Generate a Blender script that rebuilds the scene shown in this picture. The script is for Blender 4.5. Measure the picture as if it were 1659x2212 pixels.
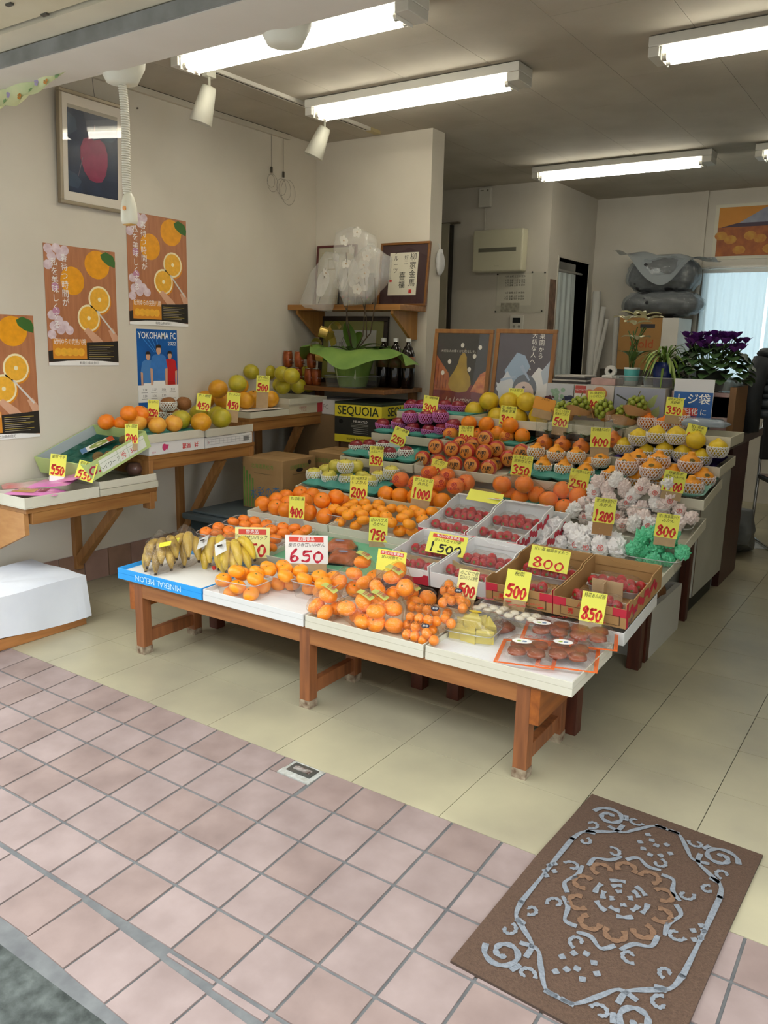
import bpy, bmesh, math, random
from mathutils import Vector, Matrix, noise
R = random.Random(7)
SC = bpy.context.scene
for o in list(bpy.data.objects):
    bpy.data.objects.remove(o)
COL = SC.collection
PI = math.pi

# ---------------------------------------------------------------- camera
CP = Vector((1.59900926, -2.08031808, 1.30059628))
CR = Vector((0.82691143, 0.56193782, 0.02105629))
CD = Vector((0.1352787, -0.16244337, -0.97740054))
CF = Vector((-0.54581788, 0.81107215, -0.2103445))
FPX = 1754.93
cam = bpy.data.cameras.new('camera')
cam.sensor_fit = 'VERTICAL'
cam.sensor_height = 36.0
cam.lens = FPX / 2212 * 36.0
cam.clip_start = 0.05
camo = bpy.data.objects.new('camera', cam)
COL.objects.link(camo)
camo.matrix_world = Matrix(((CR.x, -CD.x, -CF.x, CP.x), (CR.y, -CD.y, -CF.y, CP.y), (CR.z, -CD.z, -CF.z, CP.z), (0, 0, 0, 1)))
SC.camera = camo

# ---------------------------------------------------------------- world, exposure
wd = bpy.data.worlds.new('overcast_sky')
SC.world = wd
wd.use_nodes = True
bg = wd.node_tree.nodes['Background']
bg.inputs[0].default_value = (0.93, 0.97, 1.0, 1)
bg.inputs[1].default_value = 5.0
SC.view_settings.view_transform = 'Standard'
SC.view_settings.look = 'None'
SC.view_settings.gamma = 1
SC.view_settings.use_curve_mapping = False
SC.view_settings.exposure = 0.15
TUBE = 14.0
SC.cycles.transparent_max_bounces = 24
SC.cycles.max_bounces = 10
SC.cycles.diffuse_bounces = 4

# ---------------------------------------------------------------- pixel (of the photograph) -> place on a real plane
def ray(px, py):
    return CF + CR * ((px - 829.5) / FPX) + CD * ((py - 1106) / FPX)
def PZ(px, py, z):
    d = ray(px, py); return CP + d * ((z - CP.z) / d.z)
def PX(px, py, x):
    d = ray(px, py); return CP + d * ((x - CP.x) / d.x)
def PY(px, py, y):
    d = ray(px, py); return CP + d * ((y - CP.y) / d.y)
def depth(p):
    return (Vector(p) - CP).dot(CF)

# ---------------------------------------------------------------- materials
def lin(h):
    v = [int(h[i:i + 2], 16) / 255 for i in (0, 2, 4)]
    return tuple(x / 12.92 if x <= 0.04045 else ((x + 0.055) / 1.055) ** 2.4 for x in v) + (1,)
MATS = {}
def M(col, r=0.5, var=0.0, vs=8, col2=None, bump=0.0, bs=60, metal=0, spec=0.5, coat=0, st=None, sub=0, pos=False):
    key = (col, r, var, vs, col2, bump, bs, metal, spec, coat, st, sub, pos)
    if key in MATS: return MATS[key]
    m = bpy.data.materials.new('mat_' + col + '_%d' % len(MATS)); MATS[key] = m
    m.use_nodes = True
    nt = m.node_tree; N = nt.nodes; L = nt.links
    b = N['Principled BSDF']
    c = lin(col)
    b.inputs['Base Color'].default_value = c
    b.inputs['Roughness'].default_value = r
    b.inputs['Metallic'].default_value = metal
    b.inputs['Specular IOR Level'].default_value = spec
    if coat:
        b.inputs['Coat Weight'].default_value = coat; b.inputs['Coat Roughness'].default_value = 0.08
    if sub:
        b.inputs['Subsurface Weight'].default_value = sub; b.inputs['Subsurface Radius'].default_value = (.01, .006, .003)
        b.inputs['Subsurface Scale'].default_value = 0.5
    if var or col2 or bump:
        tc = N.new('ShaderNodeNewGeometry' if pos else 'ShaderNodeTexCoord'); mp = N.new('ShaderNodeMapping')
        L.new(tc.outputs['Position' if pos else 'Object'], mp.inputs[0])
        if st: mp.inputs['Scale'].default_value = st
    if var or col2:
        nz = N.new('ShaderNodeTexNoise'); nz.inputs['Scale'].default_value = vs; nz.inputs['Detail'].default_value = 5
        L.new(mp.outputs[0], nz.inputs['Vector'])
        rp = N.new('ShaderNodeValToRGB')
        rp.color_ramp.elements[0].position = 0.3; rp.color_ramp.elements[1].position = 0.7
        rp.color_ramp.elements[0].color = lin(col2) if col2 else tuple(x * (1 - var) for x in c[:3]) + (1,)
        rp.color_ramp.elements[1].color = c if col2 else tuple(min(1, x * (1 + var * .6)) for x in c[:3]) + (1,)
        L.new(nz.outputs[0], rp.inputs[0]); L.new(rp.outputs[0], b.inputs['Base Color'])
    if bump:
        n2 = N.new('ShaderNodeTexNoise'); n2.inputs['Scale'].default_value = bs; n2.inputs['Detail'].default_value = 4
        L.new(mp.outputs[0], n2.inputs['Vector'])
        bp = N.new('ShaderNodeBump'); bp.inputs['Strength'].default_value = bump; bp.inputs['Distance'].default_value = 0.004
        L.new(n2.outputs[0], bp.inputs['Height']); L.new(bp.outputs[0], b.inputs['Normal'])
    return m
def CLEAR(tint='F6F6F6', rough=0.06, bump=0.0, bs=60, haze=0.0, hcol='FFFFFF', gloss=.035):
    """thin clear film: see-through with a fresnel gloss and a little milky haze"""
    key = ('clear', tint, rough, bump, bs, haze, hcol, gloss)
    if key in MATS: return MATS[key]
    m = bpy.data.materials.new('film_%d' % len(MATS)); MATS[key] = m
    m.use_nodes = True
    nt = m.node_tree; N = nt.nodes; L = nt.links
    N.remove(N['Principled BSDF'])
    out = N['Material Output']
    tr = N.new('ShaderNodeBsdfTransparent'); tr.inputs[0].default_value = lin(tint)
    gl = N.new('ShaderNodeBsdfGlossy'); gl.inputs['Roughness'].default_value = rough
    fr = N.new('ShaderNodeLayerWeight'); fr.inputs[0].default_value = .5
    pw = N.new('ShaderNodeMath'); pw.operation = 'POWER'; pw.inputs[1].default_value = 4.5
    ma = N.new('ShaderNodeMath'); ma.operation = 'MULTIPLY_ADD'; ma.inputs[1].default_value = .5; ma.inputs[2].default_value = gloss
    mx = N.new('ShaderNodeMixShader')
    L.new(fr.outputs['Facing'], pw.inputs[0]); L.new(pw.outputs[0], ma.inputs[0])
    L.new(ma.outputs[0], mx.inputs[0]); L.new(gl.outputs[0], mx.inputs[2])
    if haze:
        df = N.new('ShaderNodeBsdfDiffuse'); df.inputs[0].default_value = lin(hcol)
        m2 = N.new('ShaderNodeMixShader'); m2.inputs[0].default_value = haze
        L.new(tr.outputs[0], m2.inputs[1]); L.new(df.outputs[0], m2.inputs[2]); L.new(m2.outputs[0], mx.inputs[1])
    else:
        L.new(tr.outputs[0], mx.inputs[1])
    L.new(mx.outputs[0], out.inputs[0])
    if bump:
        tc = N.new('ShaderNodeTexCoord'); nz = N.new('ShaderNodeTexNoise')
        nz.inputs['Scale'].default_value = bs; nz.inputs['Detail'].default_value = 3
        bp = N.new('ShaderNodeBump'); bp.inputs['Strength'].default_value = bump; bp.inputs['Distance'].default_value = 0.02
        L.new(tc.outputs['Object'], nz.inputs['Vector']); L.new(nz.outputs[0], bp.inputs['Height'])
        for s in (gl, fr): L.new(bp.outputs[0], s.inputs['Normal'])
    return m
def EMIT(col, s):
    m = bpy.data.materials.new('glow_%d' % len(MATS)); MATS[('e', col, s, len(MATS))] = m
    m.use_nodes = True
    b = m.node_tree.nodes['Principled BSDF']
    b.inputs['Base Color'].default_value = lin(col)
    b.inputs['Emission Color'].default_value = lin(col); b.inputs['Emission Strength'].default_value = s
    return m
def WOOD(col, col2, r=0.45, axis=0):
    st = [14, 14, 14]; st[axis] = 1.2
    return M(col, r, vs=3.0, col2=col2, bump=0.05, bs=12, st=tuple(st))

# ---------------------------------------------------------------- mesh building
class MB:
    def __init__(s): s.v = []; s.f = []; s.mi = []; s.cur = 0
    def _a(s, vs, fs, T=None):
        k = len(s.v)
        for p in vs:
            p = Vector(p); s.v.append(T @ p if T else p)
        for f in fs: s.f.append([i + k for i in f]); s.mi.append(s.cur)
        return s
    def box(s, x0, x1, y0, y1, z0, z1, T=None):
        return s._a([(x0, y0, z0), (x1, y0, z0), (x1, y1, z0), (x0, y1, z0), (x0, y0, z1), (x1, y0, z1), (x1, y1, z1), (x0, y1, z1)],
                    [(0, 3, 2, 1), (4, 5, 6, 7), (0, 1, 5, 4), (1, 2, 6, 5), (2, 3, 7, 6), (3, 0, 4, 7)], T)
    def prism(s, pts, h0, h1, T=None):
        """polygon in xy, extruded in z"""
        n = len(pts)
        a = sum(pts[i][0] * pts[(i + 1) % n][1] - pts[(i + 1) % n][0] * pts[i][1] for i in range(n))
        if a < 0: pts = pts[::-1]
        return s._a([(x, y, h0) for x, y in pts] + [(x, y, h1) for x, y in pts],
                    [tuple(range(n))[::-1], tuple(range(n, 2 * n))] + [(i, (i + 1) % n, (i + 1) % n + n, i + n) for i in range(n)], T)
    def lathe(s, prof, n=20, T=None, cap=True, wob=None):
        vs = []; fs = []
        for j, (r, z) in enumerate(prof):
            for i in range(n):
                a = 2 * PI * i / n; k = r * (wob(a, j) if wob else 1)
                vs.append((k * math.cos(a), k * math.sin(a), z))
        for j in range(len(prof) - 1):
            for i in range(n):
                q = (i + 1) % n
                fs.append((j * n + i, j * n + q, (j + 1) * n + q, (j + 1) * n + i))
        if cap:
            fs.append(tuple(range(n))[::-1]); k = (len(prof) - 1) * n; fs.append(tuple(range(k, k + n)))
        return s._a(vs, fs, T)
    def tube(s, pts, r, n=8, T=None, cap=True):
        pts = [Vector(p) for p in pts]; vs = []; fs = []
        rr = r if isinstance(r, (list, tuple)) else [r] * len(pts)
        up = None
        for i, p in enumerate(pts):
            t = (pts[min(i + 1, len(pts) - 1)] - pts[max(i - 1, 0)]).normalized()
            if up is None: up = Vector((0, 0, 1)) if abs(t.z) < 0.9 else Vector((1, 0, 0))
            a = t.cross(up)
            if a.length < 1e-5: a = t.cross(Vector((0, 1, 0.3)))
            a.normalize(); b = a.cross(t).normalized(); up = b
            for k in range(n):
                w = 2 * PI * k / n
                vs.append(p + a * (rr[i] * math.cos(w)) + b * (rr[i] * math.sin(w)))
        for i in range(len(pts) - 1):
            for k in range(n):
                q = (k + 1) % n
                fs.append((i * n + k, i * n + q, (i + 1) * n + q, (i + 1) * n + k))
        if cap:
            fs.append(tuple(range(n))[::-1]); k = (len(pts) - 1) * n; fs.append(tuple(range(k, k + n)))
        return s._a(vs, fs, T)
    def grid(s, fn, nu, nv, T=None, closed=False):
        vs = [fn(i / nu, j / nv) for j in range(nv + 1) for i in range(nu + (0 if closed else 1))]
        w = nu if closed else nu + 1; fs = []
        for j in range(nv):
            for i in range(nu):
                q = (i + 1) % w
                fs.append((j * w + i, j * w + q, (j + 1) * w + q, (j + 1) * w + i))
        return s._a(vs, fs, T)
    def poly(s, pts, T=None): return s._a(pts, [tuple(range(len(pts)))], T)
    def mesh(s, name, smooth=False):
        me = bpy.data.meshes.new(name)
        me.from_pydata([tuple(v) for v in s.v], [], s.f); me.update()
        if smooth: me.shade_smooth()
        if any(s.mi): me.polygons.foreach_set('material_index', s.mi)
        return me
    def build(s, name, mat, parent=None, smooth=False, loc=None, rot=None):
        return OB(name, s.mesh(name, smooth), mat, parent, loc, rot)
def OB(name, me, mat=None, parent=None, loc=None, rot=None, scale=None):
    if mat is not None:
        for m in (mat if isinstance(mat, (list, tuple)) else [mat]):
            if len(me.materials) < (len(mat) if isinstance(mat, (list, tuple)) else 1): me.materials.append(m)
    o = bpy.data.objects.new(name, me); COL.objects.link(o)
    if parent is not None: o.parent = parent
    if loc is not None: o.location = loc
    if rot is not None: o.rotation_euler = rot
    if scale is not None: o.scale = scale if hasattr(scale, '__len__') else (scale,) * 3
    return o
def tag(o, label, cat, group=None):
    o['label'] = label; o['category'] = cat
    if group: o['group'] = group
    return o
def struct(o, label=None):
    o['kind'] = 'structure'
    if label: o['label'] = label
    return o
def thing(name, label, cat, loc=(0, 0, 0), rot=(0, 0, 0), group=None):
    o = bpy.data.objects.new(name, None); COL.objects.link(o)
    o.empty_display_size = 0.02
    o.location = loc; o.rotation_euler = rot
    return tag(o, label, cat, group)
def cp(o, parent=None):
    c = o.copy(); COL.objects.link(c)
    if parent is not None: c.parent = parent
    for k in list(o.children): cp(k, c)
    return c
def bev(o, w, seg=2):
    m = o.modifiers.new('bevel', 'BEVEL'); m.width = w; m.segments = seg; m.limit_method = 'ANGLE'
    return o
def RX(a): return Matrix.Rotation(a, 4, 'X')
def RY(a): return Matrix.Rotation(a, 4, 'Y')
def RZ(a): return Matrix.Rotation(a, 4, 'Z')
def TR(*p): return Matrix.Translation(Vector(p))
ORD = ['zeroth', 'first', 'second', 'third', 'fourth', 'fifth', 'sixth', 'seventh', 'eighth', 'ninth', 'tenth', 'eleventh', 'twelfth', 'thirteenth', 'fourteenth', 'fifteenth', 'sixteenth', 'seventeenth', 'eighteenth', 'nineteenth', 'twentieth']
def place(i, n):
    """where in a row of n, counted from the left of the photograph"""
    if n == 1: return ''
    if i == 0: return ', leftmost'
    if i == n - 1: return ', rightmost'
    if i < n / 2 or n < 5: return ', %s from left' % (ORD[i + 1] if i < 20 else 'far')
    return ', %s from right' % ORD[n - i]

# ---------------------------------------------------------------- flat print: everything lies in a local x (right), y (up) sheet, z towards the viewer
def ell(cx, cy, rx, ry, n=28, rot=0):
    c, s_ = math.cos(rot), math.sin(rot)
    return [(cx + rx * math.cos(2 * PI * i / n) * c - ry * math.sin(2 * PI * i / n) * s_, cy + rx * math.cos(2 * PI * i / n) * s_ + ry * math.sin(2 * PI * i / n) * c) for i in range(n)]
def rc(x0, x1, y0, y1): return [(x0, y0), (x1, y0), (x1, y1), (x0, y1)]
def flat(name, pts, z, mat, parent):
    mb = MB()
    for i, p in enumerate(pts if isinstance(pts[0], list) else [pts]): mb.poly([(x, y, z + i * 2e-5) for x, y in p])
    o = mb.build(name, mat, parent)
    # all faces look to +z
    for f in o.data.polygons:
        if f.normal.z < 0: f.flip()
    return o
FONT = {}
def text_mesh(s, size, shear=0.0, bold=0.0, space=1.0, line=1.0, align='CENTER'):
    key = (s, size, shear, bold, space, line, align)
    if key in FONT: return FONT[key]
    c = bpy.data.curves.new('txt', 'FONT'); c.body = s; c.size = size; c.shear = shear; c.offset = bold * size
    c.space_character = space; c.space_line = line; c.align_x = align; c.align_y = 'CENTER'; c.resolution_u = 2
    o = bpy.data.objects.new('txt', c); COL.objects.link(o)
    dg = bpy.context.evaluated_depsgraph_get()
    me = bpy.data.meshes.new_from_object(o.evaluated_get(dg))
    bpy.data.objects.remove(o); bpy.data.curves.remove(c)
    FONT[key] = me
    return me
def text(s, size, mat, parent, x, y, z, rot=0, name='lettering', fit=None, **k):
    me = text_mesh(s, size, **k)
    me = me if not me.materials or me.materials[0] == mat else me.copy()
    if me.materials and me.materials[0] != mat: me.materials.clear()
    o = OB(name, me, mat, parent, (x, y, z), (0, 0, rot))
    if fit:
        w = max((v.co.x for v in me.vertices), default=1) - min((v.co.x for v in me.vertices), default=0)
        if w > fit: o.scale = (fit / w, 1, 1)
    o['kind'] = 'stuff'
    return o
DIG = {
 '0': [[(.45, 1.25), (.2, 1.05), (.12, .55), (.3, .08), (.6, .12), (.78, .6), (.7, 1.1), (.45, 1.25)]],
 '1': [[(.4, 1.3), (.42, .7), (.38, .05)]],
 '2': [[(.12, 1.0), (.35, 1.28), (.7, 1.15), (.68, .8), (.1, .1), (.35, .18), (.85, .1)]],
 '3': [[(.15, 1.15), (.5, 1.3), (.75, 1.05), (.35, .72), (.75, .5), (.6, .1), (.12, .15)]],
 '4': [[(.45, 1.3), (.1, .5), (.85, .55)], [(.7, 1.0), (.55, .02)]],
 '5': [[(.3, 1.25), (.22, .75), (.6, .8), (.75, .45), (.5, .08), (.15, .15)], [(.3, 1.22), (.85, 1.28)]],
 '6': [[(.6, 1.3), (.2, .7), (.2, .2), (.5, .05), (.75, .35), (.5, .62), (.22, .4)]],
 '7': [[(.15, .95), (.18, 1.22), (.8, 1.2), (.45, .05)]],
 '8': [[(.7, 1.1), (.4, 1.28), (.18, 1.0), (.55, .7), (.8, .35), (.5, .05), (.15, .3), (.5, .7), (.75, 1.05)]],
 '9': [[(.7, .9), (.4, .68), (.18, .95), (.45, 1.28), (.72, 1.0), (.55, .05)]],
}
def digits_mesh(s, w, h, thick):
    """hand-brushed figures, as flat ribbons with round ends, w wide in all and h tall"""
    key = ('dig', s, w, h, thick)
    if key in FONT: return FONT[key]
    mb = MB(); n = len(s); cw = w / n
    for k, ch in enumerate(s):
        sx = cw * (0.98 if ch != '1' else 0.7); sy = h / 1.3 * (1 if k == 0 else 0.82 + 0.06 * (k % 2))
        for st in DIG[ch]:
            P = []
            for i in range(len(st) - 1):
                p0 = st[max(i - 1, 0)]; p1 = st[i]; p2 = st[i + 1]; p3 = st[min(i + 2, len(st) - 1)]
                for q in range(4):
                    t = q / 4
                    P.append(tuple(0.5 * (2 * p1[a] + (p2[a] - p0[a]) * t + (2 * p0[a] - 5 * p1[a] + 4 * p2[a] - p3[a]) * t * t + (3 * p1[a] - p0[a] - 3 * p2[a] + p3[a]) * t ** 3) for a in (0, 1)))
            P.append(st[-1])
            P = [Vector((-w / 2 + k * cw + x * sx + y * .04 * h, y * sy, 0)) for x, y in P]
            vs = []
            for i, p in enumerate(P):
                t = (P[min(i + 1, len(P) - 1)] - P[max(i - 1, 0)])
                if t.length < 1e-6: t = Vector((1, 0, 0))
                t.normalize(); nn = Vector((-t.y, t.x, 0))
                ww = thick * (0.42 + 0.16 * math.sin(i * 0.9 + k))
                vs += [p + nn * ww, p - nn * ww]
            zz = 0.00002 * k
            mb._a([(v.x, v.y, zz) for v in vs], [(2 * i, 2 * i + 1, 2 * i + 3, 2 * i + 2) for i in range(len(P) - 1)])
            for p in (P[0], P[-1]):
                mb.poly([(p.x + thick * .5 * math.cos(a * PI / 4), p.y + thick * .5 * math.sin(a * PI / 4), zz) for a in range(8)])
    me = mb.mesh('digits')
    for f in me.polygons:
        if f.normal.z < 0: f.flip()
    FONT[key] = me
    return me
RED = M('D32A26', 0.6, var=.15, vs=60); INK = M('26241F', 0.6)
YEL = M('EEEC62', 0.75, var=.03, vs=5); PALE = M('F4EFA0', 0.75); WHT = M('F1F0EA', 0.75, var=.03); KRAFT = M('B79B74', 0.8, var=.08, vs=30)
# ================================================================ the place itself
XL, XR, YB, ZC = -2.012, 2.4, 5.26, 2.53
WALL = M('DAD3C3', 0.85, vs=1.3, col2='CCC4B3', bump=.03, bs=120, pos=True)
WALL2 = M('CFCABF', 0.85, vs=1.1, col2='BDB6A8', bump=.03, bs=120, pos=True)
CEIL = M('BDB6A6', 0.9, vs=3, col2='ADA594', bump=.12, bs=55, pos=True)
def sbox(name, x0, x1, y0, y1, z0, z1, mat, parent=None):
    o = MB().box(x0, x1, y0, y1, z0, z1).build(name, mat, parent)
    return o if parent else struct(o)
# floor: square vinyl tiles laid on a 303 mm grid
fl = sbox('floor', XL - .1, XR, -.3, YB + 1.6, -.12, -.003, M('3F3B2E', 0.9))
TILEM = M('B6AF90', 0.34, vs=2.2, col2='97907A', bump=.04, bs=25, pos=True)
TILES = {}
def floor_tile(x0, x1, y0, y1):
    w, d = round(x1 - x0, 3), round(y1 - y0, 3)
    if (w, d) not in TILES:
        TILES[(w, d)] = MB().box(-w / 2 + .0011, w / 2 - .0011, -d / 2 + .0011, d / 2 - .0011, -.003, 0).mesh('tile')
    o = OB('tile', TILES[(w, d)], TILEM, fl, ((x0 + x1) / 2, (y0 + y1) / 2, (R.random() - .5) * .0004))
for i in range(-7, 8):
    for j in range(-1, 18):
        x0, x1, y0, y1 = max(i * .303, XL), min((i + 1) * .303, XR), max(j * .303, -.3), min((j + 1) * .303, YB)
        if x1 - x0 > .01 and y1 - y0 > .01: floor_tile(x0, x1, y0, y1)
# the entrance paving of pink tiles, falling gently to the street
def pz(y): return min(0, .0596 * (y + .298))
slope = math.atan(.0596)
pv = struct(MB().prism([(-.3, -.002), (-.3, -.14), (-1.24, -.2), (-1.24, pz(-1.24) - .003)], XL - .6, 3.0, Matrix(((0, 0, 1, 0), (1, 0, 0, 0), (0, 1, 0, 0), (0, 0, 0, 1)))).build('floor_entrance', M('6E706F', 0.95, vs=20, col2='5A5B5C', bump=.1, pos=True)))
PINKS = [M(c, 0.62, vs=9, col2=d, bump=.12, bs=38, pos=True) for c, d in (('988782', '84736E'), ('938079', '7E6C66'), ('9B8A85', '887772'))]
def pink(x0, x1, y0, y1, rz=0, ya=0):
    w, d = round(x1 - x0, 3), round(y1 - y0, 3); k = ('p', w, d)
    if k not in TILES:
        m = MB().box(-w / 2, w / 2, -d / 2, d / 2, -.006, .001).mesh('paving_tile'); TILES[k] = [m, m.copy(), m.copy()]
    n = R.randrange(3); yc = (y0 + y1) / 2 + ya
    o = OB('paving_tile', TILES[k][n], PINKS[n], pv, ((x0 + x1) / 2, yc, pz(yc)), (slope, 0, rz))
    return o
for i in range(-14, 16):
    for j in range(5):
        x0 = .0493 + i * .1505; y1 = -.298 - j * .148
        if j == 0 and i == 0:           # cut round the shutter socket
            pink(x0 + .003, x0 + .1505 - .003, y1 - .148 + .003, y1 - .085); pink(x0 + .003, x0 + .035, y1 - .082, y1 - .002); continue
        if j == 0 and i == 1: pink(x0 + .012, x0 + .1505 - .003, y1 - .148 + .003, y1 - .003); continue
        pink(x0 + .004, x0 + .1505 - .004, y1 - .148 + .004, y1 - .004)
for i in range(-14, 16):                # last row, laid along the kerb
    x0 = .0493 + i * .1505; off = -.056 * max(0, x0 + .1) - .004
    pink(x0 + .0032, x0 + .1505 - .0032, -1.186, -1.044, -.05 if x0 > -.1 else 0, off)
    if x0 > .25: pink(x0 + .0035, x0 + .1505 - .0035, -1.04 - .056 * (x0 + .1) + .012, -1.045, 0, 0)
sk = thing('shutter_socket', 'small rusty metal shutter socket set in the paving edge', 'floor socket', (.143, -.338, -.002))
MB().box(-.062, .062, -.042, .04, -.006, .0).build('mortar', M('8F8D80', .95, vs=40, col2='B9BBB6', bump=.3), sk)
MB().box(-.045, .045, -.018, .03, 0, .003).build('plate', M('565A58', .5, metal=.7, vs=30, col2='6E6A62'), sk)
MB().box(-.03, .032, -.004, .014, .003, .006).build('rusty_slot', M('4A3226', .9, vs=60, col2='A7A29A', bump=.4), sk)
kb = MB().box(XL - .6, 3.0, -1.62, -1.22, -.25, pz(-1.22) - .004).build('kerb_stone', M('585E5A', .9, vs=28, col2='272D29', bump=.6, bs=70, pos=True), None)
struct(kb); kb.rotation_euler.z = -.05; kb.location = (0, .02, 0)
struct(MB().box(-14, 14, -16, -1.5, -.4, -.2).build('floor_street', M('6B6D6E', .95, vs=12, var=.15, bump=.3, pos=True)))
# unseen plain facades, added across the street and alongside to close off low sky
struct(MB().box(-14, 14, -9.2, -8.6, -.25, 6.5).build('wall_added_opposite', M('8C8880', .9, vs=.6, var=.12, pos=True)))
for x0, x1, nm in ((-12, XL - .6, 'wall_added_left'), (3.0, 12, 'wall_added_right')): sbox(nm, x0, x1, -.3, .2, -.1, 6, M('9A958A', .9, vs=.6, var=.1, pos=True))
# walls
wl = sbox('wall_left', XL - .12, XL, -.3, 2.6, 0, ZC, WALL)
wn = sbox('wall_niche', XL, -1.121, 2.397, 2.54, 0, ZC, WALL)
sbox('wall_recess_side', -2.26, -2.14, 2.6, 4.37, 0, ZC, WALL2)
sbox('wall_recess_back', -2.26, -1.13, 4.25, 4.37, 0, ZC, WALL2)
ws = MB().box(-1.25, -1.13, 4.37, 4.456, 0, ZC).box(-1.25, -1.13, 5.143, YB, 0, ZC).box(-1.25, -1.13, 4.456, 5.143, 1.97, ZC).build('wall_side', WALL2); struct(ws)
wb = MB().box(-1.25, -.17, YB, YB + .12, 0, ZC).box(1.25, XR, YB, YB + .12, 0, ZC).box(-.17, 1.25, YB, YB + .12, 1.93, ZC).box(-.17, 1.25, YB, YB + .12, 0, .98).build('wall_back', WALL2); struct(wb)
struct(MB().box(-.215, -.185, YB - .025, YB, 0, ZC).build('trim_1', WALL2))
sbox('wall_right', XR, XR + .12, -.3, YB + .1, 0, ZC, M('8F897C', .9, vs=1.3, var=.1, pos=True))  # unseen wall, kept mid-grey so that less light bounces back inside
# ceiling boards 455 x 910
cl = sbox('ceiling', XL - .3, XR + .1, -.25, YB + .2, ZC + .006, ZC + .1, M('4A463C', .9))
CB = MB().box(.0008, .4492, .0008, .8692, 0, .006).mesh('ceiling_board')
for i in range(-6, 6):
    for j in range(-2, 7):
        x0 = .15 + i * .45; y0 = 1.15 + j * .87 + (.435 if i % 2 else 0)
        if x0 < XR and y0 > -.9: OB('ceiling_board', CB, CEIL, cl, (x0, y0, ZC))
# shop-front beam and the boarded canopy outside
struct(MB().box(XL - .6, XR + .6, -.25, -.03, 2.2, ZC + .1).build('wall_beam', M('D8D1C4', .8, vs=2, col2='CBC3B4', pos=True)))
struct(MB().box(XL - .6, XR + .6, -.262, -.25, 2.203, 2.246).build('trim_2', M('8E8F8B', .8, vs=9, col2='74756F', bump=.1, pos=True)))
struct(MB().box(XL - .6, XR + .6, -.36, -.25, 2.25, 2.27).build('trim_3', M('C8BFA6', .7, vs=5, var=.06, pos=True)))
cn = sbox('ceiling_canopy', XL - .6, XR + .6, -1.25, -.25, 2.272, 2.36, M('1E1B17', .9))
CANB = MB().box(.002, .908, -.88, -.003, 0, .012).mesh('canopy_board')
for i in range(-3, 4): OB('canopy_board', CANB, M('CFC5A8', .65, vs=4, col2='BFB494', pos=True), cn, (-.62 + i * .91, -.368, 2.26))
for q in ((21, 9), (97, 31), (147, 46)):
    p = PZ(q[0], q[1], 2.258)
    MB().box(-.014, .014, -.006, .006, -.004, .003).build('board_clip', M('5B5850', .5, metal=.6), cn, loc=p)
# tiled skirting along the left wall
bb = struct(MB().box(XL, XL + .004, -.3, 2.397, 0, .158).build('baseboard_left', M('C9C2B6', .9)))
SK = [MB().box(0, .010, .003, .147, .004, .156).mesh('skirting_tile') for _ in range(2)]
for k in range(-6, 13):
    if .457 + k * .15 + .15 < 2.4: OB('skirting_tile', SK[k % 2], M(('9A7A6C', '93735F')[k % 2], .5, vs=14, var=.12, bump=.1, pos=True), bb, (XL + .002, .457 + k * .15 + .0, 0))
# rear window with wired glass and lace curtains; doorway curtain
wi = struct(thing('window_1', 'aluminium framed rear window behind lace curtains', 'window')); del wi['category']
WF = M('C9C8C0', .4, metal=.2)
MB().box(-.17, 1.25, YB - .02, YB + .07, 1.9, 1.93).box(-.17, 1.25, YB - .02, YB + .07, .98, 1.01).box(-.17, -.14, YB - .02, YB + .07, 1.01, 1.9).box(1.22, 1.25, YB - .02, YB + .07, 1.01, 1.9).box(.53, .56, YB, YB + .06, 1.01, 1.9).build('window_frame', WF, wi)
for x0, x1 in ((-.14, .53), (.56, 1.22)): MB().box(x0, x1, YB + .03, YB + .035, 1.01, 1.9).build('pane', CLEAR('E6F0F2', .3, haze=.25), wi)
wires = MB()
for k in range(-14, 24):
    x = -.14 + k * .06
    a, b = (x, 1.01), (x + .89, 1.9)
    lo, hi = max(a[0], -.14), min(b[0], 1.22)
    if hi > lo: wires.tube([(lo, YB + .028, 1.01 + lo - x), (hi, YB + .028, 1.01 + hi - x)], .0008, 3)
w_ = wires.build('glass_wire', M('8A8E90', .4, metal=.8), wi); w_['kind'] = 'stuff'
def lace(col, a=.42):
    m = bpy.data.materials.new('lace_%s' % col); m.use_nodes = True
    N = m.node_tree.nodes; L = m.node_tree.links; N.remove(N['Principled BSDF'])
    d = N.new('ShaderNodeBsdfDiffuse'); d.inputs[0].default_value = lin(col)
    t = N.new('ShaderNodeBsdfTranslucent'); t.inputs[0].default_value = lin(col)
    tr = N.new('ShaderNodeBsdfTransparent')
    m1 = N.new('ShaderNodeMixShader'); m1.inputs[0].default_value = .6; m2 = N.new('ShaderNodeMixShader'); m2.inputs[0].default_value = a
    L.new(d.outputs[0], m1.inputs[1]); L.new(t.outputs[0], m1.inputs[2]); L.new(m1.outputs[0], m2.inputs[1]); L.new(tr.outputs[0], m2.inputs[2]); L.new(m2.outputs[0], N['Material Output'].inputs[0])
    return m
LACE = lace('C4CED3', .1)
def curtain(name, x0, x1, y, z0, z1, parent, mat, f=70, amp=.012, axis='x', ph=0):
    def fn(u, v):
        x = x0 + (x1 - x0) * u; a = amp * (.35 + .65 * (1 - v)); w = y + a * math.sin(f * x + ph + 2 * math.sin(3 * v + x * 5)) + .4 * a * math.sin(f * 2.3 * x)
        z = z0 + (z1 - z0) * v
        return (x, w, z) if axis == 'x' else (w, x, z)
    return MB().grid(fn, 90, 8).build(name, mat, parent, True)
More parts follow.
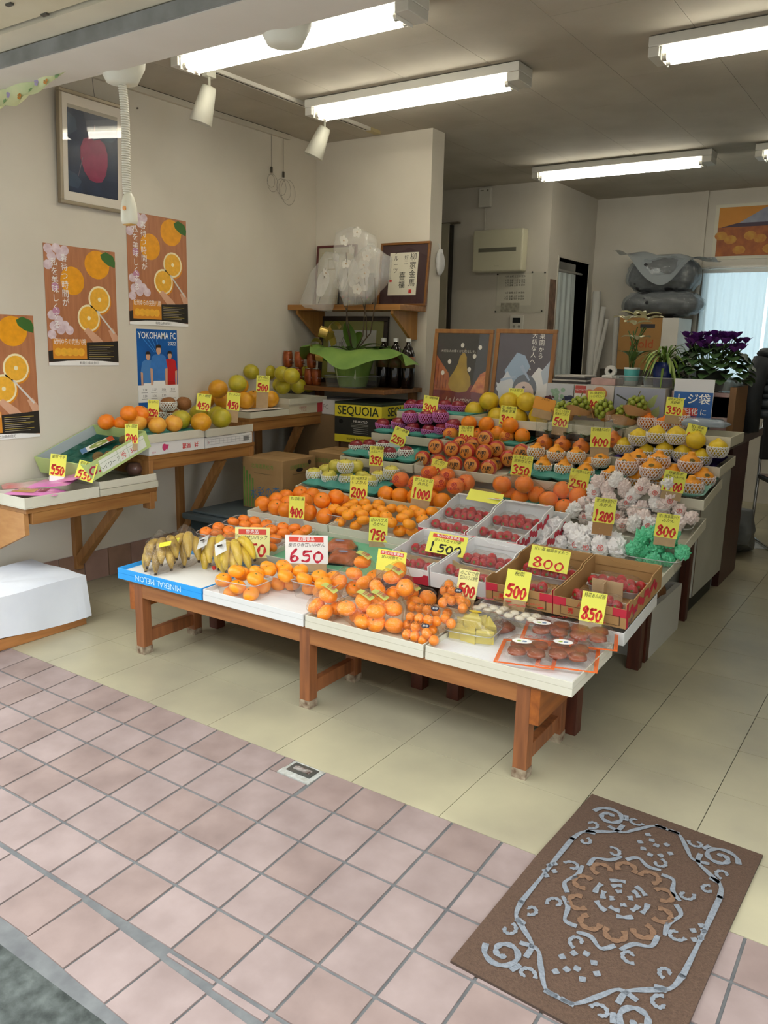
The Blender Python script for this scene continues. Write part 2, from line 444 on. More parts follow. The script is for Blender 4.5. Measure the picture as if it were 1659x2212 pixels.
for x0, x1, lab, ph in ((-.16, .34, 'white lace curtain drawn at the left half of the rear window', 0), (.36, 1.24, 'white lace curtain drawn at the right half of the rear window', 2)):
    c = thing('lace_curtain', lab, 'curtain', group='rear window curtains')
    curtain('fabric', x0, x1, YB - .05, .93, 1.885, c, LACE, ph=ph)
    MB().box(x0, x1, YB - .056, YB - .044, 1.875, 1.9).build('heading', M('D9DCDA', .8), c)
cr = thing('curtain_rail', 'thin white rail above the rear window', 'curtain rail')
MB().tube([(-.18, YB - .045, 1.915), (1.25, YB - .045, 1.915)], .008, 8).build('rail', M('E6E5DF', .4), cr)
for x in (-.12, .5, 1.15): MB().box(x, x + .02, YB - .05, YB, 1.905, 1.925).build('bracket', M('D0CFC8', .5), cr)
dr = struct(thing('door_1', 'open doorway in the side wall hung with a pale curtain', 'door')); del dr['category']
MB().box(-1.25, -1.122, 4.44, 4.456, 0, 1.985).box(-1.25, -1.122, 5.143, 5.16, 0, 1.985).box(-1.25, -1.122, 4.456, 5.143, 1.97, 1.985).build('door_frame', M('BDB8AC', .6), dr)
dc = thing('doorway_curtain', 'long pale curtain hanging in the side doorway', 'curtain')
curtain('fabric', 4.47, 5.02, -1.19, .05, 1.87, dc, M('C9D3D2', .85, var=.08, vs=6), f=46, amp=.02, axis='y')
MB().tube([(-1.19, 4.456, 1.885), (-1.19, 5.143, 1.885)], .009, 8).build('rod', M('B5B2AA', .4), dc)
# room beyond the doorway, so that it is not open to the sky
struct(MB().box(-2.4, -2.3, 4.37, 5.6, 0, ZC).build('wall_passage', M('8B867B', .9)))
struct(MB().box(-2.4, -1.25, 5.5, 5.6, 0, ZC).build('wall_passage_end', M('8B867B', .9)))

# ---------------------------------------------------------------- lamps on the ceiling
WMET = M('DAD8CE', .4, var=.03, vs=4); TUBEM = EMIT('FFFAEC', TUBE)
def fixture(x0, y0, label):
    t = thing('fluorescent_fixture', label, 'ceiling light', (x0, y0, ZC - .004), group='twin tube ceiling fixtures')
    L_ = 1.245
    bev(MB().box(.0, L_, 0, .15, -.04, 0).build('body', WMET, t), .004)
    bev(MB().box(0, .045, .005, .145, -.078, -.04).build('end_box', WMET, t), .003)
    bev(MB().box(L_ - .06, L_, .005, .145, -.078, -.04).build('end_box', WMET, t), .003)
    for x in (.047, L_ - .064):
        MB().box(x, x + .004, .018, .132, -.09, -.04).build('socket_plate', M('F0EEE4', .5), t)
    MB().prism([(.02, -.041), (.075, -.058), (.13, -.041)], .05, L_ - .065, Matrix(((0, 0, 1, 0), (1, 0, 0, 0), (0, 1, 0, 0), (0, 0, 0, 1)))).build('reflector', M('F4F3EC', .3), t)
    for y in (.045, .105):
        MB().tube([(.055, y, -.074), (L_ - .068, y, -.074)], .0155, 12).build('tube', TUBEM, t, True)
        for x in (.052, L_ - .083): MB().tube([(x, y, -.074), (x + .017, y, -.074)], .0162, 12).build('tube_cap', M('CFCDC6', .3, metal=.5), t)
    return t
fixture(-1.405, .615, 'twin fluorescent fixture nearest the street, partly behind the shop-front beam')
fixture(-1.405, 1.54, 'twin fluorescent fixture before the white partition, in the second row')
fixture(.418, 1.54, 'twin fluorescent fixture at the upper right edge, over the aisle')
fixture(-1.06, 3.69, 'twin fluorescent fixture farthest back, above the recess wall')
fixture(.443, 3.69, 'far right twin fluorescent fixture with only its end in view')
lt = thing('lighting_track', 'white spotlight track with black slot along the ceiling', 'light track', (-1.455, .35, ZC))
MB().box(-.018, .018, 0, 1.85, -.018, 0).build('rail', M('CFCBBE', .5), lt)
MB().box(-.004, .004, .02, 1.83, -.0185, -.0178).build('slot', M('15130F', .8), lt)
MB().box(-.02, .02, 1.85, 1.95, -.02, 0).build('end_feed', M('B9A97C', .6), lt)
CREAM = M('D8D6C4', .45, var=.03, vs=5)
def spot(y, label, tilt, yaw):
    t = thing('track_spotlight', label, 'spotlight', (-1.455, y, ZC - .018), group='cream track spotlights')
    MB().box(-.016, .016, -.03, .03, -.03, 0).build('adapter', CREAM, t)
    MB().tube([(0, 0, -.03), (0, 0, -.075)], .006, 8).build('stem', CREAM, t)
    h = MB().lathe([(.001, 0), (.032, 0), (.035, -.01), (.055, -.165), (.052, -.166), (.033, -.03), (.001, -.028)], 24).build('shade', CREAM, t, True, (0, 0, -.07), (tilt, yaw, 0))
    MB().lathe([(.001, -.06), (.028, -.07), (.03, -.11), (.001, -.13)], 16).build('bulb', M('C8C8C4', .2, metal=.3), h, True)
spot(.9, 'cream cone spotlight under the end of the nearest fluorescent fixture', -.12, .28)
spot(1.78, 'cream cone spotlight under the end of the second-row fixture', -.2, .35)
pr = thing('picture_rail', 'long cream picture rail at the top of the left wall', 'picture rail', (XL, 0, 0))
MB().box(0, .022, -.28, 2.11, 2.50, 2.528).build('rail', M('C9C2B0', .6), pr)
MB().box(0, .024, -.28, 2.11, 2.529, 2.5305).build('gap_shade_strip', M('231F19', .9), pr)  # dark strip whose colour stands in for the shade above the rail
def bell(px, py, label, cord):
    p = PY(px, py, .01)
    t = thing('ceiling_reel', label, 'cord reel', (p.x, .02, 2.2), group='cream reels behind the beam')
    MB().lathe([(.001, .10), (.085, .10), (.088, .08), (.082, .03), (.055, -.022), (.03, -.028), (.001, -.028)], 28).build('cover', CREAM, t, True)
    MB().box(-.05, -.028, -.07, -.068, -.0, .012).build('maker_plate', M('8C94A0', .5), t)
    if cord:
        pts = []; zt, zb = -.02, -.40
        n = 560
        for i in range(n + 1):
            u = i / n; a = u * 2 * PI * 46
            cx = .006 * math.sin(u * 5) + .008 * u
            pts.append((cx + .012 * math.cos(a), .012 * math.sin(a), zt + (zb - zt) * u))
        c = MB().tube(pts, .0042, 6).build('coiled_cord', M('DDD8C6', .5), t, True)
        pl = MB().lathe([(.001, 0), (.012, -.002), (.02, -.015), (.029, -.05), (.031, -.10), (.026, -.112), (.001, -.112)], 20).build('plug_socket', M('E3DFC9', .4), t, True, (.008, 0, -.395))
        MB().lathe([(.001, 0), (.008, 0), (.008, .004), (.001, .004)], 12, RX(PI / 2)).build('indicator', M('D98A1F', .4), pl, False, (.012, -.0285, -.06))
        MB().box(-.02, .02, -.014, .014, -.116, -.112).build('socket_face', M('C99A4A', .5), pl)
bell(258, 160, 'cream reel with coiled cord and socket hanging by the left wall', True)
bell(610, 78, 'cream reel hanging below the beam before the fluorescent tubes', False)
# gathered floral cloth under the beam at the left
p0, p1 = PY(-60, 178, -.1), PY(160, 163, -.1)
fc = thing('floral_cloth', 'gathered floral cloth tucked under the shop-front beam', 'cloth')
def fcf(u, v):
    x = p0.x + (p1.x - p0.x) * u; w = 1 - u ** 2.2
    z = 2.205 - .085 * w * v + .008 * math.sin(u * 30 + v * 3) * w
    return (x, -.12 + .03 * math.sin(v * PI) * w + .012 * math.sin(u * 22 + 4 * v) * w, z)
MB().grid(fcf, 60, 10).build('fabric', M('DAD9A8', .9, vs=16, col2='C9D2A0', bump=.1), fc, True)
for k in range(9):
    u, v = .08 + .1 * k + R.uniform(-.02, .02), R.uniform(.3, .8)
    c = Vector(fcf(u, v)); n = 6
    f_ = MB()
    for a in range(5):
        q = Vector((math.cos(a * 2 * PI / 5), 0, math.sin(a * 2 * PI / 5))) * .008
        f_._a([(c.x + q.x + .006 * math.cos(b * PI / 3), c.y - .004, c.z + q.z + .006 * math.sin(b * PI / 3)) for b in range(6)], [(0, 1, 2, 3, 4, 5)])
    f_.build('printed_flower', M(('B7A7CE', 'D08A3C', '8FB07A')[k % 3], .9), fc)
# ================================================================ things on the left wall
ONW = (PI / 2, 0, PI / 2)          # sheet facing +X
ONB = (PI / 2, 0, 0)               # sheet facing -Y
POSTW = M('BC7F58', .35, vs=5, col2='A76B47', st=(9, 1, 1)); ORG = M('EDA21C', .35, var=.12, vs=30); ORG2 = M('F0B43A', .35, var=.1, vs=50)
PITH = M('F4E6B8', .4); LEAFP = M('3E6B2C', .4); BLOS = M('E6D6DA', .4, vs=30, col2='C9AEB4'); SKIN = M('D9A98A', .4, vs=10, var=.1); BLK = M('2A2622', .4); PWHT = M('F3F2EE', .4)
def vtext(s, size, mat, parent, x, y, z): return text('\n'.join(s), size, mat, parent, x, y, z, line=1.05)
def orange_poster(y, z, rot, label):
    w, h = .41, .574
    t = thing('fruit_poster', label, 'poster', (XL + .002, y, z), (PI / 2, rot, PI / 2), 'orange fruit posters')
    X = lambda u: (u - .5) * w
    V = lambda v: (v - .5) * h
    MB().box(-w / 2, w / 2, -h / 2, h / 2, -.0008, 0).build('sheet', POSTW, t)
    E = lambda n, u, v, ru, rv, zz, m, rot=0: flat(n, ell(X(u), V(v), ru * w, rv * h, rot=rot), zz, m, t)
    flat('blossom', [ell(X(u), V(v), .06 * w, .04 * h, 10) for u, v in ((.06, .96), (.17, .97), (.28, .96), (.1, .9), (.22, .91), (.05, .83), (.07, .42), (.16, .38), (.24, .34), (.09, .33), (.18, .3), (.3, .3), (.06, .26))], .0003, BLOS, t)
    E('orange_print', .73, .87, .18, .12, .0004, ORG); E('orange_print', .37, .715, .165, .118, .0004, ORG)
    flat('leaf_print', [(X(.78), V(.96)), (X(.86), V(.99)), (X(.97), V(.96)), (X(1.0), V(.91)), (X(.99), V(.86)), (X(.88), V(.88)), (X(.8), V(.92))], .0005, LEAFP, t)
    for u, v in ((.745, .575), (.58, .41)):
        E('peel_print', u + .01, v - .012, .165, .118, .0005, M('D98A1E', .4)); E('slice_print', u, v, .16, .117, .0006, PITH); E('pulp_print', u, v, .138, .1, .0008, ORG2)
        E('core_print', u, v, .025, .018, .0010, PITH)
    flat('knife_print', [(X(.69), V(.475)), (X(.71), V(.48)), (X(.96), V(.29)), (X(.94), V(.28))], .0012, M('D8D4CC', .3), t)
    flat('hand_print', [[(X(.5), V(.3)), (X(.56), V(.33)), (X(.72), V(.25)), (X(.82), V(.18)), (X(.66), V(.18))], [(X(.86), V(.31)), (X(.93), V(.33)), (X(1.0), V(.26)), (X(1.0), V(.18)), (X(.93), V(.2))]], .0011, SKIN, t)
    flat('dark_band', [(X(0), V(.03)), (X(1), V(.03)), (X(1), V(.22)), (X(.85), V(.21)), (X(.55), V(.2)), (X(0), V(.12))], .0012, BLK, t)
    flat('inset_print', rc(X(.06), X(.53), V(.055), V(.225)), .0014, M('D98E2C', .4), t)
    flat('pulp_inset', [ell(X(.13 + .08 * k), V(.115), .05 * w, .035 * h, 12, .5) for k in range(5)], .0016, ORG2, t)
    text('紀州ゆらの完熟八朔', .032, PWHT, t, X(.295), V(.2), .0016, fit=.44 * w)
    for k in range(8): flat('fine_print', rc(X(.56), X(.93 - .05 * (k % 3)), V(.175 - .016 * k), V(.178 - .016 * k)), .0014, M('B9AE96', .5) if k % 3 else M('C9B24A', .5), t)
    flat('footer', [(X(0), V(0)), (X(1), V(0)), (X(1), V(.025)), (X(.75), V(.04)), (X(.5), V(.045)), (X(.25), V(.04)), (X(0), V(.025))], .0015, PWHT, t)
    text('和歌山県由良町', .016, BLK, t, X(.56), V(.02), .0017)
    vtext('春待つ時間が', .04, PWHT, t, X(.265), V(.71), .0016); vtext('私を美味しくする', .04, PWHT, t, X(.13), V(.595), .0018)
    [flat('pink_dot', ell(X(.13), V(v), .05 * w, .035 * h, 14), .0014, M('C08AA6', .4), t) for v in (.655, .455)]
orange_poster(.54, 1.415, .015, 'orange fruit poster in the middle, left of the football calendar')
orange_poster(1.032, 1.624, .01, 'orange fruit poster highest up, above the football calendar')
orange_poster(.055, 1.08, .01, 'orange fruit poster lowest and leftmost, cut by the photo edge')
# football calendar
cw, ch = .283, .425
fc_ = thing('football_calendar', 'blue football team calendar hung on the left wall', 'calendar', (XL + .002, 1.004, 1.103), (PI / 2, .012, PI / 2))
MB().box(-cw / 2, cw / 2, -ch / 2, ch / 2, -.0012, 0).build('sheet', PWHT, fc_)
flat('blue_field', rc(-cw / 2, cw / 2, -.09, ch / 2), .0004, M('1668B8', .35, vs=4, col2='0F4E96'), fc_)
flat('blue_foot', rc(-cw / 2, cw / 2, -ch / 2, -ch / 2 + .03), .0004, M('1B5FA8', .4), fc_)
flat('chevron', [[(-.1 + .03 * k, .16), (-.094 + .03 * k, .16), (-.02 + .012 * k, .09), (-.026 + .012 * k, .09)] for k in range(4)], .0006, M('3C8BD8', .4), fc_)
text('YOKOHAMA FC', .05, PWHT, fc_, 0, .178, .0010, bold=.012, fit=cw * .94); text('2022', .03, PWHT, fc_, .103, .137, .0010, bold=.01)
def player(cx, top, sc, shirt, shorts, z):
    flat('player_print', [(cx + x * sc, top + y * sc) for x, y in ((-.03, -.03), (-.055, -.045), (-.07, -.12), (-.066, -.22), (-.052, -.22), (-.05, -.13), (-.045, -.2), (.045, -.2), (.05, -.13), (.052, -.22), (.066, -.22), (.07, -.12), (.055, -.045), (.03, -.03))], z, shirt, fc_)
    flat('arm_print', [[(cx + s * x * sc, top + y * sc) for x, y in ((.05, -.12), (.07, -.115), (.066, -.235), (.05, -.235))] for s in (-1, 1)], z + .0002, SKIN, fc_)
    flat('shorts_print', [(cx + x * sc, top + y * sc) for x, y in ((-.046, -.195), (.046, -.195), (.055, -.27), (-.055, -.27))], z + .0003, shorts, fc_)
    flat('face_print', ell(cx, top - .005 * sc, .019 * sc, .027 * sc, 16), z + .0004, SKIN, fc_)
    flat('hair_print', [(cx + x * sc, top + y * sc) for x, y in ((-.021, -.005), (-.022, .018), (-.012, .03), (.01, .031), (.022, .018), (.021, -.005), (.014, .01), (-.014, .01))], z + .0005, M('2A1C14', .5), fc_)
player(-.068, .07, .76, M('4C86C8', .4), PWHT, .0012); player(.085, .075, .74, M('C8282C', .4), M('B3201F', .4), .0012); player(.005, .105, .88, M('3E7FCB', .4, vs=30, var=.1), PWHT, .0022)
flat('date_panel', rc(-cw / 2, cw / 2, -ch / 2 + .03, -.09), .0031, PWHT, fc_)
for r_ in range(2):
    for c_ in range(4):
        if (r_, c_) != (1, 3): text(('2.19', '2.27', '3.06', '3.13', '3.20', '3.26', '3.30')[r_ * 4 + c_], .017, INK, fc_, -.098 + c_ * .066, -.115 - r_ * .034, .0034)
        flat('fine_print', rc(-.122 + c_ * .066, -.078 + c_ * .066, -.131 - r_ * .034, -.129 - r_ * .034), .0034, M('777777', .6), fc_)
# framed apple picture
fp = thing('framed_picture', 'champagne framed picture of a red apple on blue', 'picture', (XL + .03, .628, 2.148), (PI / 2 + .045, 0.01, PI / 2))
fw, fh = .385, .51
FRM = M('9C8F78', .35, metal=.35, var=.05)
mb = MB(); b_ = .017
for x0, x1, y0, y1 in ((-fw / 2, fw / 2, -fh / 2, -fh / 2 + b_), (-fw / 2, fw / 2, fh / 2 - b_, fh / 2), (-fw / 2, -fw / 2 + b_, -fh / 2 + b_, fh / 2 - b_), (fw / 2 - b_, fw / 2, -fh / 2 + b_, fh / 2 - b_)):
    bev(MB().box(x0, x1, y0, y1, -.016, .012).build('frame_bar', FRM, fp), .003)
MB().box(-fw / 2 + .01, fw / 2 - .01, -fh / 2 + .01, fh / 2 - .01, -.012, 0).build('mount', M('E3DACA', .7), fp)
flat('mount_bevel', rc(-.143, .143, .177, .195), .0007, M('B4AB98', .6), fp)
flat('photo', rc(-.143, .143, -.195, .178), .0008, M('22324E', .3, vs=12, col2='16233C'), fp)
flat('apple_print', [(x * .078 + .004, y * .1 - .03) for x, y in ((0, .9), (.4, 1.02), (.8, .85), (1, .4), (1, -.1), (.85, -.6), (.55, -.95), (.1, -1.02), (-.35, -.95), (-.75, -.6), (-1, -.05), (-1, .45), (-.75, .88), (-.35, 1.0))], .0014, M('9C2F56', .3, vs=20, col2='842347'), fp)
flat('twig_print', [[(-.002, .06), (.003, .06), (.012, .13), (.008, .13)], [(-.09, -.12), (-.087, -.118), (-.06, -.03), (-.064, -.03)]], .0016, M('7D6B78', .4), fp)
flat('leaf_print', [[(.06, .07), (.1, .12), (.142, .14), (.142, .1), (.11, .07)], [(-.143, -.1), (-.1, -.11), (-.07, -.14), (-.09, -.175), (-.143, -.17)], [(-.143, .16), (-.1, .14), (-.09, .09), (-.143, .05)]], .0012, M('33475E', .35, vs=30, var=.2), fp)
MB().box(-fw / 2 + .014, fw / 2 - .014, -fh / 2 + .014, fh / 2 - .014, .004, .0055).build('glass', CLEAR('FFFFFF', .02), fp)
MB().tube([(.02, fh / 2, -.01), (.015, fh / 2 + .09, -.02)], .0012, 5).build('hanging_wire', M('6B665C', .5), fp)
# idle hanging wires
WIRE = M('6E6A60', .35, metal=.6)
for k, (y, zt, zb, lab) in enumerate(((1.943, 2.5, 2.315, 'left of two idle picture wires coiled by the corner'), (2.054, 2.5, 2.305, 'right of two idle picture wires with larger loose loops'))):
    t = thing('picture_wire', lab, 'picture wire', (XL + .012, y, 0), group='idle picture wires')
    MB().tube([(0, 0, zt), (0, -.001, zb)], .0011, 5).build('wire', WIRE, t)
    bev(MB().box(-.005, .005, -.006, .006, zb - .035, zb).build('hook', M('57534A', .35, metal=.7), t), .002)
    for q in range(2 + k):
        rr = .035 + .012 * q + .01 * k
        pts = [(.002 * q, (.012 * (q - .5) if not k else (-.02 + .03 * q)) + rr * math.sin(a), zb - .05 - rr * (.95 if not k else 1) + rr * math.cos(a) * 1.1) for a in [i * 2 * PI / 22 for i in range(23)]]
        MB().tube(pts, .0009, 4).build('loop', WIRE, t)
ou = thing('wall_outlet', 'white double wall outlet below the left shelf', 'outlet', PX(241, 1098, XL + .004), ONW)
bev(MB().box(-.035, .035, -.06, .06, -.004, .006).build('plate', M('D5D2C8', .4), ou), .003)
for y in (-.022, .022): MB().box(-.012, .012, y - .014, y + .014, .006, .008).build('socket', M('B9B5A8', .4), ou)
for y, z in ((PX(296, 234, XL).y, PX(296, 234, XL).z),):
    MB().tube([(XL, y, z), (XL + .008, y, z)], .004, 8).build('wall_hook', M('4A4134', .5), wl)

# ---------------------------------------------------------------- price cards
def card(p, pw, ph, price, lines, label, rz=.35, lean=.12, stub=0, stubmat=None, face=None, ink=None, tw=None, roll=0, head=None, sub=None):
    """a hand-written card at p (middle of the card), pw x ph in photograph pixels"""
    d = depth(p); s = d / FPX
    n = Vector((math.sin(rz), -math.cos(rz), 0)); v = (CP - Vector(p)); v.z = 0; v.normalize()
    w = pw * s / max(.5, n.dot(v)); h = ph * s
    t = thing('price_card', label, 'price card', p, (PI / 2 - lean, roll, rz), 'hand-written price cards')
    MB().box(-w / 2, w / 2, -h / 2, h / 2, -.0012, 0).build('card', face or YEL, t)
    if stub: MB().box(-w * .46, w * .46, -h / 2 - stub * s, h / 2 - .01, -.0032, -.0014).build('backing', stubmat or KRAFT, t)
    top = h / 2
    if head:
        flat('header', rc(-w * .4, w * .4, h * .26, h * .44), .0004, M('D9493A', .6), t); text(head, h * .15, PWHT, t, 0, h * .35, .0008, bold=.01, fit=w * .76); top = h * .27
    if price:
        OB('price', digits_mesh(price, round(w * .84, 4), round(h * (.44 if lines else .6), 4), round(h * .088, 4)), ink or RED, t, (0, -h * .44, .0008))['kind'] = 'stuff'
    for k, ln in enumerate(lines):
        text(ln, h * .17, INK, t, 0, top - h * (.12 + .17 * k), .0007, .02, fit=w * .86, shear=.25)
    if sub: text(sub, h * .12, RED, t, w * .22, -.02, .0007)
    return t

# ---------------------------------------------------------------- fruit
def prof_round(n=12, flat_=1.0, dim=.06, dr=.25, low=0.0):
    P = []
    for i in range(n + 1):
        a = -PI / 2 + PI * i / n
        r = math.cos(a); z = math.sin(a) * flat_
        if a > 0: z -= dim * math.exp(-(r / dr) ** 2)
        else: z += dim * .6 * math.exp(-(r / dr) ** 2)
        r *= 1 + low * -math.sin(a)
        P.append((max(r, .004), z))
    return P
FM = {}
def fmesh(k):
    if k in FM: return FM[k]
    if k == 'orange': m = MB().lathe(prof_round(12, .94, .05), 20)
    elif k == 'mikan': m = MB().lathe(prof_round(11, .76, .09, .3), 18)
    elif k == 'round': m = MB().lathe(prof_round(12, 1.0, .03, .2), 20)
    elif k == 'pomelo': m = MB().lathe(prof_round(12, .95, .05, .25, .04), 22)
    elif k == 'apple': m = MB().lathe([(.004, -.78), (.2, -.86), (.45, -.84), (.75, -.6), (.95, -.15), (1, .15), (.93, .5), (.72, .76), (.45, .88), (.25, .84), (.1, .7), (.004, .6)], 20, wob=lambda a, j: 1 + .015 * math.cos(5 * a))
    elif k == 'pear': m = MB().lathe(prof_round(12, .9, .12, .3), 20)
    elif k == 'dekopon': m = MB().lathe([(.004, -.78), (.35, -.8), (.75, -.58), (.98, -.12), (.97, .25), (.78, .58), (.52, .74), (.36, .84), (.33, .98), (.27, 1.1), (.14, 1.13), (.004, 1.08)], 20, wob=lambda a, j: 1 + (.05 * math.cos(7 * a + j) if j > 6 else .012 * math.cos(6 * a)))
    elif k == 'haruka': m = MB().lathe([(.004, -.85), (.3, -.85), (.7, -.68), (.97, -.2), (1, .15), (.85, .52), (.55, .78), (.3, .92), (.22, 1.0), (.12, 1.05), (.004, 1.02)], 20)
    elif k == 'kumquat': m = MB().lathe(prof_round(9, 1.08, .03, .2), 14)
    elif k == 'kiwi': m = MB().lathe(prof_round(10, 1.35, 0, .2), 16)
    elif k == 'berry': m = MB().lathe([(.004, -1.15), (.22, -1.08), (.5, -.75), (.75, -.3), (.9, .15), (.88, .45), (.65, .68), (.35, .72), (.004, .62)], 14, wob=lambda a, j: 1 + .05 * math.cos(3 * a + 1))
    elif k == 'grape': m = MB().lathe(prof_round(8, 1.06, 0, .2), 12)
    FM[k] = m.mesh(k, True); return FM[k]
SKINS = {
 'orange': M('FB8E16', .42, vs=2.5, col2='F47E0E', bump=.25, bs=26, coat=.15), 'mikan': M('FFA51C', .42, vs=2, col2='FB9614', bump=.18, bs=24, coat=.15),
 'redmikan': M('F98A26', .42, vs=2, col2='F37C1A', bump=.18, bs=24, coat=.15), 'navel': M('F89214', .42, vs=2, col2='EE820E', bump=.25, bs=26, coat=.1),
 'pomelo': M('E2A51E', .42, vs=2, col2='D58F12', bump=.2, bs=26, coat=.1), 'green_pomelo': M('C8B62C', .42, vs=1.6, col2='A9A020', bump=.2, bs=26, coat=.1),
 'yellow_pomelo': M('DFC02A', .42, vs=2, col2='CDAA1E', bump=.2, bs=26, coat=.1), 'grapefruit': M('EBAF3E', .42, vs=2, col2='E39A35', bump=.2, bs=26, coat=.1),
 'nashi': M('9C6A38', .6, vs=9, col2='8A5526', bump=.1), 'red_apple': M('8E1F26', .3, vs=3, col2='6E1420', coat=.3), 'pink_apple': M('9A2A36', .3, vs=3, col2='7A1A28', coat=.3),
 'yellow_apple': M('DCCB5A', .35, vs=3, col2='C8C04C', coat=.2), 'dekopon': M('FBA81E', .45, vs=2, col2='F49A14', bump=.25, bs=22, coat=.1),
 'haruka': M('EBCB2E', .45, vs=2, col2='DDBA22', bump=.22, bs=24, coat=.1), 'kumquat': M('F59A1C', .38, vs=3, col2='EE8610', bump=.1, coat=.2),
 'kiwi': M('7D6132', .85, vs=12, col2='64502A', bump=.4, bs=60), 'berry': M('C4141C', .3, vs=4, col2='A00A12', bump=.5, bs=14, coat=.4),
 'grape': M('9DA83C', .35, vs=3, col2='86952C', coat=.15), 'hassaku': M('EFA31E', .42, var=.06, bump=.15, bs=24)}
STEM = MB().lathe([(.004, .012), (.05, .02), (.11, .0), (.10, -.03), (.004, -.03)], 8).mesh('stem', True)
STALK = MB().tube([(0, 0, -.1), (.02, 0, .15), (.07, .02, .32)], .035, 6).mesh('stem', True)
STEMM = {'g': M('5E6A2E', .7), 'b': M('5B3F22', .8)}
CAP = MB()
for a in range(6):
    c, s_ = math.cos(a * PI / 3), math.sin(a * PI / 3)
    CAP._a([(0, 0, .7), (.25 * c - .16 * s_, .25 * s_ + .16 * c, .72), (.7 * c, .7 * s_, .6), (.25 * c + .16 * s_, .25 * s_ - .16 * c, .72)], [(0, 3, 2, 1)])
CAPM = CAP.mesh('calyx')
CALM = M('5D7A2C', .6)
STICK = MB().lathe([(.004, .004), (.2, .004), (.22, 0), (.004, 0)], 12).mesh('sticker')
STEMMATS = {}
def fruit(name, kind, skin, pos, r, label, group=None, stem='g', tilt=.45, rot=None, cat=None, sticker=None):
    key = (kind, skin)
    if key not in FM:
        m = fmesh(kind).copy(); m.materials.clear(); m.materials.append(SKINS[skin]); FM[key] = m
    o = OB(name, FM[key], None, None, pos)
    o.scale = (r * R.uniform(.97, 1.03), r * R.uniform(.97, 1.03), r * R.uniform(.96, 1.02))
    o.rotation_euler = rot or (R.uniform(-tilt, tilt), R.uniform(-tilt, tilt), R.uniform(0, 6.28))
    tag(o, label, cat or name.split('_')[-1], group)
    if stem:
        top = {'mikan': .68, 'orange': .895, 'pomelo': .91, 'apple': .72, 'pear': .79, 'round': .97, 'dekopon': 1.09, 'haruka': 1.03, 'kumquat': 1.05, 'berry': 0, 'hassaku': .9}.get(kind, .9)
        k2 = ('stem', 'stalk' if kind in ('apple',) else 'b', stem)
        if k2 not in STEMMATS:
            m = (STALK if kind == 'apple' else STEM).copy(); m.materials.append(STEMM[stem]); STEMMATS[k2] = m
        if kind == 'berry':
            if not CAPM.materials: CAPM.materials.append(CALM)
            OB('calyx', CAPM, None, o)
        else: OB('stem', STEMMATS[k2], None, o, (0, 0, top))
    if sticker:
        a = sticker[1]; el = sticker[2]
        d = Vector((math.cos(a) * math.cos(el), math.sin(a) * math.cos(el), math.sin(el)))
        m = STICK if STICK.materials and STICK.materials[0] == sticker[0] else STICK.copy()
        if not m.materials: m.materials.append(sticker[0])
        elif m.materials[0] != sticker[0]: m.materials[0] = sticker[0]
        s_ = OB('sticker', m, None, o, d * .985); s_.rotation_euler = d.to_track_quat('Z', 'Y').to_euler(); s_.scale = (1.2, .8, 1)
        o.rotation_euler = rot or (R.uniform(-.12, .12), R.uniform(-.12, .12), R.uniform(-.3, .3))
    return o
def relax(P, r, floor=None, it=40):
    """push overlapping fruit apart so that they touch"""
    P = [Vector(p) for p in P]; r = r if isinstance(r, list) else [r] * len(P)
    for _ in range(it):
        for i in range(len(P)):
            for j in range(i):
                d = P[i] - P[j]; m = (r[i] + r[j]) * .93 - d.length
                if m > 0 and d.length > 1e-6:
                    d = d.normalized() * m * .5; d.z *= .5; P[i] += d; P[j] -= d
            if floor:
                f = floor(P[i]) + r[i] * .8
                if P[i].z < f: P[i].z = f
    return P
def lay(name, kind, skin, pts, r, pos, desc, group, stem='g', tilt=.45, floor=None, cat=None, **k):
    """pts: (px, py, height above the tray) read off the photograph; pos(px, py, h) gives the place"""
    idx = sorted(range(len(pts)), key=lambda i: pts[i][0])
    P = relax([pos(p[0], p[1], p[2]) for p in pts], r, floor)
    out = []
    for n_, i in enumerate(idx):
        out.append(fruit(name, kind, skin, P[i], r, desc + place(n_, len(pts)), group, stem, tilt, cat=cat, **k))
    return out
# foam nets: two families of crossing strands round a cup
def net_mesh(cover=.25, n=19, h0=-.86, flare=.0, slant=0):
    mb = MB(); st = 9
    for dr in (1, -1):
        for i in range(n):
            pts = []
            for j in range(st + 1):
                u = j / st; a0 = -PI / 2 * .86 + (PI / 2 * .86 + cover) * u
                a = 2 * PI * i / n + dr * u * 1.05
                rr = math.cos(a0) * 1.07 + flare * max(0, u - .8) * 2; z = math.sin(a0) * 1.04 + slant * math.cos(a) * u * .5
                z = max(z, h0)
                pts.append((rr * math.cos(a), rr * math.sin(a), z))
            mb.tube(pts, .058, 4, cap=False)
    rim = []
    for i in range(n * 4 + 1):
        a = 2 * PI * i / (n * 4); rr = math.cos(cover) * 1.07 + flare * .4
        rim.append((rr * math.cos(a), rr * math.sin(a), math.sin(cover) * 1.04 + .05 * math.cos(a * n) + slant * math.cos(a) * .5))
    mb.tube(rim, .06, 4, cap=False)
    return mb.mesh('foam_net', True)
NETS = {'a': net_mesh(.2), 'b': net_mesh(.45), 'c': net_mesh(.1, slant=.35), 'd': net_mesh(.3, flare=.35)}
NETM = {'w': M('ECEAE2', .8), 'p': M('D07ABC', .75), 'k': M('EEDEDA', .8)}
NM = {}
def net(pos, r, kind, colr, label, group, rz=0, tilt=(0, 0)):
    k = (kind, colr)
    if k not in NM:
        m = NETS[kind].copy(); m.materials.append(NETM[colr]); NM[k] = m
    o = OB('foam_net', NM[k], None, None, pos, (tilt[0], tilt[1], rz or R.uniform(0, 6)), r)
    return tag(o, label, 'foam net', group)

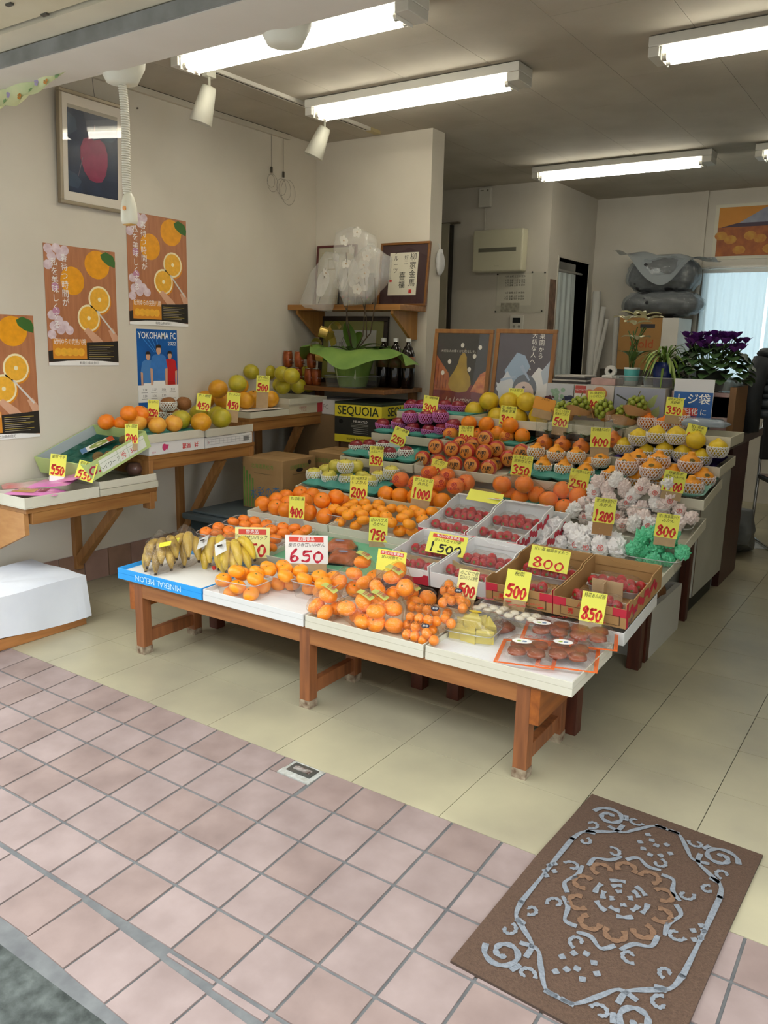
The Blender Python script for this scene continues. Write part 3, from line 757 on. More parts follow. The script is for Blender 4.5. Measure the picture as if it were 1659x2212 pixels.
# ---------------------------------------------------------------- box lids, crates, moulded trays
LID = M('D2CFBE', .8, vs=6, col2='C8C4B0', bump=.05, bs=90); LIDW = M('D6D7D4', .8, var=.03); LIDG = M('C9C6B2', .8, vs=6, col2='BFBBA6')
def lid(x, y, z, w, d, h, label, mat=None, rz=0, tilt=0, t=.004, floor_h=.004, name='box_lid', group='shallow cardboard lids used as trays', cat='tray', liner=None):
    """an open shallow lid: origin at the middle of its front lower edge"""
    o = thing(name, label, cat, (x, y, z), (tilt, 0, rz), group)
    mat = mat or LID
    MB().box(-w / 2, w / 2, 0, d, 0, floor_h).build('base', mat, o)
    for nm, b in (('front_wall', (-w / 2, w / 2, 0, t, floor_h, h)), ('back_wall', (-w / 2, w / 2, d - t, d, floor_h, h)), ('side_wall', (-w / 2, -w / 2 + t, t, d - t, floor_h, h)), ('side_wall', (w / 2 - t, w / 2, t, d - t, floor_h, h))):
        bev(MB().box(*b).build(nm, mat, o), .0012, 1)
    if liner: MB().box(-w / 2 + t, w / 2 - t, t, d - t, floor_h, floor_h + .004).build('liner', liner, o)
    return o
TEAL = M('4E9E90', .45, vs=6, col2='479486'); TEALD = M('1E5A4A', .4, var=.1)
def moulded(x, y, z, w, d, label, nx=4, ny=3, mat=None, rz=0, tilt=0, h=.03, group='teal moulded fruit trays'):
    """moulded fruit tray: rim sheet with rows of cups hanging below it"""
    o = thing('moulded_tray', label, 'fruit tray', (x, y, z), (tilt, 0, rz), group)
    def fn(u, v):
        X = (u - .5) * w; Y = v * d
        cu = abs(math.sin(PI * u * nx)); cv = abs(math.sin(PI * v * ny))
        dep = (cu * cv) ** .6
        edge = min(u, 1 - u, v, 1 - v)
        zz = h - h * .92 * dep if edge > .02 else h + .004
        return (X * (1 + (.02 if edge <= .001 else 0)), Y, zz)
    g = MB().grid(fn, nx * 8, ny * 8).build('cups', mat or TEAL, o, True)
    mo = g.modifiers.new('thick', 'SOLIDIFY'); mo.thickness = .0015
    return o

# ---------------------------------------------------------------- stepped shelves on the left wall
SW = WOOD('A2743F', '83562C', .4, 1); SWE = WOOD('AD7C48', '8E6034', .45, 2)
XF = -1.60
def step_shelf(y0, y1, z, label, post=True, ply=False):
    t = thing('wall_shelf', label, 'shelf', (XL, y0, 0), group='stepped wooden wall shelves')
    D = XF - XL; L_ = y1 - y0
    bev(MB().box(.001, D, 0, L_, z - .022, z).build('board', SW, t), .002)
    bev(MB().box(D - .035, D - .004, .03, L_, z - .075, z - .022).build('front_apron', SW, t), .002)
    bev(MB().box(.001, .03, .03, L_, z - .075, z - .022).build('wall_batten', SW, t), .002)
    if ply:
        MB().prism([(0, z - .022), (D - .02, z - .022), (D - .02, z - .12), (.05, .27), (0, .27)], 0, .022, Matrix(((1, 0, 0, 0), (0, 0, 1, 0), (0, 1, 0, 0), (0, 0, 0, 1)))).build('plywood_bracket', M('B98A54', .5, vs=4, col2='A87542', st=(3, 3, 10)), t)
    else:
        bev(MB().box(D - .06, D - .0015, 0, .028, z - .27 if post else z - .13, z - .022).build('end_post', SWE, t), .002)
        bev(MB().box(.001, D - .06, 0, .022, z - .1, z - .022).build('end_panel', SWE, t), .002)
    yb = L_ * .72
    bev(MB().box(.001, .03, yb - .022, yb + .022, .085, z - .075).build('bracket_post', SWE, t), .002)
    a = Vector((.03, yb, .13)); b = Vector((D - .05, yb, z - .077))
    dv = b - a; M_ = Matrix.Translation(a) @ dv.to_track_quat('X', 'Z').to_matrix().to_4x4()
    bev(MB().box(0, dv.length, -.02, .02, -.022, .022, M_).build('diagonal_brace', SWE, t), .002)
    return t
step_shelf(-.10, .62, .54, 'lowest wooden wall shelf, at the left edge by the street', ply=True)
step_shelf(.575, 1.335, .70, 'middle wooden wall shelf of the three steps')
step_shelf(1.295, 1.985, .835, 'highest wooden wall shelf, reaching the niche')
RLW = PI / 2     # things on these shelves: front looks to +X
def wlid(y0, y1, z, h, label, d=.40, mat=None, x=XF + .01, **k):
    return lid(x, (y0 + y1) / 2, z, y1 - y0, d, h, label, mat, rz=RLW, **k)
wlid(-.11, .27, .541, .05, 'white lid of pink pouches on the lowest wall shelf')
wlid(.275, .62, .541, .032, 'lower of two stacked lids under the kiwi crate', mat=LIDG)
wlid(.275, .61, .575, .036, 'upper of two stacked lids under the kiwi crate')
# pink pouches of dried fruit
PNK = M('D98AC0', .3, vs=8, col2='C870AC', coat=.3)
def pouch(p, w, l, rz, tilt, label, mat, win=True):
    t = thing('snack_pouch', label, 'pouch', p, (tilt[0], tilt[1], rz), 'snack pouches in the white lid')
    def fn(u, v):
        e = min(u, 1 - u) * 2; g = min(v, 1 - v) * 2
        return ((u - .5) * w, (v - .5) * l, .011 * min(1, 3 * e) * min(1, 3 * g) * (1 + .2 * math.sin(9 * u + 7 * v)))
    mb = MB().grid(fn, 14, 16); mb.grid(lambda u, v: (fn(u, v)[0], fn(u, v)[1], 0), 14, 16)
    mb.build('pouch', mat, t, True)
    if win:
        MB().grid(lambda u, v: (((u - .5) * .72) * w, (-.36 + .42 * v) * l, fn(.14 + .72 * u, .14 + .42 * v)[2] + .0012), 8, 8).build('window', M('B07A34', .25, vs=9, col2='C08F48', coat=.5), t, True)
        MB().grid(lambda u, v: (((u - .5) * .5) * w, (.1 + .14 * v) * l, fn(.25 + .5 * u, .6 + .14 * v)[2] + .0014), 6, 4).build('brand_patch', M('8E2F4E', .4), t, True)
        text('干しいも', .026, PWHT, t, 0, .165 * l, .0155, fit=w * .46)
    return t
pouch((-1.71, .02, 0.584), .14, .24, -1.0, (.0, .0), 'pink snack pouch with a golden window, in front', PNK)
pouch((-1.74, .13, 0.607), .13, .22, -1.15, (.12, .1), 'pink snack pouch behind the front one', PNK, False)
pouch((-1.72, .185, 0.622), .13, .2, -1.3, (.2, .12), 'rightmost pink snack pouch with a hang hole', PNK, False)
pouch((-1.87, -.06, 0.572), .13, .18, -.9, (.0, .0), 'white snack pouch with red corner at the left edge', M('DDD6D0', .35, vs=5, col2='C8BEB6', coat=.3), False)
pouch((-1.90, .08, 0.584), .13, .18, -.5, (.0, .0), 'red and white snack pouch at the back left', M('C04848', .35, vs=5, col2='D8CFCB', coat=.3), False)
# kiwi crate, tilted against the step
kc = thing('kiwi_crate', 'light green kiwi crate tilted on two lids', 'crate', (XL + .02, .235, .618), (.36, 0, 0))
KG = M('B9CE86', .6, var=.04); kw, kl, kh = .405, .37, .085
MB().box(0, kw, 0, kl, 0, .004).build('base', KG, kc)
for nm, b in (('end_wall', (0, kw, 0, .005, .004, kh)), ('end_wall', (0, kw, kl - .005, kl, .004, kh)), ('side_wall', (0, .005, .005, kl - .005, .004, kh)), ('side_wall', (kw - .005, kw, .005, kl - .005, .004, kh))):
    MB().box(*b).build(nm, KG, kc)
[MB().box(x_, x_ + .0008, .006, kl - .006, .006, kh - .001).build('grey_lining', M('AEB7BA', .7), kc) for x_ in (kw - .006, .0052)]
lp = bpy.data.objects.new('side_print', None); COL.objects.link(lp); lp.parent = kc; lp.location = (kw + .0003, kl / 2, kh / 2); lp.rotation_euler = ONW
flat('label_panel', rc(-.12, .16, -.03, .032), .0002, M('E4E8DC', .6), lp)
flat('panel_rule', [rc(-.12, .16, .014, .0155), rc(-.01, -.0085, -.03, .032), rc(.05, .0515, -.03, .032), rc(.1, .1015, -.03, .032)], .0004, M('7E9A6A', .6), lp)
text('ヘイワード', .026, M('55604C', .6), lp, -.065, -.01, .0005); text('秀', .034, RED, lp, .02, -.008, .0005); text('3L', .034, RED, lp, .077, -.008, .0005)
text('O.', .06, M('B02A50', .6), lp, -.155, 0, .0005, bold=.03)
MB().grid(lambda u, v: (.008 + u * (kw - .016), .008 + v * (kl - .016), .035 - .022 * (abs(math.sin(PI * u * 6)) * abs(math.sin(PI * v * 6))) ** .6), 60, 60).build('cup_sheet', TEALD, kc, True)
KM = kc.matrix_basis.copy()
kl_ = [(5, 3), (5, 4), (5, 2), (5, 1), (4, 4.5), (4.2, 1.6)]
for n_, (i, j) in enumerate(kl_):
    p = Matrix.Translation(kc.location) @ RX(.36) @ Vector(((i + .5) / 6 * kw, (j + .5) / 6 * kl, .055))
    fruit('kiwi', 'kiwi', 'kiwi', p, .024, 'brown kiwi in the green crate, %s from the street end' % ORD[sorted(range(6), key=lambda q: kl_[q][1]).index(n_) + 1], 'kiwis in the green crate', None, rot=(PI / 2, 0, R.uniform(-.4, .4)))
kp = thing('kiwi_leaflet', 'small kiwi leaflet lying on the crate liner', 'leaflet', Matrix.Translation(kc.location) @ RX(.36) @ Vector((.17, .24, .05)), (.42, .1, -.5), None)
MB().box(-.045, .045, -.085, .085, -.0006, 0).build('sheet', PWHT, kp)
flat('kiwi_print', ell(0, .01, .04, .05), .0004, M('8FA53C', .4), kp); flat('core_print', ell(0, .01, .012, .016), .0006, M('E8E7C0', .4), kp); flat('banner', rc(-.045, .045, .055, .085), .0005, M('C8552E', .4), kp); flat('foot', rc(-.045, .045, -.085, -.055), .0005, M('4F7EB0', .4), kp)
gb = thing('produce_pack', 'small packed fruit under the tilted kiwi crate', 'pack', PZ(290, 1012, .63))
MB().lathe([(.001, -.03), (.03, -.028), (.045, 0), (.03, .028), (.001, .03)], 16).build('contents', M('6A4A40', .5, vs=30, var=.3), gb, True); MB().lathe([(.001, -.034), (.034, -.032), (.05, 0), (.034, .032), (.001, .034)], 16).build('wrap', CLEAR('FFFFFF', .08, .4, 40), gb, True)
card(PX(125, 1005, -1.72), 32, 47, '550', ['蜜柑 干芋'], 'price card marked 550, left of two before the kiwi crate', rz=.8, lean=.1, roll=.12, stub=12, stubmat=WHT)
card(PX(186, 1018, -1.61), 38, 42, '550', ['蜜柑 紅はるか'], 'price card marked 550, tilted right one before the kiwi crate', rz=.8, lean=.25, roll=.3)
card(PX(284, 937, -1.59), 27, 42, '200', ['甘い国産'], 'price card marked 200 above the kiwi crate', rz=.8, lean=.06, roll=.03, stub=14)
# middle shelf
def print_box(y0, y1, z, h, label, marks):
    t = thing('fruit_carton', label, 'carton', (XF + .005, (y0 + y1) / 2, z), (0, 0, RLW), 'white cartons on the middle wall shelf')
    w = y1 - y0
    bev(MB().box(-w / 2, w / 2, 0, .39, 0, h).build('carton', M('DDDCD8', .7, var=.03), t), .002)
    q = bpy.data.objects.new('front_print', None); COL.objects.link(q); q.parent = t; q.location = (0, -.0004, h / 2); q.rotation_euler = ONB
    marks(q, w, h); return t
def mk1(q, w, h):
    PK = M('C2386A', .6)
    flat('bird_mark', [ell(-w * .24, .004, .014, .018, 14), [(-w * .24 - .004, .02), (-w * .24 + .03, .014), (-w * .24 + .018, -.012)]], .0003, PK, q)
    text('熊本', .012, PK, q, -w * .42, -.018, .0004); text('果選', .03, RED, q, w * .16, 0, .0004, rot=PI, bold=.01); text('共', .03, RED, q, w * .34, 0, .0004, rot=PI, bold=.01)
def mk2(q, w, h):
    G = M('7C7E80', .6); flat('grid_print', [rc(-w * .46, w * .46, .016 - .014 * k, .0172 - .014 * k) for k in range(3)] + [rc(-w * .46 + k * .03, -w * .46 + k * .03 + .0012, -.012, .0172) for k in range(9)], .0003, G, q)
    flat('barcode', [rc(w * .3 + k * .004, w * .3 + k * .004 + .0022, -.014, .014) for k in range(11)], .0004, INK, q); text('5', .02, M('B05A6A', .6), q, -w * .43, .0, .0004)
print_box(.575, .945, .7005, .062, 'white fruit carton with red lettering on the middle shelf', mk1)
print_box(.95, 1.31, .7005, .058, 'white fruit carton with printed grid and barcode', mk2)
wlid(.565, .94, .764, .042, 'cream lid of oranges and grapefruit on the middle shelf')
lid(XF + .01, 1.135, .762, .37, .40, .042, 'cream tilted lid of green pomelos on the middle shelf', None, rz=RLW + .05, tilt=.1)
moulded(XF - .025, .75, .772, .33, .33, 'teal tray of oranges and grapefruit on the middle shelf', 4, 4, rz=RLW)
z2 = .80
lay('orange', 'orange', 'orange', [(240, 912, .05), (257, 914, .045), (279, 893, .105), (303, 893, .1), (288, 912, .045), (318, 908, .045)], .042, lambda x, y, h: PZ(x, y, z2 + h), 'bright orange piled in the left teal wall tray', 'oranges in the left teal wall tray')
lay('grapefruit', 'orange', 'grapefruit', [(297, 913, .055), (340, 919, .042), (375, 915, .045)], .046, lambda x, y, h: PZ(x, y, z2 + h), 'pale grapefruit at the front of the teal wall tray', 'grapefruit in the left teal wall tray')
for n_, (x, y, h, wn_) in enumerate(((363, 872, .115, 'upper front'), (397, 872, .11, 'upper rear'), (345, 893, .06, 'lower left'), (372, 895, .055, 'lower front'))):
    p = PZ(x, y, .81 + h); fruit('nashi_pear', 'pear', 'nashi', p, .043, 'brown russet pear in a white net, %s' % wn_, 'brown pears by the calendar', 'b', .15, cat='pear')
    if n_ in (0, 2, 3): net(p, .044, 'a', 'w', 'white foam net round the %s brown pear' % wn_, 'white nets on the brown pears')
lay('pomelo', 'pomelo', 'green_pomelo', [(391, 906, .05), (430, 893, .05), (470, 898, .05), (478, 903, .05)], .056, lambda x, y, h: PZ(x, y, z2 + h), 'green-yellow pomelo in the tilted middle lid', 'green pomelos on the middle shelf')
fruit('pomelo', 'pomelo', 'pomelo', PZ(434, 912, z2 + .04), .056, 'golden pomelo at the front of the tilted middle lid', None, 'g', .3)
card(PX(331, 883, -1.70), 23, 38, '250', ['甘い おれんじ'], 'price card marked 250 above the teal wall tray', rz=.8, lean=.08, roll=.05)
card(PX(440, 869, -1.62), 30, 36, '450', ['甘い 晩柑'], 'price card marked 450, left of the two 450 cards', rz=.8, lean=.1, roll=.12)
card(PX(504, 867, -1.585), 28, 38, '450', ['甘い メロゴ'], 'price card marked 450, right one on a tan backing', rz=.8, lean=.1, roll=.1, stub=26)
# highest shelf
wlid(1.295, 1.625, .8355, .035, 'cream lid of golden pomelos on the highest shelf', mat=LIDG)
fp_ = thing('paper_sheet', 'white paper plate under the golden pomelos', 'paper', (XF - .2, 1.46, .872)); MB().grid(lambda u, v: ((u - .5) * .36, (v - .5) * .33, .003 * math.sin(9 * u)), 8, 8).build('sheet', PWHT, fp_, True)
sb = thing('small_carton', 'low white and red carton under the highest lid', 'carton', (XF + .002, 1.80, .8355), (0, 0, RLW))
MB().box(-.165, .165, 0, .38, 0, .058).build('carton', M('C7BFA6', .7), sb); MB().box(.1, .166, -.0006, .38, 0, .058).build('red_end', M('B02A30', .6), sb)
q = bpy.data.objects.new('front_print', None); COL.objects.link(q); q.parent = sb; q.location = (-.04, -.0008, .026); q.rotation_euler = ONB
text('新鮮果実\nくだもの', .017, M('9A3A34', .6), q, 0, 0, .0004)
wlid(1.63, 1.985, .894, .036, 'pale lid of green pomelos on the highest shelf', mat=LIDG)
lay('pomelo', 'pomelo', 'pomelo', [(445, 862, .05), (471, 840, .12), (483, 864, .05), (517, 833, .13), (530, 865, .05), (549, 862, .05), (582, 862, .05), (508, 858, .05)], .054, lambda x, y, h: PZ(x, y, .874 + h), 'golden pomelo heaped on the highest shelf', 'golden pomelos on the highest shelf', stem='b')
lay('pomelo', 'pomelo', 'green_pomelo', [(611, 835, .05), (645, 834, .05), (668, 832, .05), (630, 812, .13), (543, 803, .14), (580, 804, .13), (566, 830, .05), (610, 808, .13), (660, 806, .12), (582, 830, .05), (513, 828, .1)], .051, lambda x, y, h: PZ(x, y, .932 + h), 'green-gold pomelo heaped on the highest lid', 'green pomelos on the highest lid', stem='b')
card(PX(568, 829, -1.62), 28, 35, '500', ['甘い晩白', 'メロゴールド'], 'price card marked 500 among the green pomelos', rz=.75, lean=.08, roll=.05, stub=34)
CANM = [M('B5602A', .3, metal=.3, vs=30, col2='7E3A18'), M('C9C9C4', .25, metal=.9)]
def can(p, label):
    t = thing('juice_can', label, 'can', p, (0, 0, R.uniform(.4, .9)), 'orange juice cans stacked by the niche')
    MB().lathe([(.001, 0), (.024, 0), (.028, .006), (.03, .03), (.0315, .055), (.03, .085), (.027, .1), (.001, .1)], 18).build('can_body', CANM[0], t, True)
    MB().lathe([(.001, .1), (.0265, .1), (.0265, .105), (.024, .105), (.023, .101), (.001, .101)], 18).build('lid', CANM[1], t, True)
    for a in (-.7, .5):
        q = bpy.data.objects.new('brand_print', None); COL.objects.link(q); q.parent = t; q.location = (.0318 * math.cos(a), .0318 * math.sin(a), .045); q.rotation_euler = (PI / 2, 0, a + PI / 2)
        text('オレンジ', .014, PWHT, q, 0, 0, .0006); flat('band', rc(-.02, .02, -.022, -.018), .0004, M('3A1410', .4), q)
zc = PY(600, 815, 1.93).z
for n_, x in enumerate((600, 622, 646, 673)):
    p = PY(x, 770, 2.06); can((p.x, p.y, .9905 + .106), 'orange juice can in the upper row%s' % place(n_, 4))
for n_, x in enumerate((597, 619, 643, 668, 684)):
    p = PY(x, 800, 2.06); can((p.x, p.y, .9905), 'orange juice can in the lower row%s' % place(n_, 5))
# under the shelves
cb = thing('covered_crate', 'low wooden crate under a white sheet at left', 'crate', (-1.66, -.24, 0))
bev(MB().box(-.2, .2, -.32, .31, .0, .05).build('wood_base', WOOD('A9713C', '7E5128', .5, 1), cb), .003)
def sheet(u, v):
    # wrapped cover: u runs round the box, v from the hem to the middle of the top
    a = u * 4; k = int(a) % 4; f = a - int(a)
    cs = [(.205, -.325), (.205, .315), (-.205, .315), (-.205, -.325)]
    p, q = cs[k], cs[(k + 1) % 4]
    x, y = p[0] + (q[0] - p[0]) * f, p[1] + (q[1] - p[1]) * f
    if v < .6:
        t_ = v / .6; w = 1 + .02 * (1 - t_) * math.sin(u * 60) + .03 * (1 - t_) * (1 if f < .05 or f > .95 else 0)
        return (x * w, y * w, .045 + .185 * t_ + .012 * (1 - t_) * math.sin(u * 23))
    t_ = (v - .6) / .4
    return (x * (1 - t_), y * (1 - t_), .232 + .0025 * math.sin(u * 40) * (1 - t_))
MB().grid(sheet, 96, 20, closed=True).build('white_sheet', M('D9DDE2', .6, vs=4, col2='CBD0D8', bump=.3, bs=14), cb, False)
tb = thing('storage_tub', 'dark grey plastic tub with lid under the shelves', 'tub', (-1.62, 1.29, 0))
MB().prism([(-.18, -.27), (.4, -.27), (.4, .3), (-.18, .3)], 0, .28).build('body', M('23353A', .5), tb)
bev(MB().box(-.21, .43, -.31, .33, .28, .315).build('lid', M('4A5559', .45, var=.05), tb), .008); bev(MB().box(-.17, .39, -.27, .29, .315, .33).build('lid_panel', M('4F5A5E', .45, var=.05), tb), .006)
CARD = M('A88658', .8, vs=7, col2='99784C')
def veg_box(x0, x1, y0, y1, z0, z1, label):
    t = thing('cardboard_box', label, 'cardboard box', (x0, y0, z0), group='brown cartons beside the tub')
    w, d, h = x1 - x0, y1 - y0, z1 - z0
    bev(MB().box(0, w, 0, d, 0, h).build('carton', CARD, t), .003)
    MB().box(w * .02, w * .98, d * .49, d * .51, h, h + .0006).build('tape_seam', M('8A6A40', .8), t)
    for loc, rot, ww in (((w / 2, -.0006, h / 2), ONB, w), ((w + .0006, d / 2, h / 2), ONW, d)):
        q = bpy.data.objects.new('face_print', None); COL.objects.link(q); q.parent = t; q.location = loc; q.rotation_euler = rot
        text('水彩の森', .07, M('3E6C96', .7), q, .02, -.05, .0005, .12, fit=ww * .75); text('北海道黒松内', .028, M('5E8A3A', .7), q, 0, h * .34, .0005, fit=ww * .7)
        flat('print_lines', [rc(-ww * .2, ww * .25, h * .2, h * .21)], .0005, M('6A5A3A', .7), q)
        if rot == ONB: flat('bamboo_print', [rc(-ww * .48 + k * .022, -ww * .48 + k * .022 + .012, -h * .48, h * .3 - .02 * k) for k in range(4)], .0004, M('4E7A34', .7, vs=9, col2='7FA04A'), q)
        else: flat('handle_hole', ell(0, h * .28, .03, .012, 14), .0005, M('1C150D', .9), q); flat('round_mark', ell(ww * .3, h * .4, .014, .014), .0005, M('3A2A1C', .8), q)
veg_box(-1.635, -1.335, 1.27, 1.56, .331, PY(524, 985, 1.27).z, 'brown vegetable carton with blue brushed lettering, nearer the aisle wall')
veg_box(-1.42, -1.18, 1.60, 1.86, .331, .64, 'second brown vegetable carton half behind the first')
bx = thing('large_carton', 'tall plain brown carton standing behind the tub', 'cardboard box', (-1.56, 2.0, 0)); bev(MB().box(-.26, .1, -.06, .3, 0, .82).build('carton', M('7C6242', .85, var=.08), bx), .003); MB().box(.1, .1006, -.05, .2, .3, .75).build('red_print', M('6E2A22', .8), bx)
# ================================================================ niche between the left wall and the partition
NW = WOOD('A9763A', '8B5C28', .45, 0)
us = thing('niche_shelf', 'upper wooden niche shelf carrying framed certificates', 'shelf', (XL, 0, 0))
bev(MB().box(.001, -1.13 - XL, 2.1, 2.396, 1.46, 1.495).build('board', NW, us), .003)
for x in (.055, .80):
    MB().prism([(2.396, 1.46), (2.12, 1.46), (2.12, 1.44), (2.33, 1.29), (2.396, 1.29)], x, x + .022, Matrix(((0, 0, 1, 0), (1, 0, 0, 0), (0, 1, 0, 0), (0, 0, 0, 1)))).build('bracket', WOOD('B98544', '9C6B32', .5, 2), us)
nc = thing('niche_counter', 'lower wooden niche counter with worn front edge', 'counter', (XL, 0, 0))
bev(MB().box(.001, -1.14 - XL, 1.965, 2.396, .962, .99).build('board', WOOD('96632F', '6F4620', .45, 0), nc), .003)
for x in (.04, .8): bev(MB().box(x, x + .04, 2.34, 2.394, 0, .962).build('leg', SWE, nc), .002)
def frame(name, label, cat, x0, x1, z0, z1, y, lean, bar, bmat, mmat, art, b=.018, dep=.02, glass=True):
    w, h = x1 - x0, z1 - z0
    t = thing(name, label, cat, ((x0 + x1) / 2, y, z0), (PI / 2 - lean, 0, 0))
    for a in ((-w / 2, w / 2, 0, b), (-w / 2, w / 2, h - b, h), (-w / 2, -w / 2 + b, b, h - b), (w / 2 - b, w / 2, b, h - b)):
        bev(MB().box(a[0], a[1], a[2], a[3], -dep, 0).build('frame_bar', bmat, t), .002)
    MB().box(-w / 2 + b, w / 2 - b, b, h - b, -dep, -.008).build('mount', mmat, t)
    art(t, w, h)
    if glass: MB().box(-w / 2 + b, w / 2 - b, b, h - b, -.0035, -.0025).build('glass', CLEAR('FFFFFF', .02), t)
    return t
DKR = M('5A1F1E', .35, coat=.3)
def art_cert(t, w, h):
    flat('gold_line', [rc(-w * .38, w * .38, h * .12, h * .125), rc(-w * .38, w * .38, h * .87, h * .875)], -.0076, M('9C8A4A', .4), t)
    flat('paper', rc(-w * .3, w * .3, h * .18, h * .8), -.0074, M('CDC9B4', .7), t)
    flat('seal_box', rc(-w * .2, 0, h * .6, h * .78), -.007, M('8A7A4E', .5), t); flat('seal_inner', rc(-w * .18, -w * .02, h * .62, h * .76), -.0067, M('CDC9B4', .7), t)
frame('framed_certificate', 'dark red framed certificate half behind the orchid', 'certificate', -1.985, -1.66, 1.4955, 1.89, 2.335, .1, .015, DKR, M('B9B49A', .7), art_cert, .014)
def art_call(t, w, h):
    flat('paper', rc(-w * .3, w * .28, h * .17, h * .84), -.0074, M('E2DDC8', .7), t)
    vtext('柳家金馬', .05, INK, t, w * .18, h * .56, -.0066); vtext('フルーツ', .036, INK, t, -w * .17, h * .7, -.0066); vtext('喜福', .05, INK, t, -w * .02, h * .4, -.0062); vtext('好二', .03, INK, t, w * .04, h * .72, -.0066)
    flat('red_seal', [rc(w * .13, w * .19, h * .2, h * .26), rc(-w * .28, -w * .23, h * .38, h * .42)], -.0068, RED, t)
frame('framed_calligraphy', 'brown framed brush calligraphy on a maroon mount', 'calligraphy', -1.465, -1.10, 1.4955, 1.885, 2.335, .1, .015, WOOD('8A5A26', '6E4418', .4, 0), M('3A1A1E', .7), art_call, .014)
def art_small(t, w, h):
    flat('photo', rc(-w * .4, w * .4, h * .1, h * .9), -.0074, M('3A2A24', .5, vs=20, var=.4), t)
    flat('rose_print', [ell(x * w, y * h, .1 * w, .08 * h, 10) for x, y in ((-.2, .4), (0, .55), (.15, .3))], -.0068, M('B05050', .5), t); flat('leaf_print', [ell(x * w, y * h, .07 * w, .06 * h, 8) for x, y in ((.2, .6), (-.1, .75), (.25, .2))], -.0066, M('8A8A4A', .5), t)
frame('small_photo_frame', 'small dark photo frame with flowers between certificates', 'photo frame', -1.60, -1.475, 1.4955, 1.70, 2.29, .12, .01, BLK, M('2A2220', .6), art_small, .01)
frame('small_photo_frame', 'small dark photo frame behind the orchid bags', 'photo frame', -1.735, -1.61, 1.4955, 1.64, 2.27, .12, .01, BLK, M('3A3230', .6), art_small, .01)
def art_ink(t, w, h):
    flat('paper', rc(-w * .36, w * .34, h * .16, h * .8), -.0074, M('C9CBC6', .7, vs=6, var=.08), t)
    for x, y, a in ((-.2, .62, .3), (-.1, .7, -.3), (.1, .66, .4), (.2, .5, -.4), (-.25, .4, .2)):
        flat('ink_stroke', [[(x * w + q * .012, y * h), (x * w + q * .012 + .004, y * h), (x * w + q * .02 + a * .06, y * h - .08)] for q in range(-2, 3)], -.0068, M('4A4F52', .7), t)
frame('framed_painting', 'dark framed ink painting with olive mount behind the orchid', 'painting', -1.955, -1.40, .9905, 1.432, 2.34, .08, .03, M('2A1A14', .4, coat=.2), M('8A8A3C', .7), art_ink, .03)
# cola bottles
def bottle(px, label):
    p = PY(px, 800, 2.26); t = thing('cola_bottle', label, 'bottle', (p.x, 2.26, .9905), group='dark bottles in the niche')
    MB().lathe([(.001, 0), (.038, 0), (.044, .008), (.045, .12), (.042, .135), (.045, .15), (.044, .2), (.03, .245), (.014, .268), (.0135, .285), (.001, .285)], 20).build('bottle', M('140B08', .12, coat=.6), t, True)
    MB().lathe([(.001, .283), (.0165, .283), (.0165, .305), (.001, .306)], 16).build('cap', M('E9E8E4', .4), t)
    MB().lathe([(.0455, .125), (.0457, .125), (.0457, .195), (.0455, .195)], 20, cap=False).build('label_band', M('7A3E22', .5, vs=30, col2='5C6A3A'), t, True)
for n_, x in enumerate((828, 854, 881)): bottle(x, 'dark cola bottle with white cap' + place(n_, 3))
# orchid in its wrapped pot
OX, OY = PY(762, 830, 2.08).x, 2.08
orc = thing('potted_orchid', 'white orchid in a green wrapped pot with bagged flowers', 'potted plant', (OX, OY, .9925))
NWG = M('74923E', .7, vs=9, col2='5E8034', bump=.2, bs=60)
MB().lathe([(.001, 0), (.085, 0), (.1, .06), (.125, .2), (.115, .2), (.095, .07), (.001, .06)], 24).build('pot', M('C9D2A8', .5), orc, True)
def wrap(u, v):
    a = 2 * PI * u; f = math.sin(9 * a) * .006 * v + math.sin(4 * a + 1) * .008 * v
    r = .088 + .05 * v + f
    return (r * math.cos(a), r * math.sin(a), .003 + .2 * v)
MB().grid(wrap, 72, 10, closed=True).build('wrapping', NWG, orc, True)
def skirt(u, v):
    a = 2 * PI * u
    L_ = .13 + .10 * max(0, math.cos(a - .1)) ** .8 + .06 * abs(math.sin(1.5 * a + .4)) + (.05 if .45 < u < .6 else 0)
    r = .135 + v * L_
    z = .215 + .055 * math.sin(v * PI * .55) - v * v * (.085 + .05 * math.sin(2.5 * a + 1)) + .016 * v * math.sin(7 * a)
    return (r * math.cos(a), min(r * math.sin(a), .275), z)
MB().grid(skirt, 96, 12, closed=True).build('wrapping_skirt', NWG, orc, True)
GOLD = M('B59A4E', .28, metal=.6)
bw = bpy.data.objects.new('ribbon_bow', None); COL.objects.link(bw); bw.parent = orc; bw.location = (-.1, -.17, .27); bw.scale = (1.7, 1.7, 1.7)
for k, (dx, dz, rot) in enumerate(((0, .035, .3), (-.035, -.01, -.4), (.03, .01, .9), (-.01, -.05, .1), (.05, .05, -.3))):
    MB().grid(lambda u, v: ((v - .5) * .03, .02 * math.cos(u * 4.4), .02 * math.sin(u * 4.4)), 12, 1).build('ribbon_loop', GOLD, bw, True, (dx, 0, dz), (0, rot, rot * 2))
LEAFM = M('4E6E24', .35, vs=6, col2='3C5A1C', coat=.2)
def leaf(parent, base, az, length, width, lift, droop, mat=None, name='leaf'):
    def fn(u, v):
        w = width * math.sin(PI * min(1, v * .97 + .03)) ** .7; x = (u - .5) * w
        d = length * v; z = lift * v - droop * v * v + .25 * abs(u - .5) * w
        return (math.cos(az) * d - math.sin(az) * x, math.sin(az) * d + math.cos(az) * x, z)
    return MB().grid(fn, 6, 10).build(name, mat or LEAFM, parent, True, base)
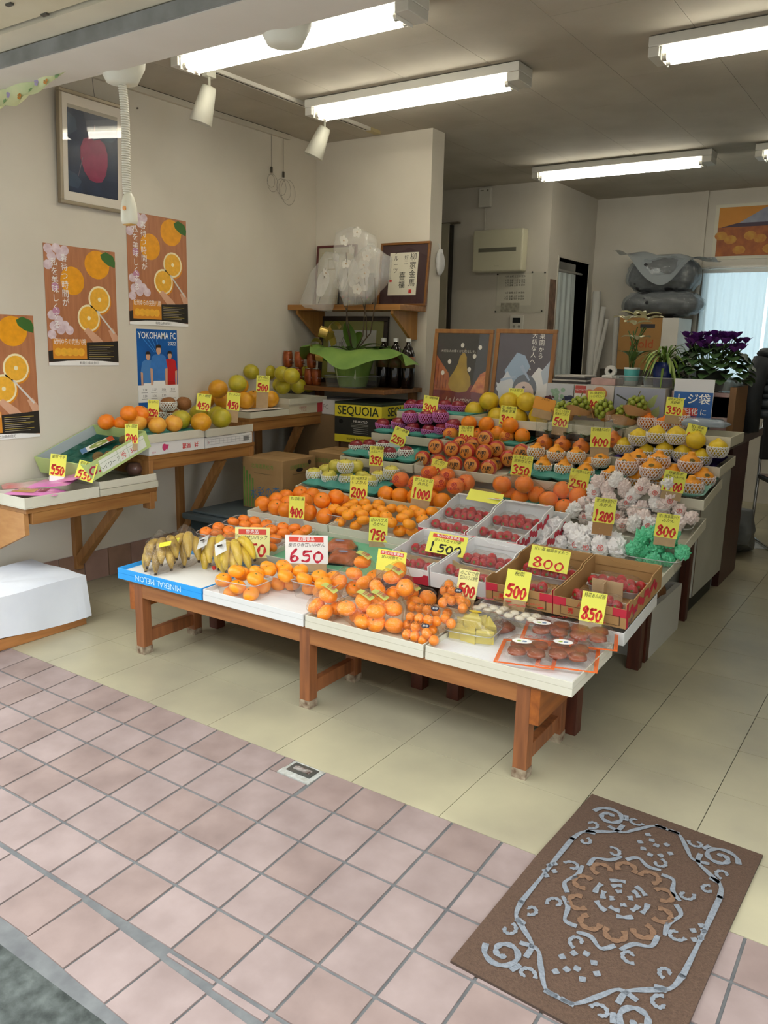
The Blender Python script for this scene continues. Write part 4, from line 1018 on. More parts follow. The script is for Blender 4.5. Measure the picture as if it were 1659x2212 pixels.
for az, l, w_, li, dr in ((2.6, .12, .085, .22, .02), (.2, .2, .07, .14, .12), (.9, .18, .07, .16, .1), (-.6, .2, .075, .1, .08), (3.6, .16, .07, .1, .06), (1.9, .14, .07, .2, .06), (-1.5, .12, .06, .12, .08), (.4, .28, .05, .16, .14)):
    leaf(orc, (0, 0, .2), az, l, w_, li, dr)
STK = M('4A3A26', .6); ZB = .9925
STALKS = [((735, 560), (752, 520)), ((700, 575), (690, 640)), ((775, 560), (790, 530)), ((805, 600), (812, 560))]
PET = M('E6E2D6', .6, sub=.1); PETC = M('B08A4A', .6); TISS = M('D9D7D0', .7, bump=.2, bs=30)
def flower(px, py, y, r, rz=0):
    p = PY(px, py, y) - Vector((OX, OY, ZB))
    q = bpy.data.objects.new('orchid_flower', None); COL.objects.link(q); q.parent = orc; q.location = p; q.rotation_euler = (PI / 2 + R.uniform(-.4, .4), R.uniform(-.5, .5), rz)
    mb = MB()
    for k in range(5):
        a = PI / 2 + k * 2 * PI / 5; w = r * (.52 if k in (1, 4) else .36)
        mb._a([(0, 0, 0)] + [((math.cos(a) * (r * .15 + r * .85 * t_) - math.sin(a) * w * s_ * math.sin(PI * t_) ** .6), (math.sin(a) * (r * .15 + r * .85 * t_) + math.cos(a) * w * s_ * math.sin(PI * t_) ** .6), .12 * r * t_ * t_) for s_, ts in ((1, (.2, .5, .8)), (0, (1,)), (-1, (.8, .5, .2))) for t_ in ts], [tuple(range(8))])
    mb.build('petals', PET, q); MB().lathe([(.001, 0), (.12 * r, .02 * r), (.16 * r, .14 * r), (.001, .2 * r)], 8).build('lip', PETC, q, True)
for px, py in ((772, 502), (742, 520), (758, 540), (792, 553), (786, 572), (703, 590), (774, 600), (788, 590), (726, 612), (772, 625), (725, 555), (800, 535), (748, 570)): flower(px, py, 2.04, .034, R.uniform(0, 3))
for (x0, y0, x1, y1) in ((748, 700, 748, 545), (752, 700, 733, 640), (784, 725, 786, 560), (800, 720, 810, 600), (688, 655, 702, 580), (792, 730, 780, 640)):
    a = PY(x0, y0, 2.06) - Vector((OX, OY, ZB)); b = PY(x1, y1, 2.04) - Vector((OX, OY, ZB))
    a0 = Vector((0, 0, .2)) if y0 > 690 else a
    MB().tube([a0, a, (a + b) / 2 + Vector((.01, .01, .01)), b], .0035, 6).build('flower_stalk', STK, orc, True)
def hull(pts, name, mat, parent, loc=(0, 0, 0), amp=.004, freq=30, cuts=2, smooth=True):
    bm = bmesh.new()
    for p in pts: bm.verts.new(Vector(p) - Vector(loc))
    res = bmesh.ops.convex_hull(bm, input=bm.verts)
    bmesh.ops.delete(bm, geom=list({e for k_ in ('geom_interior', 'geom_unused') for e in res[k_] if isinstance(e, bmesh.types.BMVert)}), context='VERTS')
    bmesh.ops.triangulate(bm, faces=bm.faces)
    for _ in range(cuts):
        long_ = [e for e in bm.edges if e.calc_length() > .012]
        if not long_: break
        bmesh.ops.subdivide_edges(bm, edges=long_, cuts=1); bmesh.ops.triangulate(bm, faces=bm.faces)
    bmesh.ops.recalc_face_normals(bm, faces=bm.faces)
    bm.normal_update()
    for v in bm.verts:
        q = v.co + Vector(loc)
        v.co += v.normal * (amp * (noise.noise(q * freq) + .6 * abs(noise.noise(q * freq * 2.3))))
    me = bpy.data.meshes.new(name); bm.to_mesh(me); bm.free()
    if smooth: me.shade_smooth()
    return OB(name, me, mat, parent, loc)
BAGF = CLEAR('FAFAF8', .1, .5, 30, haze=.2, hcol='FAF8F4', gloss=.08)
for outline, yy, th in ((((768, 492), (735, 505), (728, 560), (745, 640), (800, 640), (808, 560), (804, 508)), 2.05, .045), (((712, 545), (680, 590), (655, 655), (668, 665), (708, 672), (735, 600), (740, 550)), 2.04, .04), (((800, 530), (770, 560), (745, 640), (752, 660), (795, 655), (836, 600), (838, 555)), 2.03, .04)):
    pts = []
    for px, py in outline:
        p = PY(px, py, yy) - Vector((OX, OY, ZB)); pts += [p + Vector((0, th, 0)), p - Vector((0, th, 0)), p + Vector((th * .3, 0, 0)), p - Vector((th * .3, 0, 0))]
    hull(pts, 'plastic_bag', BAGF, orc, (0, 0, 0), .008, 14, 3)
for px, py, w, h, r_ in ((697, 612, .045, .085, .35), (762, 590, .04, .085, .0), (785, 600, .035, .08, -.2), (742, 600, .04, .08, .2)):
    p = PY(px, py, 2.05) - Vector((OX, OY, ZB))
    MB().grid(lambda u, v: (w * math.cos(2 * PI * u) * v, .01 * v * math.sin(8 * PI * u) * .5, h * math.sin(2 * PI * u) * v), 24, 5, closed=True).build('tissue', TISS, orc, True, p, (0, r_, 0))
ct = thing('clear_tray', 'round-cornered clear tray under the orchid pot', 'tray', (OX, OY, .9905))
def clear_bowl(w, d, h, par, mat, flare=1.12, rib=0):
    mb = MB()
    def fn(u, v):
        a = 2 * PI * u; n = 6; c, s_ = math.cos(a), math.sin(a)
        k = (abs(c) ** n + abs(s_) ** n) ** (-1 / n); f = (1 + (flare - 1) * v)
        if rib: f *= 1 + .006 * math.sin(rib * a)
        return (w / 2 * c * k * f, d / 2 * s_ * k * f, h * v)
    mb.grid(fn, 64, 4, closed=True); mb._a([fn(i / 64, 0) for i in range(64)], [tuple(range(64))])
    rim = [fn(i / 64, 1) for i in range(65)]
    o = mb.build('tray', mat, par, True)
    MB().tube(rim, .0022, 5, cap=False).build('rim', CLEAR('E8ECEA', .05, haze=.25), par, True)
    return o
clear_bowl(.26, .26, .07, ct, CLEAR('EEF2F0', .05, haze=.06), 1.1, 40)
# fruit cartons under the niche counter
sq = thing('printed_carton', 'black and yellow fruit carton with tree lettering', 'carton', (-1.30, 2.14, .665), (0, 0, 0))
bw_, bd, bh = .35, .44, .245
for nm, z0, z1, m in (('lower_band', 0, .045, M('D9CB2E', .6, var=.05)), ('black_band', .045, .155, M('1C1E1A', .6)), ('upper_band', .155, .23, M('D9CB2E', .6, var=.05)), ('lid_edge', .23, bh, M('23301F', .6))):
    MB().box(-bw_ / 2, bw_ / 2, -bd / 2, bd / 2, z0, z1).build(nm, m, sq)
for loc, rot, ww in (((0, -bd / 2 - .0006, 0), ONB, bw_), ((bw_ / 2 + .0006, 0, 0), ONW, bd)):
    q = bpy.data.objects.new('face_print', None); COL.objects.link(q); q.parent = sq; q.location = loc; q.rotation_euler = rot
    text('SEQUOIA', .075, M('1E2A18', .6), q, 0, .192, .0006, fit=ww * .88, bold=.01); text('MELOGOLD', .02, PWHT, q, .02, .13, .0006); text('SEQUOIA ENTERPRISES', .016, M('1E2A18', .6), q, 0, .022, .0006)
    for k in range(3): flat('fine_print', rc(-.05, .08, .112 - .008 * k, .114 - .008 * k), .0005, M('9A9A90', .6), q)
    flat('label_table', [rc(-.03, .08, .06 + k * .012, .062 + k * .012) for k in range(3)], .0005, M('B9B9B0', .6), q)
    flat('hand_hole', ell(-ww * .36, .125, .016, .014, 14), .0006, M('0A0806', .9), q)
MB().box(-1.46, -1.14, 1.96, 2.34, 0, .664).build('plain_carton', M('7C6242', .85, var=.08)); tag(bpy.data.objects['plain_carton'], 'plain brown carton carrying the black and yellow one', 'carton')
wbx = thing('white_carton', 'small white printed carton beside the yellow and black one', 'carton', (-1.60, 2.1, .821)); bev(MB().box(-.1, .1, -.15, .15, 0, .09).build('carton', M('C9C9C6', .6), wbx), .002)
q = bpy.data.objects.new('face_print', None); COL.objects.link(q); q.parent = wbx; q.location = (.03, -.1506, .045); q.rotation_euler = ONB; text('FC', .04, M('8A8A88', .6), q, 0, 0, .0005)

# ================================================================ recess and back of the shop
ht = thing('wall_heater', 'beige wall unit with a dark slot in the recess', 'wall unit', (-1.54, 4.25, 2.01), ONB)
bev(MB().box(-.225, .225, -.165, .165, 0, .1).build('casing', M('C6C2A8', .5), ht), .012)
flat('slot', rc(-.17, .17, -.01, .022), .1008, M('6A6858', .6), ht); text('Corona', .014, M('8A8672', .6), ht, 0, -.12, .1008)
sm = thing('gas_alarm', 'small white alarm box high on the recess wall', 'alarm', (-1.71, 4.25, 2.44), ONB)
bev(MB().box(-.055, .055, -.075, .075, 0, .035).build('casing', M('CFCCC0', .5), sm), .006); flat('lamp_slot', [rc(-.04, -.01, .05, .058), rc(.02, .035, .045, .06)], .0356, M('7A786C', .5), sm)
MB().tube([(.0, -.075, .01), (.0, -.26, .006), (-.01, -.4, .005)], .003, 6).build('cable', M('B9B5A6', .6), sm)
pp = thing('vertical_pipe_cover', 'tall beige pipe cover at the recess corner', 'pipe cover', (-2.06, 4.2, 0))
MB().box(-.045, .04, -.02, .045, 0, 2.25).build('cover', M('A39C86', .6, var=.05), pp); MB().box(.04, .06, .0, .04, 0, 2.24).build('dark_edge', M('2A261E', .8), pp); MB().box(-.05, .12, -.0, .045, 2.25, 2.262).build('cap', M('6E6656', .8), pp)
nt_ = thing('notice_sheet', 'large pinned notice sheet with handwritten tables', 'notice', (-1.36, 4.248, 1.68), ONB)
MB().box(-.22, .22, -.16, .16, -.001, 0).build('clear_sheet', M('B9B5A6', .5, var=.05), nt_); flat('paper', rc(-.21, .1, -.1, .15), .0006, M('C6C2B2', .8), nt_)
for k, yy in enumerate((.13, .1, .08, .06, -.0, -.03, -.05)): text('七月 金曜 土日 休 定休', .018, INK, nt_, -.05, yy, .0012, fit=.28)
flat('rough_map', rc(-.17, .0, -.15, -.08), .0007, M('A29D8C', .8, vs=40, var=.3), nt_)
for x, y in ((-.21, .15), (.21, .155), (-.215, -.15), (.2, -.145), (.1, .16)): MB().lathe([(.001, .008), (.007, .006), (.007, 0), (.001, 0)], 8).build('pin', BLK, nt_, False, (x, y, 0))
th_ = thing('wall_controller', 'white wall controller with dark display', 'controller', (-1.37, 4.248, 1.44), ONB); bev(MB().box(-.06, .06, -.06, .06, 0, .02).build('casing', M('C9C6BA', .5), th_), .004); flat('display', rc(-.035, .035, .0, .04), .0206, M('15181A', .3), th_); flat('button', [ell(-.02, -.03, .012, .01, 12), ell(.025, -.03, .012, .01, 12)], .0206, M('8A877C', .5), th_)
pk = thing('tall_poster', 'dark botanical poster beside the doorway curtain', 'poster', (-1.128, 4.35, 1.47), ONW); MB().box(-.045, .085, -.32, .32, -.001, .0).build('sheet', M('4A3E30', .6, vs=14, col2='8A6A58'), pk)
hk = thing('hanging_bag', 'white plastic bag hanging behind the partition edge', 'bag', (-1.105, 2.5, 1.78)); hull([Vector((R.uniform(-.014, .016), R.uniform(-.03, .04), R.uniform(-.1, .07))) for _ in range(40)], 'bag', M('C9C8C4', .5, bump=.3), hk, (0, 0, 0), .006, 40, 2); MB().tube([(0, 0, .06), (-.012, 0, .1)], .002, 5).build('handle', M('B9B8B4', .5), hk)
# paper rolls leaning in the back corner
for n_, (x, zt, lx, lab, r_) in enumerate(((1290, 630, .02, 'tallest white poster roll leaning in the back corner', .035), (1304, 663, -.12, 'thin white poster roll, second from left in the corner', .022), (1332, 680, .1, 'short white poster roll, rightmost in the corner', .022), (1312, 690, -.2, 'short thin poster roll between the taller ones', .018))):
    top = PY(x, zt, 5.12); t = thing('poster_roll', lab, 'paper roll', (top.x + lx, 4.97, 0), group='white poster rolls')
    d = Vector((top.x, 5.12, top.z)) - Vector((top.x + lx, 4.97, 0))
    MB().tube([(0, 0, 0), d], r_, 14).build('roll', M('CFCDC6', .7, var=.05), t, True); MB().tube([d * .999, d * 1.0005], r_ * .6, 10).build('hollow_end', M('55524A', .8), t)
# storage rack of cartons with wrapped black garments on top
bk = thing('storage_shelf', 'dark low shelf unit below the rear cartons', 'shelf unit', (-.45, 4.95, 0))
MB().box(-.35, .35, -.25, .25, .0, 1.08).build('unit', M('3A342B', .8), bk)
cbx = thing('brown_carton', 'brown carton with red lettering at the back', 'carton', (-.44, 4.95, 1.08)); bev(MB().box(-.24, .11, -.2, .2, 0, .42).build('carton', M('9C7440', .8, var=.06), cbx), .003); bev(MB().box(.11, .24, -.2, .2, 0, .42).build('white_end', M('C9C6BE', .7, var=.05), cbx), .003)
q = bpy.data.objects.new('face_print', None); COL.objects.link(q); q.parent = cbx; q.location = (-.065, -.2006, .21); q.rotation_euler = ONB; text('Gold', .1, M('A8481E', .7), q, .02, -.0, .0006); flat('dark_mark', rc(.0, .12, .13, .16), .0005, M('2A2A2E', .7), q)
BLKC = M('17181A', .75, vs=9, var=.3, bump=.3, bs=20); PLB = CLEAR('E6EAEC', .1, .5, 18, haze=.2, hcol='C9D0D4')
def blob(px0, px1, py0, py1, y, dy, n=60):
    a = PY(px0, py0, y); b = PY(px1, py1, y); c = (a + b) / 2; e = Vector((abs(b.x - a.x) / 2, dy, abs(a.z - b.z) / 2))
    return c, [c + Vector((e.x * math.copysign(abs(math.cos(t)) ** .5, math.cos(t)) * math.cos(f) ** .5, e.y * math.copysign(abs(math.sin(t)) ** .5, math.sin(t)) * math.cos(f) ** .5, e.z * math.sin(f))) for t in [i * 2 * PI / 14 for i in range(14)] for f in (-1.4, -.9, -.4, 0, .4, .9, 1.4)]
for n_, (bx, lab, dy) in enumerate((((1366, 1505, 560, 632), 'black garments under a clear dust bag, upper of two bundles', .16), ((1356, 1512, 632, 683), 'black garments in clear plastic, lower of two bundles', .18))):
    c, pts = blob(*bx, 4.95, dy)
    t = thing('garment_bundle', lab, 'garment bag', c, group='wrapped black garments')
    hull([p - c for p in pts], 'garments', BLKC, t, (0, 0, 0), .02, 9, 3); hull([(p - c) * 1.07 for p in pts], 'dust_cover', PLB, t, (0, 0, 0), .016, 12, 3)
dc_ = thing('plastic_sheet', 'pale plastic sheet draped over the garment bundles', 'plastic sheet', PY(1440, 560, 4.95))
def drape(u, v):
    x = (u - .5) * .78; s_ = math.sin(PI * u); y = (v - .5) * .42
    z = .04 * math.cos(2.2 * x + .6) - .05 * x - (.16 * max(0, .3 - v) / .3 * (s_ ** 3) * 1.6) + .012 * math.sin(17 * u + 9 * v)
    return (x, y, z)
MB().grid(drape, 40, 24).build('sheet', CLEAR('D9DEE0', .2, .5, 16, haze=.55, hcol='A9B0B4'), dc_, True)
fj = thing('landscape_print', 'autumn landscape print with a white mountain peak', 'picture', (.28, YB - .004, 2.2), ONB)
MB().box(-.4, .4, -.215, .215, -.006, .004).build('border', M('CFCBB8', .6), fj); flat('sky', rc(-.37, .37, .02, .19), .0048, M('C8862E', .6, var=.06), fj); flat('mountain', [(-.22, .06), (-.02, .175), (.03, .175), (.26, .06)], .0054, M('9A9CA8', .6, vs=9, col2='7A7E90'), fj); flat('treeline', [(-.37, .03), (-.22, .065), (.26, .065), (.37, .04), (.37, -.02), (-.37, -.02)], .006, M('4A3A48', .6), fj)
flat('meadow', rc(-.37, .37, -.19, .035), .0064, M('8A4A2A', .6, vs=14, col2='B0662E'), fj)
flat('autumn_tree', [ell(-.34 + .075 * k, -.03 - .05 * (k % 3) + .02 * math.sin(k * 2), .05, .035, 10) for k in range(10)], .007, M('C89A3C', .6, vs=20, col2='B5702E'), fj)
# desk behind the display, its top carrying the upper tier
dk = thing('serving_desk', 'dark brown serving desk behind the fruit display', 'desk', (0, 0, 0)); DKW = WOOD('3C2A22', '2A1B16', .4, 0)
bev(MB().box(-1.02, .80, 1.93, 2.95, .803, .846).build('top', M('4A4038', .4, var=.08), dk), .003); MB().box(.70, .735, 2.5, 2.93, 0, .803).build('end_panel', WOOD('4A1F18', '35140F', .4, 2), dk); MB().box(-1.0, -.965, 2.5, 2.93, 0, .803).build('end_panel', DKW, dk); MB().box(-.965, .70, 2.88, 2.91, .2, .803).build('back_panel', DKW, dk)
# framed fruit posters on the desk
FW = WOOD('9A6A34', '7E5226', .4, 1)
def art_pear(t, w, h):
    flat('dark_ground', rc(-w * .46, w * .46, h * .04, h * .96), -.0078, M('26231F', .4, vs=8, var=.2), t); flat('red_table', rc(-w * .46, w * .46, h * .04, h * .37), -.0072, M('7C1420', .4, vs=4, col2='5A0E18'), t)
    flat('lit_wall', [(-w * .46, h * .3), (-w * .46, h * .72), (-w * .2, h * .5), (-w * .12, h * .3)], -.0070, M('B5642A', .4, vs=14, col2='8A3E1A'), t)
    flat('slat_shadow', [[(-w * .44 + k * .02, h * .32), (-w * .43 + k * .02, h * .32), (-w * .43 + k * .02, h * (.66 - .06 * k)), (-w * .44 + k * .02, h * (.66 - .06 * k))] for k in range(5)], -.0066, M('6A2A14', .4), t)
    flat('glow', [[(w * .2, h * .3), (w * .46, h * .28), (w * .46, h * .55), (w * .34, h * .5)]], -.0068, M('A8481E', .4, vs=30, col2='D98A3C'), t)
    flat('pear_print', [(x * w, y * h + .09 * h) for x, y in ((.0, .19), (.14, .21), (.2, .29), (.18, .37), (.12, .44), (.1, .52), (.09, .6), (.05, .645), (.02, .645), (-.03, .6), (-.05, .52), (-.1, .44), (-.17, .36), (-.19, .28), (-.13, .21))], -.0058, M('B99A2A', .35, vs=7, col2='8A6A1C'), t)
    flat('stem_print', [(.02 * w, .73 * h), (.04 * w, .73 * h), (.07 * w, .79 * h), (.055 * w, .79 * h)], -.0056, M('6A4A1C', .5), t)
    flat('snow', [ell(x * w, y * h, .012, .014, 10) for x, y in ((.0, .82), (.22, .7), (-.2, .63), (.05, .6), (.3, .8), (-.3, .5), (.15, .55))], -.006, M('D9D4C6', .4), t)
    text('大切な人の輝くひと粒なしを。', .018, M('C9C4B6', .5), t, -w * .05, h * .75, -.0055, fit=w * .6); text('Le Lectier', .042, M('C9B8A8', .5), t, 0, h * .2, -.0055, shear=.3)
def art_peach(t, w, h):
    flat('dark_ground', rc(-w * .46, w * .46, h * .04, h * .96), -.0078, M('3E3038', .4, vs=6, var=.15), t)
    G = [M('C9CDD2', .5), M('A9B4C2', .5), M('8FA6BE', .5), M('DADADA', .5)]
    for k, P in enumerate((((-.3, .1), (-.1, .05), (.1, .08), (-.05, .3), (-.42, .42)), ((.1, .08), (.3, .06), (.42, .3), (.3, .5), (.05, .35)), ((-.3, .55), (-.12, .75), (.02, .72), (.12, .6), (.0, .45), (-.2, .42)), ((.1, .45), (.26, .6), (.44, .52), (.44, .3), (.2, .25)), ((-.42, .35), (-.25, .55), (-.1, .4), (-.15, .15)), ((.3, .55), (.46, .7), (.46, .45), (.36, .42)))):
        flat('paper_facet', [(x * w, y * h) for x, y in P], -.0072 + .0002 * k, G[k % 4], t)
    flat('inner_shade', ell(.06 * w, .36 * h, .2 * w, .16 * h), -.0056, M('5A626E', .5), t); flat('peach_print', ell(.05 * w, .31 * h, .17 * w, .13 * h), -.0052, M('C9AFA6', .4, vs=5, col2='D6C6BE'), t); flat('mark_print', ell(.05 * w, .38 * h, .025 * w, .012 * h, 12), -.0048, M('3E3456', .5), t)
    flat('ribbon_print', [[(-.35 * w, .46 * h), (-.1 * w, .5 * h), (-.1 * w, .48 * h), (-.35 * w, .43 * h)], [(-.05 * w, .6 * h), (.12 * w, .45 * h), (.14 * w, .46 * h), (0, .62 * h)]], -.0046, M('9FB0C6', .4), t)
    vtext('果園から', .034, M('E3DED2', .5), t, w * .27, h * .82, -.0044); vtext('大切な人へ。', .034, M('E3DED2', .5), t, w * .15, h * .76, -.0042)
frame('framed_poster', 'wood framed poster of a yellow pear on red', 'poster', -.955, -.565, .8465, 1.36, 2.16, .12, .02, FW, BLK, art_pear, .024)
frame('framed_poster', 'wood framed poster of a peach in pale paper', 'poster', -.545, -.175, .8465, 1.365, 2.155, .12, .02, FW, BLK, art_peach, .024)
# gift cartons with fruit photographs
def gift(x0, x1, label, art):
    t = thing('gift_carton', label, 'gift carton', ((x0 + x1) / 2, 2.14, .8465), group='fruit gift cartons'); w = x1 - x0
    bev(MB().box(-w / 2, w / 2, 0, .3, 0, .228).build('carton', M('C9C6BE', .6), t), .002)
    q = bpy.data.objects.new('front_photo', None); COL.objects.link(q); q.parent = t; q.location = (0, -.0006, .114); q.rotation_euler = ONB
    art(q, w, .228)
def g_grape(q, w, h):
    flat('ground', rc(-w * .5, w * .5, -h * .5, h * .5), .0002, M('B9BCC2', .5), q)
    for cx, cy, c_ in ((-.35, .05, '5A2434'), (-.05, .18, '8FAE96'), (.22, .02, '262C4E'), (.0, -.3, '8FB0A6')):
        flat('grape_print', [ell(cx * w + dx, cy * h + dy, .0125, .0125, 10) for dx, dy in [(R.uniform(-.035, .035), R.uniform(-.04, .04)) for _ in range(16)]], .0005 + .0002 * (cy < 0), M(c_, .4, var=.25, vs=60), q)
def g_peach(q, w, h):
    flat('ground', rc(-w * .5, w * .5, -h * .5, h * .5), .0002, M('C9C0BA', .5), q); flat('peach_print', [ell(-.1 * w, .25 * h, .04, .035), ell(.15 * w, .32 * h, .04, .035)], .0004, M('D99A6A', .4, vs=20, col2='C87A4E'), q); flat('orange_print', ell(.33 * w, -.12 * h, .045, .045), .0005, M('D98A2A', .4), q)
    flat('note', rc(-w * .48, -w * .2, -h * .1, h * .42), .0006, M('D9D6CE', .5), q); flat('note_head', rc(-w * .48, -w * .2, h * .3, h * .48), .0008, M('B5483E', .5), q); text('ヘルシーフルーツ', .014, PWHT, q, -w * .34, h * .38, .001, fit=w * .26)
def g_melon(q, w, h):
    flat('ground', rc(-w * .5, w * .5, -h * .5, h * .5), .0002, M('9CA0B0', .5), q); flat('melon_print', ell(-.2 * w, -.2 * h, .06, .07), .0004, M('A9A88A', .6, vs=60, col2='C6C4A8'), q); flat('plate_print', ell(.22 * w, -.3 * h, .09, .03), .0005, M('B4BCCC', .4), q)
    flat('slice_print', [[(.05 * w, .05 * h), (.3 * w, .35 * h), (.36 * w, .36 * h), (.3 * w, .1 * h), (.1 * w, 0)], [(.08 * w, -.15 * h), (.4 * w, .12 * h), (.42 * w, -.05 * h), (.3 * w, -.3 * h), (.12 * w, -.3 * h)]], .0007, M('B4C08A', .4, vs=9, col2='8FA05A'), q); flat('stalk_print', [(-.45 * w, .34 * h), (-.2 * w, .2 * h), (.1 * w, .22 * h), (.1 * w, .19 * h), (-.2 * w, .16 * h), (-.46 * w, .31 * h)], .0009, M('3A3E2E', .5), q)
gift(-.185, -.03, 'gift carton printed with green and black grapes', g_grape); gift(-.025, .19, 'gift carton printed with peaches and an orange', g_peach); gift(.195, .455, 'gift carton printed with a netted melon and slices', g_melon)
gx = thing('gift_carton', 'narrow gift carton beside the blue bag notice', 'gift carton', (.62, 2.2, .8465), group='fruit gift cartons'); bev(MB().box(-.15, .13, 0, .25, 0, .22).build('carton', M('B58A8A', .6, vs=14, col2='C9B6B0'), gx), .002); MB().box(.13, .16, -.01, .27, 0, .25).build('wood_side', M('7E5A34', .6), gx); flat('note', rc(.05, .13, .1, .2), 0, M('D9D6CE', .5), gx).rotation_euler = ONB
sg = thing('bag_charge_notice', 'blue and white notice about paid shopping bags', 'notice', (.597, 2.105, .8465), (PI / 2 - .06, 0, .05))
MB().box(-.094, .094, 0, .285, -.003, 0).build('panel', M('D6D8DC', .5), sg); flat('blue_field', rc(-.092, .092, .004, .222), .0006, M('1A4E96', .4, vs=4, col2='1E66B0'), sg)
text('レジ袋', .055, PWHT, sg, -.0, .185, .0012, bold=.012); flat('red_box', rc(-.066, .026, .105, .145), .001, M('C8443E', .4), sg); text('有料化', .034, PWHT, sg, -.02, .125, .0014, bold=.01); text('に', .034, PWHT, sg, .055, .123, .0012, bold=.01); text('なります', .038, PWHT, sg, -.01, .078, .0012, bold=.01); text('2020年7月1日より', .012, PWHT, sg, -.01, .045, .0012); flat('note_box', rc(-.07, .03, .008, .034), .001, PWHT, sg)
# plants and clear trays on the gift cartons
ZT = 1.0755
def plant_tray(x, y, w, d, label): 
    t = thing('clear_tray', label, 'tray', (x, y, ZT), group='clear trays under the desk plants'); clear_bowl(w, d, .05, t, CLEAR('D6DAD8', .06, haze=.1), 1.12, 36); return t
plant_tray(.215, 2.27, .13, .11, 'clear tray holding the white lily cup'); plant_tray(.40, 2.28, .17, .13, 'clear tray under the blue spider plant pot')
t = thing('clear_tray', 'widest clear tray under the purple cyclamen', 'tray', (.625, 2.32, 1.0675), group='clear trays under the desk plants'); clear_bowl(.26, .2, .06, t, CLEAR('D6DAD8', .06, haze=.12), 1.15, 44)
li = thing('calla_lily_pot', 'white lilies in a teal striped plastic cup', 'potted plant', (.235, 2.27, ZT + .002)); li.scale = (1.02, 1.02, 1.25)
MB().lathe([(.001, 0), (.032, 0), (.04, .075), (.037, .075), (.03, .01), (.001, .01)], 20).build('cup', M('C9CCC8', .4), li, True); MB().lathe([(.0345, .02), (.0405, .068)], 20, cap=False).build('teal_band', M('4FA8A6', .4), li, True); MB().lathe([(.001, .065), (.037, .065)], 16, cap=False).build('soil', M('2A2018', .9), li)
GRN = M('4E6E2C', .5, vs=6, col2='3E5C22'); LILY = M('D9D6B4', .5, sub=.1)
for k in range(9): MB().tube([(R.uniform(-.015, .015), R.uniform(-.015, .015), .06), (R.uniform(-.03, .03), R.uniform(-.03, .03), .14), (R.uniform(-.05, .05), R.uniform(-.04, .04), .2 + .05 * R.random())], .003, 5).build('stem', GRN, li, True)
for k, (dx, dy, dz, az) in enumerate(((-.05, 0, .27, 2.8), (-.01, .01, .29, 1.4), (.04, 0, .285, .4), (.06, .01, .27, -.2), (.0, -.02, .25, 4.4), (.02, -.02, .19, 5.2))):
    q = bpy.data.objects.new('lily_bloom', None); COL.objects.link(q); q.parent = li; q.location = (dx, dy, dz)
    for j in range(3): leaf(q, (0, 0, 0), az + j * 2.1, .085, .05, .04, .03, LILY, 'petal')
for k in range(6): leaf(li, (0, 0, .1), k * 1.05, .09, .03, .1, .06, GRN)
sp = thing('spider_plant', 'striped spider plant in a blue pot', 'potted plant', (.40, 2.28, ZT + .002)); sp.scale = (1.05, 1.05, 1.05)
MB().lathe([(.001, 0), (.045, 0), (.06, .12), (.056, .12), (.043, .01), (.001, .01)], 22).build('pot', M('1E2E6E', .35, coat=.2), sp, True); MB().lathe([(.001, .108), (.056, .108)], 16, cap=False).build('soil', M('2A2018', .9), sp)
SPL = [M('6E8A32', .5), M('93A85A', .5), M('55742A', .5)]
for k in range(64): leaf(sp, (0, 0, .115), k * 2.39996, R.uniform(.08, .17), .014, R.uniform(.14, .26), R.uniform(.16, .34), SPL[k % 3])
cy = thing('cyclamen', 'purple flowering cyclamen with dark leaves', 'potted plant', (.625, 2.32, 1.0695)); MB().lathe([(.001, 0), (.06, 0), (.075, .1), (.07, .1), (.001, .02)], 20).build('pot', M('2A3026', .6), cy, True)
CYL = [M('2E4A20', .5, vs=20, col2='1E3618'), M('38562A', .5)]
for k in range(110):
    a = k * 2.39996; u = (k + .5) / 110; r = .16 * math.sqrt(1 - (1 - u) ** 2)
    leaf(cy, (r * math.cos(a), r * .75 * math.sin(a), .05 + .17 * (1 - u) + R.uniform(-.02, .02)), a + R.uniform(-.6, .6), .06, .065, .014, .035, CYL[k % 2])
PUR = M('6A2A86', .5, vs=20, col2='54206E')
for k in range(44):
    a = k * 2.39996; r = .02 + .13 * math.sqrt(k / 44); b = Vector((r * math.cos(a), r * .8 * math.sin(a), .225 + R.uniform(-.03, .05)))
    MB().tube([(b.x * .5, b.y * .5, .12), b], .0018, 4).build('stem', GRN, cy)
    q = bpy.data.objects.new('cyclamen_bloom', None); COL.objects.link(q); q.parent = cy; q.location = b
    for j in range(4): leaf(q, (0, 0, 0), a + j * 1.57, .032, .034, .03, 0, PUR, 'petal')
# odds and ends left of the plants
pl = thing('paper_stack', 'stack of dark trays and papers left of the lilies', 'stack', (-.08, 2.28, ZT + .001))
for k in range(4): MB().box(-.1 + .006 * k, .1 - .004 * k, -.09, .09, .011 * k, .011 * k + .009).build('tray', (M('2E2A28', .5), M('A8A49C', .6))[k % 2], pl)
pn = thing('tape_dispenser', 'white tape dispenser on a low pink box', 'tape dispenser', (.115, 2.26, ZT + .001))
MB().box(-.07, .06, -.07, .07, 0, .034).build('box', M('B0908A', .6, vs=14, var=.2), pn); bev(MB().box(-.03, .05, -.025, .025, .034, .05).build('base', M('C9C8C2', .5), pn), .004); MB().lathe([(.03, -.012), (.03, .012), (.012, .012), (.012, -.012)], 18, RX(PI / 2)).build('roll', M('C6C5BE', .5), pn, False, (.01, 0, .072))
